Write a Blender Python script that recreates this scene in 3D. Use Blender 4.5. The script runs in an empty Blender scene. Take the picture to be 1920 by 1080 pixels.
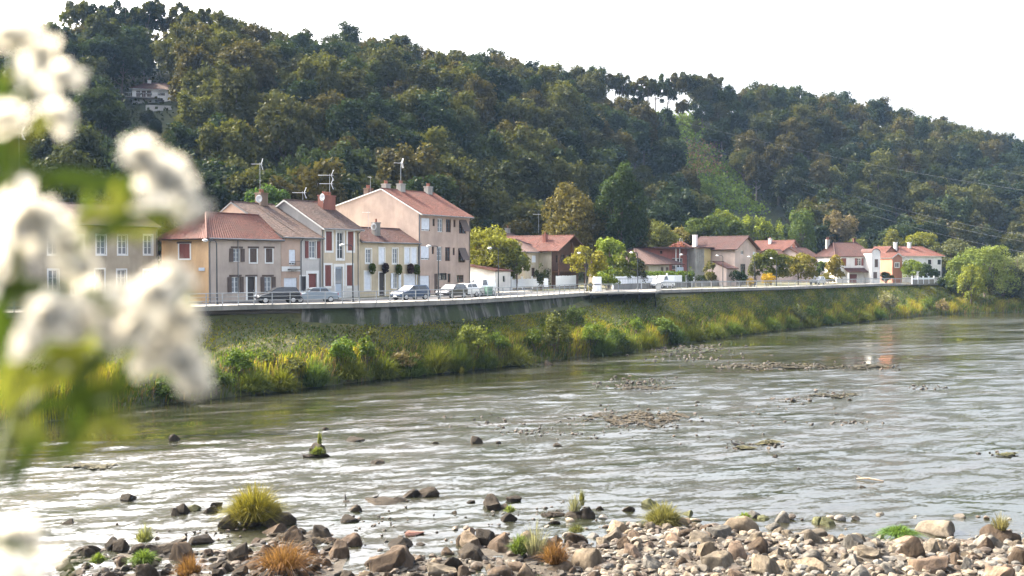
import bpy, math, random
import numpy as np
from mathutils import Vector, Matrix

# ------------------------------------------------------------------ camera, sky, sun, exposure
sc = bpy.context.scene
COL = sc.collection
FPX = 2000.0; HY = 495.0; CAMZ = 10.0
PITCH = math.atan((540 - HY) / FPX)
cam = bpy.data.cameras.new("camera")
cam.sensor_width = 36.0
cam.lens = FPX / 1920 * 36.0
cam.clip_start = 0.05
cam.clip_end = 5000
cam.dof.use_dof = True
cam.dof.focus_distance = 105.0
cam.dof.aperture_fstop = 2.1
co = bpy.data.objects.new("camera", cam)
COL.objects.link(co)
co.location = (0, 0, CAMZ)
co.rotation_euler = (math.pi / 2 - PITCH, 0, 0)
sc.camera = co

SUN_AZ = math.radians(-60)     # azimuth from +Y, negative = towards -X
SUN_EL = math.radians(40)
world = bpy.data.worlds.new("World")
sc.world = world
world.use_nodes = True
wn = world.node_tree.nodes; wl = world.node_tree.links
sky = wn.new("ShaderNodeTexSky")
sky.sky_type = 'NISHITA'
sky.sun_disc = False
sky.sun_elevation = SUN_EL
sky.sun_rotation = SUN_AZ
sky.air_density = 1.0
sky.dust_density = 9.0
sky.ozone_density = 1.0
bgn = wn["Background"]
bgn.inputs[1].default_value = 0.15
hsv = wn.new("ShaderNodeHueSaturation")      # milky, washed-out summer sky
hsv.inputs['Saturation'].default_value = 0.45
wl.new(sky.outputs[0], hsv.inputs['Color'])
wl.new(hsv.outputs[0], bgn.inputs[0])
sl = bpy.data.lights.new("sun", 'SUN')
sl.energy = 3.1
sl.angle = math.radians(0.5)
sl.color = (1.0, 0.86, 0.66)
so = bpy.data.objects.new("sun", sl)
COL.objects.link(so)
sd = Vector((math.sin(SUN_AZ) * math.cos(SUN_EL), math.cos(SUN_AZ) * math.cos(SUN_EL), math.sin(SUN_EL)))
so.rotation_euler = sd.to_track_quat('Z', 'Y').to_euler()
sc.view_settings.view_transform = 'Standard'
sc.view_settings.look = 'None'
sc.view_settings.gamma = 1.0
sc.view_settings.exposure = 2.45
try:
    sc.cycles.use_denoising = True
    sc.cycles.max_bounces = 6
    sc.cycles.transparent_max_bounces = 6
    sc.cycles.volume_bounces = 0
except Exception:
    pass

# ------------------------------------------------------------------ helpers
rng = np.random.default_rng(7)
random.seed(11)
CP, SP = math.cos(PITCH), math.sin(PITCH)

def pt(x, y, Y):
    """world point on the ray of photo pixel (x, y) at world depth Y"""
    dy = FPX * CP + (540 - y) * SP
    dz = -FPX * SP + (540 - y) * CP
    t = Y / dy
    return Vector(((x - 960) * t, Y, CAMZ + dz * t))

def gnd(x, y, z=0.0):
    dy = FPX * CP + (540 - y) * SP
    dz = -FPX * SP + (540 - y) * CP
    t = (z - CAMZ) / dz
    return Vector(((x - 960) * t, dy * t, z))

def proj(X, Y, Z):
    d = Y * CP - (Z - CAMZ) * SP
    u = Y * SP + (Z - CAMZ) * CP
    return 960 + FPX * X / d, 540 - FPX * u / d

def tag(o, label=None, cat=None, group=None, kind=None):
    if label: o['label'] = label
    if cat: o['category'] = cat
    if group: o['group'] = group
    if kind: o['kind'] = kind
    return o

def empty(name, loc=(0, 0, 0), rz=0.0, label=None, cat=None, group=None):
    o = bpy.data.objects.new(name, None)
    COL.objects.link(o)
    o.location = loc
    o.rotation_euler = (0, 0, rz)
    o.empty_display_size = 0.2
    return tag(o, label, cat, group)

def copy_tree(root):
    """a thing with copies of its parts and sub-parts (mesh data shared)"""
    def rec(o, parent):
        c = o.copy()
        COL.objects.link(c)
        if parent is not None:
            c.parent = parent
        for ch in list(o.children):
            rec(ch, c)
        return c
    return rec(root, None)

def mesh_np(name, V, F, mats, parent=None, mi=None, smooth=False, uv=None, attr=None):
    """V (n,3), F (m,k) with constant k"""
    V = np.asarray(V, dtype=np.float32); F = np.asarray(F, dtype=np.int32)
    me = bpy.data.meshes.new(name)
    k = F.shape[1]; m = F.shape[0]
    me.vertices.add(len(V)); me.vertices.foreach_set("co", V.ravel())
    me.loops.add(m * k); me.loops.foreach_set("vertex_index", F.ravel())
    me.polygons.add(m)
    me.polygons.foreach_set("loop_start", np.arange(0, m * k, k, dtype=np.int32))
    try:
        me.polygons.foreach_set("loop_total", np.full(m, k, dtype=np.int32))
    except Exception:
        pass
    if mi is not None:
        me.polygons.foreach_set("material_index", np.asarray(mi, dtype=np.int32))
    me.polygons.foreach_set("use_smooth", np.full(m, bool(smooth)))
    if uv is not None:
        lay = me.uv_layers.new(name="UVMap")
        lay.data.foreach_set("uv", np.asarray(uv, dtype=np.float32)[F.ravel()].ravel())
    if attr is not None:
        a = me.color_attributes.new("tint", 'FLOAT_COLOR', 'POINT')
        a.data.foreach_set("color", np.asarray(attr, dtype=np.float32).ravel())
    me.update(calc_edges=True)
    for mm in (mats if isinstance(mats, (list, tuple)) else [mats]):
        me.materials.append(mm)
    o = bpy.data.objects.new(name, me)
    COL.objects.link(o)
    if parent is not None: o.parent = parent
    return o

class MB:
    def __init__(s): s.v = []; s.f = []; s.m = []; s.sm = []
    def add(s, vs, fs, m=0, smooth=False):
        b = len(s.v); s.v.extend([tuple(p) for p in vs])
        for f in fs:
            s.f.append([b + i for i in f]); s.m.append(m); s.sm.append(smooth)
    def quad(s, a, b, c, d, m=0): s.add([a, b, c, d], [(0, 1, 2, 3)], m)
    def poly(s, pts, m=0): s.add(pts, [tuple(range(len(pts)))], m)
    def box(s, x0, x1, y0, y1, z0, z1, m=0):
        s.add([(x0, y0, z0), (x1, y0, z0), (x1, y1, z0), (x0, y1, z0), (x0, y0, z1), (x1, y0, z1), (x1, y1, z1), (x0, y1, z1)],
              [(0, 3, 2, 1), (4, 5, 6, 7), (0, 1, 5, 4), (1, 2, 6, 5), (2, 3, 7, 6), (3, 0, 4, 7)], m)
    def tube(s, pts, rad, n=6, m=0, cap=True, smooth=True):
        pts = [Vector(p) for p in pts]
        if not isinstance(rad, (list, tuple)): rad = [rad] * len(pts)
        rings = []
        for i, p in enumerate(pts):
            d = (pts[min(i + 1, len(pts) - 1)] - pts[max(i - 1, 0)]).normalized()
            a = d.cross(Vector((0, 0, 1)))
            if a.length < 0.05: a = d.cross(Vector((1, 0, 0)))
            a.normalize(); b = d.cross(a)
            rings.append([p + (a * math.cos(2 * math.pi * k / n) + b * math.sin(2 * math.pi * k / n)) * rad[i] for k in range(n)])
        vs = [q for r in rings for q in r]; fs = []
        for i in range(len(pts) - 1):
            for k in range(n):
                fs.append((i * n + k, i * n + (k + 1) % n, (i + 1) * n + (k + 1) % n, (i + 1) * n + k))
        s.add(vs, fs, m, smooth)
        if cap:
            s.add(rings[0], [tuple(range(n))], m); s.add(rings[-1], [tuple(range(n - 1, -1, -1))], m)
    def lathe(s, c, prof, n=12, m=0, axis='z', smooth=True):
        vs = []; fs = []
        for (r, h) in prof:
            for k in range(n):
                a = 2 * math.pi * k / n
                if axis == 'z': vs.append((c[0] + r * math.cos(a), c[1] + r * math.sin(a), c[2] + h))
                elif axis == 'y': vs.append((c[0] + r * math.cos(a), c[1] + h, c[2] + r * math.sin(a)))
                else: vs.append((c[0] + h, c[1] + r * math.cos(a), c[2] + r * math.sin(a)))
        for i in range(len(prof) - 1):
            for k in range(n):
                fs.append((i * n + k, i * n + (k + 1) % n, (i + 1) * n + (k + 1) % n, (i + 1) * n + k))
        s.add(vs, fs, m, smooth)
    def build(s, name, mats, parent=None, loc=None):
        me = bpy.data.meshes.new(name)
        me.from_pydata(s.v, [], s.f)
        me.polygons.foreach_set("material_index", s.m)
        me.polygons.foreach_set("use_smooth", s.sm)
        for mm in (mats if isinstance(mats, (list, tuple)) else [mats]): me.materials.append(mm)
        me.update()
        o = bpy.data.objects.new(name, me)
        COL.objects.link(o)
        if parent is not None: o.parent = parent
        if loc is not None: o.location = loc
        return o

# ------------------------------------------------------------------ materials
class NT:
    def __init__(s, name):
        s.m = bpy.data.materials.new(name); s.m.use_nodes = True
        s.n = s.m.node_tree.nodes; s.l = s.m.node_tree.links
        s.b = s.n["Principled BSDF"]; s.out = s.n["Material Output"]
    def node(s, t, **kw):
        n = s.n.new(t)
        for k, v in kw.items(): setattr(n, k, v)
        return n
    def coord(s, kind='Object'):
        return s.node("ShaderNodeTexCoord").outputs[kind]
    def mapping(s, src, scale=(1, 1, 1), rot=(0, 0, 0)):
        m = s.node("ShaderNodeMapping"); m.inputs['Scale'].default_value = scale; m.inputs['Rotation'].default_value = rot
        s.l.new(src, m.inputs[0]); return m.outputs[0]
    def noise(s, src, scale, detail=4, rough=0.55, dist=0.0):
        n = s.node("ShaderNodeTexNoise"); n.inputs['Scale'].default_value = scale; n.inputs['Detail'].default_value = detail
        n.inputs['Roughness'].default_value = rough; n.inputs['Distortion'].default_value = dist
        s.l.new(src, n.inputs['Vector']); return n.outputs['Fac']
    def ramp(s, src, stops):
        r = s.node("ShaderNodeValToRGB"); e = r.color_ramp.elements
        while len(e) < len(stops): e.new(0.5)
        for i, (p, c) in enumerate(stops):
            e[i].position = p
            e[i].color = (c, c, c, 1) if not isinstance(c, (tuple, list)) else (*c[:3], 1)
        s.l.new(src, r.inputs[0]); return r.outputs[0]
    def mix(s, fac, a, b, mode='MIX'):
        m = s.node("ShaderNodeMix", data_type='RGBA', blend_type=mode)
        for inp, v in ((m.inputs[0], fac), (m.inputs[6], a), (m.inputs[7], b)):
            if isinstance(v, bpy.types.NodeSocket): s.l.new(v, inp)
            elif isinstance(v, (int, float)): inp.default_value = v if inp.type == 'VALUE' else (v, v, v, 1)
            else: inp.default_value = (*v[:3], 1)
        return m.outputs[2]
    def math(s, op, a, b=0.0):
        m = s.node("ShaderNodeMath", operation=op)
        for inp, v in ((m.inputs[0], a), (m.inputs[1], b)):
            if isinstance(v, (int, float)): inp.default_value = v
            else: s.l.new(v, inp)
        return m.outputs[0]
    def bump(s, h, strength=0.5, dist=0.05):
        b = s.node("ShaderNodeBump"); b.inputs['Distance'].default_value = dist
        if isinstance(strength, (int, float)): b.inputs['Strength'].default_value = strength
        else: s.l.new(strength, b.inputs['Strength'])
        s.l.new(h, b.inputs['Height']); s.l.new(b.outputs[0], s.b.inputs['Normal'])
    def col(s, c):
        if isinstance(c, (tuple, list)): s.b.inputs['Base Color'].default_value = (*c[:3], 1)
        else: s.l.new(c, s.b.inputs['Base Color'])
    def rough(s, r):
        if isinstance(r, (int, float)): s.b.inputs['Roughness'].default_value = r
        else: s.l.new(r, s.b.inputs['Roughness'])

def sc3(c, k): return tuple(min(1.0, v * k) for v in c)

def m_plain(name, c, rough=0.6, metal=0.0, var=0.12, scale=3.0):
    t = NT(name)
    n = t.noise(t.coord(), scale, 5)
    t.col(t.ramp(n, [(0.25, sc3(c, 1 - var)), (0.75, sc3(c, 1 + var))]))
    t.rough(rough); t.b.inputs['Metallic'].default_value = metal
    return t.m

def m_plaster(name, c, dirt=0.35):
    t = NT(name); co_ = t.coord()
    n1 = t.noise(co_, 0.5, 5); n2 = t.noise(t.mapping(co_, (1.1, 1.1, 0.22)), 1.0, 6, 0.7, 0.8); n3 = t.noise(co_, 12, 4)
    base = t.ramp(n1, [(0.32, sc3(c, 0.80)), (0.66, sc3(c, 1.08))])
    st = t.ramp(n2, [(0.45, 1.0), (0.85, 1.0 - dirt)])
    t.col(t.mix(1.0, base, st, 'MULTIPLY')); t.rough(0.9)
    t.bump(n3, 0.25, 0.02)
    return t.m

def m_roof(name, c, c2, lichen=0.3):
    t = NT(name); co_ = t.coord()
    n1 = t.noise(co_, 0.7, 5, 0.6); n2 = t.noise(co_, 4.5, 3, 0.7); n3 = t.noise(co_, 1.8, 6, 0.7)
    base = t.mix(t.ramp(n1, [(0.35, 0.0), (0.65, 1.0)]), c, c2)
    tile = t.ramp(n2, [(0.3, 0.55), (0.5, 1.0), (0.72, 1.45)])
    b2 = t.mix(1.0, base, tile, 'MULTIPLY')
    li = t.ramp(n3, [(0.6, 0.0), (0.75, lichen)])
    t.col(t.mix(li, b2, (0.22, 0.19, 0.13))); t.rough(0.9)
    v = t.node("ShaderNodeTexVoronoi"); v.inputs['Scale'].default_value = 4.0
    t.l.new(co_, v.inputs['Vector'])
    t.bump(v.outputs['Distance'], 0.6, 0.06)
    return t.m

def m_foliage(name, tint=None, transl=0.35, var=0.35):
    """tint: None = the object's own colour; 'attr' = the per-tree attribute; else a colour"""
    t = NT(name)
    t.n.remove(t.b)
    if tint is None:
        c = t.node("ShaderNodeObjectInfo").outputs['Color']
    elif tint == 'attr':
        a = t.node("ShaderNodeVertexColor"); a.layer_name = "tint"; c = a.outputs['Color']
    else:
        r = t.node("ShaderNodeRGB"); r.outputs[0].default_value = (*tint, 1); c = r.outputs[0]
    g = t.node("ShaderNodeNewGeometry")
    k = t.ramp(g.outputs['Random Per Island'], [(0.0, 1 - var), (1.0, 1 + var)])
    n = t.noise(t.coord(), 0.45, 2)
    warm = t.ramp(n, [(0.4, (1, 1, 1)), (0.7, (1.05, 1.0, 0.92))])
    c = t.mix(1.0, c, k, 'MULTIPLY')
    c = t.mix(1.0, c, warm, 'MULTIPLY')
    d = t.node("ShaderNodeBsdfDiffuse"); tr = t.node("ShaderNodeBsdfTranslucent"); mx = t.node("ShaderNodeMixShader")
    t.l.new(c, d.inputs[0])
    c2 = t.mix(1.0, c, (1.25, 1.2, 0.6), 'MULTIPLY')
    t.l.new(c2, tr.inputs[0]); mx.inputs[0].default_value = transl
    t.l.new(d.outputs[0], mx.inputs[1]); t.l.new(tr.outputs[0], mx.inputs[2])
    gl = t.node("ShaderNodeBsdfGlossy"); gl.inputs['Roughness'].default_value = 0.45
    gl.inputs['Color'].default_value = (0.8, 0.8, 0.8, 1)
    m2 = t.node("ShaderNodeMixShader"); m2.inputs[0].default_value = 0.008
    t.l.new(mx.outputs[0], m2.inputs[1]); t.l.new(gl.outputs[0], m2.inputs[2])
    t.l.new(m2.outputs[0], t.out.inputs[0])
    return t.m

def m_bark(name, c):
    t = NT(name); co_ = t.coord()
    n = t.noise(t.mapping(co_, (4, 4, 0.8)), 3, 5)
    t.col(t.ramp(n, [(0.3, sc3(c, 0.6)), (0.7, sc3(c, 1.3))])); t.rough(0.95); t.bump(n, 0.6, 0.05)
    return t.m

def m_ground(name, c1, c2, c3, s1=0.15, s2=1.5, bump=0.4):
    t = NT(name); co_ = t.coord()
    n1 = t.noise(co_, s1, 6); n2 = t.noise(co_, s2, 6, 0.7)
    a = t.mix(t.ramp(n1, [(0.38, 0.0), (0.62, 1.0)]), c1, c2)
    t.col(t.mix(t.ramp(n2, [(0.45, 0.0), (0.7, 1.0)]), a, c3)); t.rough(0.95); t.bump(n2, bump, 0.2)
    return t.m

def m_rock(name):
    """base from the object's own colour, with pale lichen, dark moss and a mottled surface"""
    t = NT(name); co_ = t.coord(); oi = t.node("ShaderNodeObjectInfo")
    off = t.node("ShaderNodeVectorMath", operation='ADD')
    t.l.new(co_, off.inputs[0])
    cx = t.node("ShaderNodeCombineXYZ"); r10 = t.math('MULTIPLY', oi.outputs['Random'], 37.0)
    for i in range(3): t.l.new(r10, cx.inputs[i])
    t.l.new(cx.outputs[0], off.inputs[1]); v = off.outputs[0]
    n1 = t.noise(v, 1.6, 6, 0.65); n2 = t.noise(v, 6.0, 6, 0.7); n3 = t.noise(v, 0.9, 3)
    k = t.ramp(n1, [(0.3, 0.45), (0.5, 0.95), (0.72, 1.5)])
    c = t.mix(1.0, oi.outputs['Color'], k, 'MULTIPLY')
    c = t.mix(t.ramp(n2, [(0.55, 0.0), (0.75, 0.6)]), c, (0.035, 0.028, 0.018))
    c = t.mix(t.ramp(n3, [(0.55, 0.0), (0.75, 0.8)]), c, t.mix(1.0, c, (2.2, 2.1, 1.9), 'MULTIPLY'))
    t.b.inputs['Specular IOR Level'].default_value = 0.15
    t.col(c); t.rough(0.92); t.bump(n2, 0.8, 0.12)
    return t.m

M = {}
M['foliage'] = m_foliage('foliage')
M['foliage_far'] = m_foliage('foliage_far', 'attr', 0.3, 0.2)
M['foliage_hill'] = m_foliage('foliage_hill', None, 0.3, 0.2)
M['grass'] = m_foliage('grass_blades', 'attr', 0.45, 0.4)
M['bark'] = m_bark('bark', (0.10, 0.075, 0.055))
M['bark_pale'] = m_bark('bark_pale', (0.2, 0.17, 0.14))
M['rock'] = m_rock('rock')
M['metal_grey'] = m_plain('metal_grey', (0.30, 0.32, 0.34), 0.45, 0.6)
M['metal_dark'] = m_plain('metal_dark', (0.04, 0.045, 0.05), 0.5, 0.4)
M['zinc'] = m_plain('zinc', (0.20, 0.21, 0.22), 0.5, 0.5)
M['white'] = m_plain('white_paint', (0.72, 0.72, 0.70), 0.55, 0, 0.05)
M['white_fence'] = m_plain('white_fence_paint', (0.78, 0.80, 0.83), 0.5, 0, 0.04)
M['shutter_brown'] = m_plain('shutter_brown', (0.085, 0.06, 0.05), 0.7)
M['shutter_red'] = m_plain('shutter_red', (0.17, 0.05, 0.04), 0.7)
M['shutter_white'] = m_plain('shutter_white', (0.66, 0.70, 0.76), 0.6)
M['shutter_blue'] = m_plain('shutter_greyblue', (0.42, 0.48, 0.56), 0.6)
M['wood'] = m_plain('dark_wood', (0.10, 0.045, 0.025), 0.7, 0, 0.3)
M['door_dark'] = m_plain('door_dark', (0.03, 0.026, 0.028), 0.5)
M['concrete'] = m_plaster('concrete', (0.24, 0.23, 0.21), 0.6)
M['brick'] = m_plaster('brick_red', (0.26, 0.10, 0.07), 0.4)
M['brick_brown'] = m_plaster('brick_brown', (0.20, 0.14, 0.10), 0.4)
M['stone'] = m_plaster('stone_grey', (0.36, 0.35, 0.32), 0.5)
M['dish'] = m_plain('dish_grey', (0.5, 0.52, 0.54), 0.4)
M['asphalt'] = m_ground('asphalt', (0.055, 0.055, 0.06), (0.07, 0.07, 0.072), (0.045, 0.045, 0.05), 0.3, 6, 0.1)
M['paving'] = m_ground('paving', (0.30, 0.28, 0.25), (0.34, 0.32, 0.29), (0.25, 0.24, 0.22), 0.3, 5, 0.1)
M['soil'] = m_ground('village_soil', (0.12, 0.105, 0.06), (0.07, 0.085, 0.03), (0.10, 0.09, 0.05))
M['hill_soil'] = m_ground('hill_soil', (0.035, 0.05, 0.018), (0.05, 0.055, 0.022), (0.025, 0.035, 0.014))
M['bank_soil'] = m_ground('bank_soil', (0.05, 0.06, 0.018), (0.085, 0.08, 0.025), (0.03, 0.035, 0.014), 0.25, 1.6)
M['bed'] = m_ground('river_bed_gravel', (0.05, 0.04, 0.028), (0.03, 0.025, 0.018), (0.075, 0.06, 0.045), 0.6, 5, 0.8)
M['rubber'] = m_plain('rubber', (0.02, 0.02, 0.02), 0.8)
M['alloy'] = m_plain('alloy', (0.45, 0.46, 0.48), 0.35, 0.7)
M['lamp_glass'] = m_plain('lamp_glass', (0.7, 0.7, 0.68), 0.2)
M['tail_red'] = m_plain('tail_red', (0.35, 0.02, 0.02), 0.3)
def m_glass(name, c=(0.03, 0.035, 0.04)):
    t = NT(name); t.col(c); t.rough(0.06); t.b.inputs['Specular IOR Level'].default_value = 0.8
    n = t.noise(t.coord(), 1.3, 2); t.bump(n, 0.08, 0.05)
    return t.m
M['glass'] = m_glass('window_glass')
M['curtain_glass'] = m_glass('curtained_glass', (0.20, 0.22, 0.24))
def m_paint(name, c):
    t = NT(name); t.col(c); t.rough(0.28); t.b.inputs['Coat Weight'].default_value = 0.6
    t.b.inputs['Metallic'].default_value = 0.25
    return t.m

def m_weed():
    t = NT('weed_mat'); a = t.node("ShaderNodeVertexColor"); a.layer_name = "tint"; t.col(a.outputs[0]); t.rough(0.9); t.b.inputs['Specular IOR Level'].default_value = 0.2
    return t.m
M['weed'] = m_weed()
# ------------------------------------------------------------------ terrain, river, promenade
PXK = [-3000, -1500, -400, 0, 180, 330, 430, 560, 740, 900, 1060, 1150, 1230, 1320, 1480, 1650, 1830, 1920, 2400, 4500]
SKY = [200, 120, 70, 45, 22, 22, 46, 52, 60, 95, 125, 150, 148, 146, 155, 185, 235, 258, 340, 430]
RDG = [300, 300, 290, 290, 290, 290, 292, 300, 315, 330, 340, 345, 350, 365, 400, 425, 455, 470, 520, 600]
FOOT = [120, 120, 135, 150, 152, 154, 156, 160, 170, 186, 206, 220, 235, 248, 274, 286, 296, 302, 320, 340]
TRH = [14, 14, 14, 14, 14, 14, 14, 14, 14, 14, 13, 12, 12, 13, 14, 14, 14, 14, 14, 14]
PEX = [1, 1, 1, 1, 1, 1, 1, 1, 1, 1, 1.15, 1.35, 1.7, 1.5, 1.1, 1, 1, 1, 1, 1]
ZGP = ([-3000, 1235, 1480, 1640, 1750, 1920, 4500], [6.36, 6.36, 6.22, 6.02, 5.8, 5.0, 4.0])
def zterr(X, Y):
    X = np.asarray(X, float); Y = np.maximum(np.asarray(Y, float), 1.0)
    px = 960 + FPX * X / Y
    sky_y = np.interp(px, PXK, SKY); R = np.interp(px, PXK, RDG); F = np.interp(px, PXK, FOOT)
    th = np.interp(px, PXK, TRH); pe = np.interp(px, PXK, PEX); z0 = np.interp(px, *ZGP)
    zr = CAMZ + (HY - sky_y) * R / FPX - th
    t = np.clip((Y - F) / (R - F), 0, 1)
    g = 0.7 * t ** pe + 0.3 * (t * t * (3 - 2 * t))
    z = z0 + (zr - z0) * g
    z = z - np.clip(Y - R, 0, 400) * 0.06
    und = (np.sin(X * 0.09 + Y * 0.05) + np.sin(X * 0.043 - Y * 0.11 + 1.7)) * 1.1
    z = z + und * np.clip(t * 4, 0, 1) * np.clip((1 - t) * 3, 0.2, 1)
    z = z + 11.0 * np.exp(-((px - 1335) / 75.0) ** 2 - ((Y - 258) / 15.0) ** 2)
    return z

def march(x, y, y0=140, y1=480):
    """terrain point seen at photo pixel (x, y)"""
    p = pt(x, y, y0)
    for Y in np.arange(y0, y1, 0.5):
        p = pt(x, y, Y)
        if p.z <= float(zterr(p.x, p.y)): return p
    return p

EDGE = [(-70, 45), (-40, 75), (-26, 90.5), (-23.4, 93.5), (-12.8, 98.6), (-5.3, 106.5), (2.2, 120), (9.3, 134.8), (20.2, 147), (45.3, 174.4), (71.6, 210.7), (86, 226), (97, 236), (125, 250), (230, 262), (430, 270)]
def edge_hit(a):
    for i in range(len(EDGE) - 1):
        (x0, y0), (x1, y1) = EDGE[i], EDGE[i + 1]
        den = (x1 - x0) - a * (y1 - y0)
        if abs(den) < 1e-9: continue
        s = (a * y0 - x0) / den
        if -1e-6 <= s <= 1 + 1e-6: return y0 + s * (y1 - y0)
    return 45.0 if a < 0 else 270.0

def build_ground():
    A = np.concatenate([np.linspace(-1.55, -0.52, 14), np.linspace(-0.5, 0.5, 200), np.linspace(0.52, 1.55, 14)])
    NA, NB, NC = 14, 56, 14
    V = []
    for a in A:
        px = 960 + FPX * a
        e = edge_hit(a); f = max(float(np.interp(px, PXK, FOOT)), e + 10); r = float(np.interp(px, PXK, RDG))
        ys = np.concatenate([np.linspace(e, f, NA, endpoint=False), np.linspace(f, r, NB, endpoint=False), r + 1150 * np.linspace(0, 1, NC) ** 2])
        zs = zterr(a * ys, ys)
        V.append(np.stack([a * ys, ys, zs], 1))
    V = np.array(V); na, nr, _ = V.shape
    idx = np.arange(na * nr).reshape(na, nr)
    F = np.stack([idx[:-1, :-1], idx[1:, :-1], idx[1:, 1:], idx[:-1, 1:]], -1).reshape(-1, 4)
    Yc = V[:-1, :-1, 1].ravel(); Xc = V[:-1, :-1, 0].ravel()
    hill = (Yc > np.interp(960 + FPX * Xc / Yc, PXK, FOOT) - 2).astype(int)
    tag(mesh_np('ground', V.reshape(-1, 3), F, [M['soil'], M['hill_soil']], mi=hill, smooth=True), kind='structure')
build_ground()

# river surface
def m_water():
    t = NT('river_water'); co_ = t.coord()
    flow = t.mapping(co_, (1.0, 1.0, 1.0), (0, 0, math.radians(-20)))
    big = t.noise(t.mapping(flow, (0.022, 0.085, 1)), 1.0, 4, 0.6, 0.6)
    mid = t.noise(t.mapping(flow, (0.10, 0.42, 1)), 1.0, 5, 0.65, 0.5)
    # slow deep channel under the far bank, broken riffles elsewhere
    sx = t.node("ShaderNodeSeparateXYZ"); t.l.new(co_, sx.inputs[0])
    line = t.math('SUBTRACT', sx.outputs[1], t.math('MULTIPLY', sx.outputs[0], 0.85))
    chan = t.ramp(t.math('MULTIPLY', t.math('SUBTRACT', line, 50.0), 1 / 60.0), [(0.25, 0.0), (0.62, 1.0)])
    m = t.math('ADD', t.math('MULTIPLY', big, 0.6), t.math('MULTIPLY', mid, 0.6))
    m = t.math('SUBTRACT', m, t.math('MULTIPLY', chan, 0.13))
    amp = t.ramp(m, [(0.37, 0.05), (0.45, 0.25), (0.53, 0.50), (0.70, 0.6)])
    def slopes(scale, sc_):
        n = t.node("ShaderNodeTexNoise"); n.inputs['Scale'].default_value = sc_; n.inputs['Detail'].default_value = 4; n.inputs['Roughness'].default_value = 0.65
        t.l.new(t.mapping(flow, scale), n.inputs['Vector']); v = t.node("ShaderNodeVectorMath", operation='SUBTRACT'); t.l.new(n.outputs['Color'], v.inputs[0]); v.inputs[1].default_value = (0.5, 0.5, 0.5); return v.outputs[0]
    a = slopes((0.8, 1.6, 1), 5.5); b = slopes((0.4, 1.1, 1), 1.0)
    ad = t.node("ShaderNodeVectorMath", operation='ADD'); t.l.new(a, ad.inputs[0]); t.l.new(b, ad.inputs[1])
    ms = t.node("ShaderNodeVectorMath", operation='SCALE'); t.l.new(ad.outputs[0], ms.inputs[0]); t.l.new(amp, ms.inputs['Scale'])
    s2 = t.node("ShaderNodeSeparateXYZ"); t.l.new(ms.outputs[0], s2.inputs[0])
    cb = t.node("ShaderNodeCombineXYZ"); t.l.new(s2.outputs[0], cb.inputs[0]); t.l.new(s2.outputs[1], cb.inputs[1])
    gn = t.node("ShaderNodeNewGeometry"); av = t.node("ShaderNodeVectorMath", operation='ADD'); t.l.new(cb.outputs[0], av.inputs[0]); t.l.new(gn.outputs['Normal'], av.inputs[1])
    nz = t.node("ShaderNodeVectorMath", operation='NORMALIZE'); t.l.new(av.outputs[0], nz.inputs[0]); t.l.new(nz.outputs[0], t.b.inputs['Normal'])
    shal = t.ramp(mid, [(0.35, (0.012, 0.015, 0.006)), (0.6, (0.018, 0.017, 0.009)), (0.78, (0.04, 0.03, 0.02))])
    t.col(shal); t.rough(t.ramp(m, [(0.37, 0.05), (0.46, 0.13), (0.56, 0.21)]))
    t.b.inputs['IOR'].default_value = 2.2
    return t.m
M['water'] = m_water()
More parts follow.
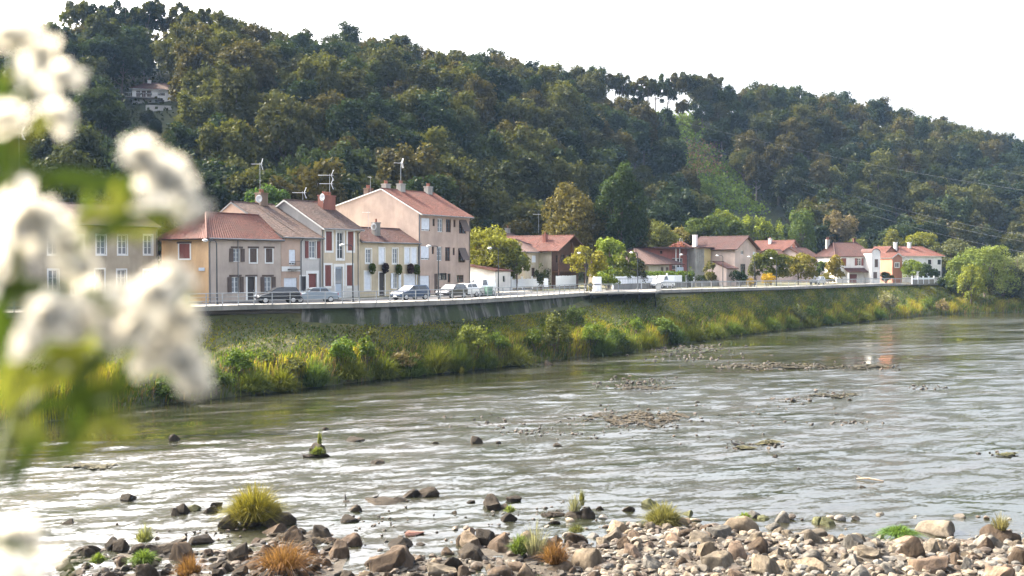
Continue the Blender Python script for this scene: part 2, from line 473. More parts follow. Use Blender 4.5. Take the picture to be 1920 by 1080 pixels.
def build_water():
    R = np.random.default_rng(12)
    A = np.linspace(-0.56, 0.56, 900); ys = [26.0]
    while ys[-1] < 245: ys.append(ys[-1] + max(0.10, 0.0028 * ys[-1] * (ys[-1] / 60) ** 0.5))
    ys = np.array(ys); X = A[None, :] * ys[:, None]; Y = np.repeat(ys[:, None], len(A), 1)
    f1 = np.zeros_like(X)                       # broad riffle / calm pattern
    for _ in range(14):
        k = R.uniform(0.03, 0.35); an = R.normal(1.45, 0.35); f1 += np.sin(k * (X * math.cos(an) + Y * math.sin(an)) + R.uniform(0, 6.28)) / (1 + 2 * k)
    f1 /= 2.4
    chan = np.clip((Y - 0.85 * X - 63) / 25, 0, 1)
    amp = np.clip(0.72 + 0.36 * f1 - 0.46 * chan, 0.07, 1.05)
    def gn(x, y, seed):                          # gradient noise on a lattice
        Rg = np.random.default_rng(seed); T = Rg.uniform(0, 2 * math.pi, (256, 256))
        xi = np.floor(x).astype(int); yi = np.floor(y).astype(int); fx = x - xi; fy = y - yi
        u = fx * fx * fx * (fx * (fx * 6 - 15) + 10); v = fy * fy * fy * (fy * (fy * 6 - 15) + 10)
        def g(i, j): an = T[(xi + i) & 255, (yi + j) & 255]; return np.cos(an) * (fx - i) + np.sin(an) * (fy - j)
        return (g(0, 0) * (1 - u) + g(1, 0) * u) * (1 - v) + (g(0, 1) * (1 - u) + g(1, 1) * u) * v
    c_, s_ = math.cos(0.25), math.sin(0.25); P = X * c_ + Y * s_; Q = -X * s_ + Y * c_
    wx = gn(P * 0.35, Q * 0.5, 1) * 1.2; wy = gn(P * 0.4 + 9, Q * 0.5, 2) * 0.8
    patch = 0.55 + 1.1 * np.abs(gn(P * 0.16, Q * 0.45, 3)) + 0.7 * gn(P * 0.5, Q * 1.1, 4)
    H = np.zeros_like(X)
    for i, (lam, sl) in enumerate([(2.6, 0.025), (1.3, 0.05), (0.72, 0.11), (0.42, 0.18), (0.27, 0.20)]):
        ok = np.clip((lam / (0.0045 * Y) - 2.0) / 2.0, 0, 1)         # leave out waves finer than the mesh
        n = gn((P + wx) / (lam * 1.7), (Q + wy) / lam, 10 + i); n = n - 0.5 * np.abs(n)
        H += ok * n * lam * sl * 1.15 * (patch if lam < 2 else 1)
    H *= amp
    V = np.stack([X, Y, H], -1).reshape(-1, 3); n0, n1 = X.shape; idx = np.arange(n0 * n1).reshape(n0, n1)
    F = np.stack([idx[:-1, :-1], idx[:-1, 1:], idx[1:, 1:], idx[1:, :-1]], -1).reshape(-1, 4)
    # calm skirt out to the sides and far away
    e = len(V); o = np.array([(-400, 26, -0.03), (-137.2, 245, -0.03), (-400, 330, -0.03), (900, 330, -0.03), (137.2, 245, -0.03), (900, 26, -0.03), (-14.56, 26, -0.03), (14.56, 26, -0.03), (-400, -30, -0.03), (900, -30, -0.03)])
    Q = np.array([(6, 1, 2, 0), (1, 4, 3, 2), (7, 5, 3, 4), (8, 9, 7, 6)]) + e; Q = np.concatenate([Q, np.array([(8, 6, 0, 0), (7, 9, 5, 5)])[:0] + e])
    V = np.concatenate([V, o]); F = np.concatenate([F, Q])
    tag(mesh_np('river', V, F, M['water'], smooth=True), kind='structure')
build_water()

# far bank: edge of the promenade paired with the waterline
WPX = [(300, 758), (400, 748), (500, 738), (620, 720), (700, 712), (840, 700), (985, 683), (1010, 678), (1170, 660), (1250, 645), (1330, 634), (1440, 621), (1560, 608), (1660, 598), (1790, 588), (1920, 585)]
def wat(px):
    y = np.interp(px, [a for a, b in WPX], [b for a, b in WPX])
    g = gnd(px, float(y)); return (g.x, g.y)
PAIRS = [((-70, 45), (-58, 34)), ((-40, 75), (-32, 62)), ((-26, 90.5), (-24.5, 76.5)), ((-23.4, 93.5), wat(440)), ((-12.8, 98.6), wat(720)), ((-5.3, 106.5), wat(915)),
         ((2.2, 120), wat(1050)), ((9.3, 134.8), wat(1170)), ((20.2, 147), wat(1280)), ((45.3, 174.4), wat(1490)), ((71.6, 210.7), wat(1650)), ((86, 226), wat(1740)), ((97, 236), wat(1800)),
         ((125, 250), wat(1920)), ((230, 262), (160, 231)), ((430, 270), (430, 250))]
PT = np.array([0] + list(np.cumsum([math.dist(PAIRS[i][0], PAIRS[i + 1][0]) for i in range(len(PAIRS) - 1)])))
def edge_s(s):
    return np.array([np.interp(s, PT, [p[0][0] for p in PAIRS]), np.interp(s, PT, [p[0][1] for p in PAIRS])])
def wat_s(s):
    return np.array([np.interp(s, PT, [p[1][0] for p in PAIRS]), np.interp(s, PT, [p[1][1] for p in PAIRS])])
S_PLAT = PT[7]; S_R0 = PT[8]; S_END = PT[12]
HV = [0, 0.06, 0.2, 0.6, 0.84, 0.94, 1.0, 1.06]
HL = [0.88, 0.76, 0.64, 0.38, 0.25, 0.13, -0.02, -0.10]
HR = [0.93, 0.90, 0.80, 0.42, 0.20, 0.11, -0.02, -0.10]
def bank(s, v):
    s = np.asarray(s, float); v = np.asarray(v, float)
    e = edge_s(s); w = wat_s(s)
    P = e + (w - e) * v
    px = 960 + FPX * e[0] / e[1]
    z0 = np.interp(px, *ZGP)
    k = np.clip((s - S_PLAT + 5) / 15, 0, 1)
    h = np.interp(v, HV, HL) * (1 - k) + np.interp(v, HV, HR) * k
    bump_ = (np.sin(s * 0.9 + v * 7) * np.sin(s * 0.37 + 2) * 0.18 + np.sin(s * 2.1 + v * 13) * 0.06) * np.clip((v - 0.2) * 5, 0, 1) * np.clip((1.06 - v) * 6, 0, 1)
    return np.stack([P[0], P[1], z0 * h + bump_], -1)
def build_bank():
    ss = np.linspace(0, PT[-1] - 0.01, 420); vs = np.linspace(0, 1.06, 26)
    Sg, Vg = np.meshgrid(ss, vs, indexing='ij')
    V = bank(Sg.ravel(), Vg.ravel())
    idx = np.arange(V.shape[0]).reshape(len(ss), len(vs))
    F = np.stack([idx[:-1, :-1], idx[:-1, 1:], idx[1:, 1:], idx[1:, :-1]], -1).reshape(-1, 4)
    tag(mesh_np('river_bank_ground', V, F, M['bank_soil'], smooth=True), kind='structure')
build_bank()
_bs, _bv = np.meshgrid(np.linspace(PT[1], PT[-2], 700), np.linspace(0.05, 1.03, 60), indexing='ij')
_bp = bank(_bs.ravel(), _bv.ravel())
_bx, _by = proj(_bp[:, 0], _bp[:, 1], _bp[:, 2])
def bank_at(x, y):
    i = int(np.argmin((_bx - x) ** 2 + (_by - y) ** 2)); return _bp[i]

def nrm_in(s):
    """unit vector pointing inland from the promenade edge at s"""
    d = edge_s(s + 0.5) - edge_s(s - 0.5); d = d / np.linalg.norm(d)
    return np.array([-d[1], d[0]]), d
def prom(x, off):
    """point 'off' metres inland from the edge that lies in photo column x, with the street direction there"""
    best = None
    for s in np.arange(PT[1] * 0.5, PT[13], 0.2):
        n, d = nrm_in(s); p = edge_s(s) + n * off
        e = abs(960 + FPX * p[0] / p[1] - x)
        if best is None or e < best[0]: best = (e, p, d, s)
    return best[1], best[2], best[3]
def zg(p):
    return float(np.interp(960 + FPX * p[0] / p[1], *ZGP))

def strip(name, s0, s1, o0, o1, dz, m, step=1.5, thick=None):
    ss = np.arange(s0, s1 + step * 0.5, step); V = []
    for s in ss:
        n, d = nrm_in(s); e = edge_s(s); z = zg(e)
        a = e + n * o0; b = e + n * o1
        if thick is None: V += [(a[0], a[1], z + dz), (b[0], b[1], z + dz)]
        else: V += [(a[0], a[1], z + dz), (b[0], b[1], z + dz), (b[0], b[1], z + dz - thick), (a[0], a[1], z + dz - thick)]
    F = []; k = 2 if thick is None else 4
    for i in range(len(ss) - 1):
        if thick is None: F.append((2 * i, 2 * i + 2, 2 * i + 3, 2 * i + 1))
        else:
            for j in range(4): F.append((4 * i + j, 4 * i + (j + 1) % 4, 4 * i + 4 + (j + 1) % 4, 4 * i + 4 + j))
    return mesh_np(name, V, F, m)
tag(strip('promenade_pavement', 2, S_END, -0.45, 2.2, 0.08, M['concrete'], thick=0.42), kind='structure')
tag(strip('road', 2, S_END, 2.35, 8.2, 0.03, M['asphalt']), kind='structure')
tag(strip('pavement', 2, PT[7], 8.2, 10.0, 0.12, M['paving'], thick=0.2), kind='structure')

# sloping stone wall under the promenade
def m_revet():
    t = NT('revetment_stone'); uv = t.coord('UV')
    n1 = t.noise(t.mapping(uv, (0.75, 0.16, 1), (0, 0, 0.15)), 1.0, 5, 0.65)
    n2 = t.noise(t.mapping(uv, (0.3, 0.5, 1)), 1.0, 4); n3 = t.noise(uv, 3, 5)
    c = t.ramp(n1, [(0.45, (0.016, 0.022, 0.011)), (0.51, (0.032, 0.034, 0.025)), (0.59, (0.12, 0.115, 0.10))])
    c = t.mix(t.ramp(n2, [(0.45, 0.0), (0.58, 0.85)]), c, (0.03, 0.042, 0.014))
    t.col(c); t.rough(0.95); t.bump(n3, 0.6, 0.1)
    return t.m
M['revet'] = m_revet()
def build_revet():
    root = empty('stone_embankment_wall', (0, 0, 0), 0, 'sloping dark stone wall with pale streaks under the promenade lip', 'retaining wall')
    ss = np.linspace(PT[3] + 5, PT[8] + 6, 140); V = []; uv = []
    for s in ss:
        n, d = nrm_in(s); e = edge_s(s); z = zg(e); w = wat_s(s); o = (w - e) / np.linalg.norm(w - e)
        for j, (h, k) in enumerate([(z - 0.42, 0.02), (z - 1.1, 0.45), (z - 2.05, 1.0), (z - 2.8, 1.35)]):
            p = e + o * k; V.append((p[0], p[1], h)); uv.append((s, j * 0.8))
    idx = np.arange(len(V)).reshape(len(ss), 4)
    F = np.stack([idx[:-1, :-1], idx[:-1, 1:], idx[1:, 1:], idx[1:, :-1]], -1).reshape(-1, 4)
    mesh_np('wall_face', V, F, M['revet'], parent=root, uv=uv, smooth=True)
build_revet()

# ------------------------------------------------------------------ railings
def rail_tube(mb, ss, off, h, r):
    P = []
    for s in ss:
        n, d = nrm_in(s); e = edge_s(s) + n * off; P.append((e[0], e[1], zg(edge_s(s)) + h))
    mb.tube(P, r, 5)
def railing(name, label, s0, s1, gap, rails, bal=None, off=-0.25):
    n, d = nrm_in(s0); e0 = edge_s(s0)
    root = empty(name, (0, 0, 0), 0, label, 'railing')
    mb = MB(); ss = np.arange(s0, s1 + 0.01, 1.5)
    for h in rails: rail_tube(mb, ss, off, h + 0.08, 0.036 if h > 0.9 else 0.022)
    mb.build('rail', M['metal_grey'], root)
    proto = None
    for s in np.arange(s0, s1, gap):
        n, d = nrm_in(s); e = edge_s(s) + n * off
        if proto is None:
            mb = MB(); mb.box(-0.036, 0.036, -0.03, 0.03, 0, rails[0] + 0.0); mb.box(-0.07, 0.07, -0.07, 0.07, 0, 0.02)
            p = mb.build('post', M['metal_grey'], root); proto = p
        else:
            p = proto.copy(); COL.objects.link(p); p.parent = root
        p.location = (e[0], e[1], zg(edge_s(s)) + 0.08); p.rotation_euler = (0, 0, math.atan2(d[1], d[0]))
    if bal:
        mb = MB()
        for s in np.arange(s0 + 0.1, s1, bal):
            n, d = nrm_in(s); e = edge_s(s) + n * off; z = zg(edge_s(s)) + 0.08
            mb.tube([(e[0], e[1], z + 0.1), (e[0], e[1], z + rails[0])], 0.012, 4)
        tag(mb.build('balusters', M['metal_grey'], root), kind='stuff')
railing('promenade_railing', 'grey metal railing with three rails and thin posts in front of the terraced houses', 12, S_PLAT - 0.3, 1.6, (1.05, 0.72, 0.4))
railing('baluster_railing', 'grey railing of close upright bars along the far promenade', S_R0 + 0.2, S_END - 1, 2.6, (1.05, 0.95, 0.12), 0.42)

# lookout platform hung over the bank
def build_platform():
    sA, sB = S_PLAT, S_R0
    a = edge_s(sA); b = edge_s(sB); nA, dA = nrm_in((sA + sB) / 2)
    root = empty('lookout_platform', (0, 0, 0), 0, 'wooden lookout platform with steel railing jutting from the promenade over the bank', 'viewing platform')
    z = 6.44; o = -nA * 3.4
    c0 = a - nA * 0.5; c1 = b - nA * 0.5; q0 = gnd(1102, 548.5, z); q1 = gnd(1232, 546.0, z)
    A0 = np.array([q0.x, q0.y]); A1 = np.array([q1.x, q1.y])
    mb = MB()
    for (zt, zb) in ((z, z - 0.22),):
        T = [(c0[0], c0[1], zt), (A0[0], A0[1], zt), (A1[0], A1[1], zt), (c1[0], c1[1], zt)]
        B = [(p[0], p[1], zb) for p in T]
        mb.poly(T); mb.poly(B[::-1])
        for i in range(4): mb.quad(T[i], B[i], B[(i + 1) % 4], T[(i + 1) % 4])
    mb.build('deck', M['paving'], root)
    n = 5
    for i in range(n):
        t = 0.04 + 0.92 * i / (n - 1)
        p = A0 + (A1 - A0) * t; q = c0 + (c1 - c0) * t
        d = (q - p) / np.linalg.norm(q - p); p2 = p + d * 0.4
        mb = MB(); mb.tube([(p2[0], p2[1], z - 0.36), (q[0], q[1], z - 0.36)], 0.13, 6)
        w = p + d * 3.2
        mb.tube([(p2[0], p2[1], z - 0.5), (w[0], w[1], z - 2.6)], 0.09, 6)
        mb.build('bracket', M['metal_dark'], root)
    def seg(P, Q, h, nm):
        L = np.linalg.norm(Q - P); mb = MB()
        for k in (h, h - 0.12, 0.1): mb.tube([(P[0], P[1], z + k), (Q[0], Q[1], z + k)], 0.025, 5)
        for t in np.arange(0, 1.0001, 0.28 / L):
            p = P + (Q - P) * t; mb.tube([(p[0], p[1], z), (p[0], p[1], z + h)], 0.013, 4)
        mb.build('railing', M['metal_grey'], root)
        for t in np.linspace(0, 1, max(2, int(L / 1.7))):
            p = P + (Q - P) * t; mb = MB(); mb.box(p[0] - 0.035, p[0] + 0.035, p[1] - 0.035, p[1] + 0.035, z, z + h + 0.02)
            mb.build('post', M['metal_grey'], root)
    seg(A0 + np.array([0.1, 0.08]), A0 + (A1 - A0) * 0.43 + np.array([0, 0.08]), 1.05, 0)
    seg(A0 + (A1 - A0) * 0.44 + np.array([0, 0.08]), A1 + np.array([-0.1, 0.08]), 1.75, 0)
    seg(A1 + np.array([-0.1, 0.2]), c1 + np.array([-0.1, 0]), 1.05, 0)
build_platform()
# ------------------------------------------------------------------ house kit
def roof_plane(mb, e0, e1, r1, r0, pitch=0.30, amp=0.035, th=0.13, m=0, me=1, rows=6):
    e0, e1, r1, r0 = [Vector(p) for p in (e0, e1, r1, r0)]
    nn = (e1 - e0).cross(r0 - e0 if (r0 - e0).length > 0.1 else r1 - e0).normalized()
    if nn.z < 0: nn = -nn
    L = max((e1 - e0).length, (r1 - r0).length)
    n = max(4, int(L / pitch) * 4) if pitch else 4
    R = random.Random(int(L * 977))
    vs = []
    for j in range(rows + 1):
        v = j / rows
        for i in range(n + 1):
            u = i / n
            p = (e0.lerp(e1, u)).lerp(r0.lerp(r1, u), v)
            a = amp * (1, 0, -1, 0)[i % 4] if pitch else 0
            sag = -0.05 * math.sin(math.pi * v) * (1 + math.sin(u * 9)) * 0.5 + R.uniform(-0.008, 0.008)
            vs.append(p + nn * (a + sag + 0.03))
    fs = [(j * (n + 1) + i, j * (n + 1) + i + 1, (j + 1) * (n + 1) + i + 1, (j + 1) * (n + 1) + i) for j in range(rows) for i in range(n)]
    mb.add(vs, fs, m)
    t = -nn * th
    b = [e0 + t, e1 + t, r1 + t, r0 + t]; tp = [e0, e1, r1, r0]
    mb.poly(b[::-1], me)
    for i in range(4): mb.quad(tp[i], b[i], b[(i + 1) % 4], tp[(i + 1) % 4], me)

def fbox(mb, fn, u0, u1, v0, v1, d0, d1, m=0):
    P = [fn(u, v, d) for d in (d0, d1) for (u, v) in ((u0, v0), (u1, v0), (u1, v1), (u0, v1))]
    mb.add(P, [(0, 1, 2, 3), (7, 6, 5, 4), (0, 4, 5, 1), (1, 5, 6, 2), (2, 6, 7, 3), (3, 7, 4, 0)], m)

def wall_face(mb, fn, u0, u1, v0, v1, ops, rev=0.18, m=0):
    us = sorted(set([u0, u1] + [o[0] for o in ops] + [o[1] for o in ops])); vs = sorted(set([v0, v1] + [o[2] for o in ops] + [o[3] for o in ops]))
    us = [u for u in us if u0 <= u <= u1]; vs = [v for v in vs if v0 <= v <= v1]
    for i in range(len(us) - 1):
        for j in range(len(vs) - 1):
            cu, cv = (us[i] + us[i + 1]) / 2, (vs[j] + vs[j + 1]) / 2
            if any(o[0] < cu < o[1] and o[2] < cv < o[3] for o in ops): continue
            mb.quad(fn(us[i], vs[j], 0), fn(us[i + 1], vs[j], 0), fn(us[i + 1], vs[j + 1], 0), fn(us[i], vs[j + 1], 0), m)
    for (a, b, c, d) in [o[:4] for o in ops]:
        for (p, q) in (((a, c), (b, c)), ((b, c), (b, d)), ((b, d), (a, d)), ((a, d), (a, c))):
            mb.quad(fn(*p, 0), fn(*q, 0), fn(*q, rev), fn(*p, rev), m)

def window_part(root, fn, a, b, c, d, sur=None, frame='white', pane='glass', shut=None, smat='shutter_brown', lintel=None, rev=0.18, mull=True, name='window', sw=0.13):
    mb = MB()
    if sur is not None:
        s = sw
        fbox(mb, fn, a - s, a - 0.001, c - s, d + s, -0.03, 0.02, 0); fbox(mb, fn, b + 0.001, b + s, c - s, d + s, -0.03, 0.02, 0)
        fbox(mb, fn, a, b, d + 0.001, d + s, -0.028, 0.02, 0); fbox(mb, fn, a, b, c - s, c - 0.001, -0.07, 0.02, 0)
    f = 0.07
    fbox(mb, fn, a, a + f, c, d, rev - 0.08, rev - 0.02, 1); fbox(mb, fn, b - f, b, c, d, rev - 0.08, rev - 0.02, 1)
    fbox(mb, fn, a + f, b - f, c, c + f, rev - 0.08, rev - 0.02, 1); fbox(mb, fn, a + f, b - f, d - f, d, rev - 0.08, rev - 0.02, 1)
    if mull:
        m_ = (a + b) / 2; fbox(mb, fn, m_ - 0.04, m_ + 0.04, c + f, d - f, rev - 0.09, rev - 0.02, 1)
        for q in (0.36, 0.68):
            h = c + (d - c) * q; fbox(mb, fn, a + f, m_ - 0.04, h - 0.015, h + 0.015, rev - 0.075, rev - 0.03, 1); fbox(mb, fn, m_ + 0.04, b - f, h - 0.015, h + 0.015, rev - 0.075, rev - 0.03, 1)
    w = mb.build(name, [M[sur] if sur else M[frame], M[frame]], root)
    mb = MB(); mb.quad(fn(a, c, rev - 0.03), fn(b, c, rev - 0.03), fn(b, d, rev - 0.03), fn(a, d, rev - 0.03)); mb.build('pane', M[pane], w)
    def leaf(u0, u1, d0, d1):
        mb = MB(); fbox(mb, fn, u0, u1, c + 0.01, d - 0.01, d0, d1)
        for q in (0.15, 0.5, 0.85):
            h = c + (d - c) * q; fbox(mb, fn, u0 + 0.03, u1 - 0.03, h - 0.05, h + 0.05, d0 - 0.02, d0 - 0.001)
        mb.build('shutter', M[smat], w)
    hw = (b - a) / 2; e = 0.02 + (sw if sur else 0)
    if shut == 'open': leaf(a - e - hw * 0.95, a - e, -0.10, -0.05); leaf(b + e, b + e + hw * 0.95, -0.10, -0.05)
    if shut == 'closed': leaf(a + 0.01, a + hw - 0.006, 0.03, 0.07); leaf(a + hw + 0.006, b - 0.01, 0.03, 0.07)
    if shut == 'roller':
        mb = MB(); fbox(mb, fn, a + 0.02, b - 0.02, c + (d - c) * 0.12, d - 0.02, 0.04, 0.07)
        k = c + (d - c) * 0.12
        while k < d - 0.15: fbox(mb, fn, a + 0.02, b - 0.02, k + 0.012, k + 0.075, 0.03, 0.039); k += 0.09
        mb.build('roller_shutter', M[smat], w)
    if shut == 'tilted':
        mb = MB(); p = [fn(a, d, -0.03), fn(b, d, -0.03), fn(b, c + (d - c) * 0.15, -0.75), fn(a, c + (d - c) * 0.15, -0.75)]
        q = [Vector(x) + Vector((0, 0, 0.05)) for x in p]; mb.poly(p); mb.poly(q[::-1])
        for i in range(4): mb.quad(p[i], q[i], q[(i + 1) % 4], p[(i + 1) % 4])
        mb.build('tilted_shutter', M[smat], w)
    if lintel:
        mb = MB(); fbox(mb, fn, a - 0.28, b + 0.28, d + 0.02 + (sw if sur else 0) * 0, d + 0.2, -0.05, -0.031); mb.build('lintel', M[lintel], w)
    return w

def door_part(root, fn, a, b, c, d, sur=None, mat='door_dark', lintel=None, rev=0.18, kind='door', sw=0.13, glass=False):
    mb = MB()
    if sur is not None:
        s = sw
        fbox(mb, fn, a - s, a - 0.001, c, d + s, -0.03, 0.02, 1); fbox(mb, fn, b + 0.001, b + s, c, d + s, -0.03, 0.02, 1); fbox(mb, fn, a, b, d + 0.001, d + s, -0.028, 0.02, 1)
    fbox(mb, fn, a + 0.005, b - 0.005, c + 0.005, d - 0.005, rev - 0.06, rev - 0.01, 0)
    if kind == 'garage_door':
        k = c + 0.1
        while k < d - 0.25: fbox(mb, fn, a + 0.05, b - 0.05, k, k + 0.22, rev - 0.085, rev - 0.061, 0); k += 0.3
    else:
        for (q0, q1) in ((0.08, 0.45), (0.52, 0.92)):
            fbox(mb, fn, a + 0.12, b - 0.12, c + (d - c) * q0, c + (d - c) * q1, rev - 0.08, rev - 0.061, 0)
    o = mb.build(kind, [M[mat], M[sur] if sur else M[mat]], root)
    mb = MB(); hu = b - 0.12 if kind == 'door' else (a + b) / 2
    fbox(mb, fn, hu - 0.06, hu + 0.02, c + 1.0, c + 1.06, rev - 0.14, rev - 0.085); mb.build('handle', M['alloy'], o)
    if glass:
        mb = MB(); fbox(mb, fn, a + 0.14, b - 0.14, c + (d - c) * 0.45, d - 0.2, rev - 0.1, rev - 0.082); mb.build('pane', M['curtain_glass'], o)
    if lintel:
        mb = MB(); fbox(mb, fn, a - 0.28, b + 0.28, d + 0.02, d + 0.2, -0.05, -0.031); mb.build('lintel', M[lintel], o)
    return o

def chimney(root, x, y, z0, z1, w=0.7, d=0.6, mat='brick', pots=2):
    mb = MB(); mb.box(x - w / 2, x + w / 2, y - d / 2, y + d / 2, z0, z1); mb.box(x - w / 2 - 0.06, x + w / 2 + 0.06, y - d / 2 - 0.06, y + d / 2 + 0.06, z1 + 0.002, z1 + 0.12)
    c = mb.build('chimney', M[mat], root)
    for i in range(pots):
        px = x + (i - (pots - 1) / 2) * 0.36
        mb = MB(); mb.lathe((px, y, z1 + 0.122), [(0.11, 0), (0.12, 0.05), (0.1, 0.3), (0.13, 0.33), (0.13, 0.38), (0.0, 0.39)], 8); mb.build('chimney_pot', M['brick'], c)
    return c

def gutter(root, x0, x1, y, z, down=None, zb=0.0, wall_y=-0.06):
    mb = MB(); mb.tube([(x0, y, z), (x1, y, z)], 0.075, 6); g = mb.build('gutter', M['zinc'], root)
    if down is not None:
        mb = MB(); mb.tube([(down, y, z), (down, wall_y, z - 0.35), (down, wall_y, zb + 0.05)], 0.055, 6); mb.build('drainpipe', M['zinc'], root)

class House:
    """local x runs along the street front, y into the building, z up from the ground"""
    def __init__(s, name, label, O, u, t0, t1, depth, zb, ze, wall, group=None, cat='house', side=None):
        s.O = Vector((O[0], O[1], 0)); s.u = Vector((u[0], u[1], 0)).normalized(); s.t0 = t0; s.W = t1 - t0; s.D = depth; s.zb = zb; s.H = ze - zb
        p = s.O + s.u * t0; s.p = p
        s.root = empty(name, (p.x, p.y, zb), math.atan2(s.u.y, s.u.x), label, cat, group)
        s.ops = []; s.lops = []; s.wall = wall; s.side = side or wall
        s.fn = lambda u_, v, d: (u_, d, v)
        s.fl = lambda u_, v, d: (d, s.D - u_, v)      # left wall, u from the back corner to the front corner
        s.todo = []
    def tx(s, x):
        k = (x - 960) / FPX
        return (k * s.p.y - s.p.x) / (s.u.x - k * s.u.y)
    def zat(s, x, y):
        t = s.tx(x); q = s.p + s.u * t
        return pt(x, y, q.y).z - s.zb
    def box(s, x, y0, y1, w):
        t = s.tx(x); return (t - w / 2, t + w / 2, max(0.02, s.zat(x, y1)), s.zat(x, y0))
    def win(s, x, y0, y1, w, **k):
        b = s.box(x, y0, y1, w); s.ops.append(b); s.todo.append((window_part, s.fn, b, k))
    def door(s, x, y0, y1, w, **k):
        b = s.box(x, y0, y1, w); b = (b[0], b[1], 0.04, b[3]); s.ops.append(b); s.todo.append((door_part, s.fn, b, k))
    def lwin(s, u0, u1, v0, v1, **k):
        b = (s.D - u1, s.D - u0, v0, v1); s.lops.append(b); s.todo.append((window_part, s.fl, b, k))
    def walls(s, rd=None, rh=None, bz=None, lean=False, top=None, front_gable=False, base=None, hips=(0, 0)):
        W, D, H = s.W, s.D, s.H; mb = MB(); a = 0.012; bz = H if bz is None else bz
        wall_face(mb, s.fn, a, W - a, 0, H, s.ops)
        fl = lambda u_, v, d: (a + d, D - u_, v)
        wall_face(mb, fl, 0, D, 0, min(H, bz), s.lops, m=1)
        mb.quad((W - a, 0, 0), (W - a, D, 0), (W - a, D, min(H, bz)), (W - a, 0, min(H, bz)), 1)
        mb.quad((W - a, D, 0), (a, D, 0), (a, D, bz), (W - a, D, bz), 1)
        if rd is not None and not front_gable:
            lo = min(H, bz)
            for x, hp in ((a, hips[0]), (W - a, hips[1])):
                if hp: continue
                P = [(x, 0, lo), (x, 0, H), (x, rd, rh), (x, D, bz), (x, D, lo)] if H != bz else [(x, 0, H), (x, rd, rh), (x, D, bz)]
                Q = [P[0]]
                for q in P[1:]:
                    if (Vector(q) - Vector(Q[-1])).length > 0.01: Q.append(q)
                mb.poly(Q, 1)
        if front_gable:
            for y in (0, D): mb.poly([(a, y, H), (rd, y, rh), (W - a, y, H)], 0)
        o = mb.build('wall', [s.wall, s.side], s.root)
        for (f, fn, b, k) in s.todo: f(s.root, fn, *b, **k)
        if base:
            ds = sorted([(b[0], b[1]) for b in s.ops if b[2] < 0.5]); x = 0.02
            for (p, q) in ds + [(W - 0.02, W)]:
                if p - 0.15 > x:
                    mb = MB(); mb.box(x, p - 0.15, -0.035, -0.003, 0.0, base[0]); mb.build('plinth', base[1], s.root)
                x = q + 0.15
        return o
    def roof(s, rd, rh, m, trim, ov=0.4, side=0.12, bz=None, hipl=0, hipr=0, pitch=0.30, bov=0.2, back=True):
        W, D, H = s.W, s.D, s.H; bz = H if bz is None else bz
        k = (rh - H) / rd; e = H - ov * k + 0.1; up = 0.1; mb = MB()
        mb_e0 = (-side - (ov if hipl else 0), -ov, e); mb_e1 = (W + side + (ov if hipr else 0), -ov, e)
        r0 = (hipl if hipl else -side, rd, rh + up); r1 = (W - hipr if hipr else W + side, rd, rh + up)
        roof_plane(mb, mb_e0, mb_e1, r1, r0, pitch)
        kb = (rh - bz) / max(0.1, D - rd); b0 = (mb_e0[0], D + bov, bz - bov * kb + up); b1 = (mb_e1[0], D + bov, bz - bov * kb + up)
        if back: roof_plane(mb, b1, b0, r0, r1, pitch)
        if hipl: roof_plane(mb, b0, mb_e0, r0, (r0[0] - 0.02, r0[1], r0[2]), pitch)
        if hipr: roof_plane(mb, mb_e1, b1, r1, (r1[0] + 0.02, r1[1], r1[2]), pitch)
        o = mb.build('roof', [m, trim], s.root)
        mb = MB(); mb.tube([r0, r1], 0.11, 6)
        if hipl: mb.tube([r0, mb_e0], 0.1, 6)
        if hipr: mb.tube([r1, mb_e1], 0.1, 6)
        mb.build('ridge_tiles', m, o)
        return o
    def gable_roof(s, xr, rh, m, trim, ov=0.4, front=0.5, pitch=0.30):
        """ridge runs into the building, gable to the street"""
        W, D, H = s.W, s.D, s.H; mb = MB(); up = 0.1
        k1 = (rh - H) / xr; k2 = (rh - H) / (W - xr)
        r0 = (xr, -front, rh + up); r1 = (xr, D + 0.3, rh + up)
        roof_plane(mb, (-ov, D + 0.3, H - ov * k1 + up), (-ov, -front, H - ov * k1 + up), r0, r1, pitch)
        roof_plane(mb, (W + ov, -front, H - ov * k2 + up), (W + ov, D + 0.3, H - ov * k2 + up), r1, r0, pitch)
        o = mb.build('roof', [m, trim], s.root)
        mb = MB(); mb.tube([r0, r1], 0.11, 6); mb.build('ridge_tiles', m, o)
        return o

M['roof_red'] = m_roof('roof_tiles_red', (0.095, 0.027, 0.018), (0.075, 0.028, 0.02), 0.25)
M['roof_brown'] = m_roof('roof_tiles_brown', (0.072, 0.042, 0.034), (0.05, 0.033, 0.029), 0.35)
M['roof_new'] = m_roof('roof_tiles_orange', (0.105, 0.033, 0.022), (0.08, 0.028, 0.02), 0.08)
M['roof_dark'] = m_roof('roof_tiles_dark', (0.075, 0.04, 0.035), (0.06, 0.035, 0.032), 0.1)
M['roof_maroon'] = m_roof('roof_tiles_maroon', (0.06, 0.022, 0.018), (0.044, 0.02, 0.018), 0.1)
P_ = lambda n, c, d=0.22: M.setdefault(n, m_plaster(n, c, d))
P_('pl_greige', (0.44, 0.375, 0.28)); P_('pl_orange', (0.56, 0.37, 0.20)); P_('pl_mauve', (0.44, 0.37, 0.315)); P_('pl_peach', (0.47, 0.345, 0.27))
P_('pl_white', (0.55, 0.53, 0.50)); P_('pl_cream', (0.56, 0.47, 0.34)); P_('pl_cream2', (0.52, 0.44, 0.31)); P_('pl_pink', (0.46, 0.35, 0.285)); P_('pl_grey', (0.32, 0.31, 0.30))
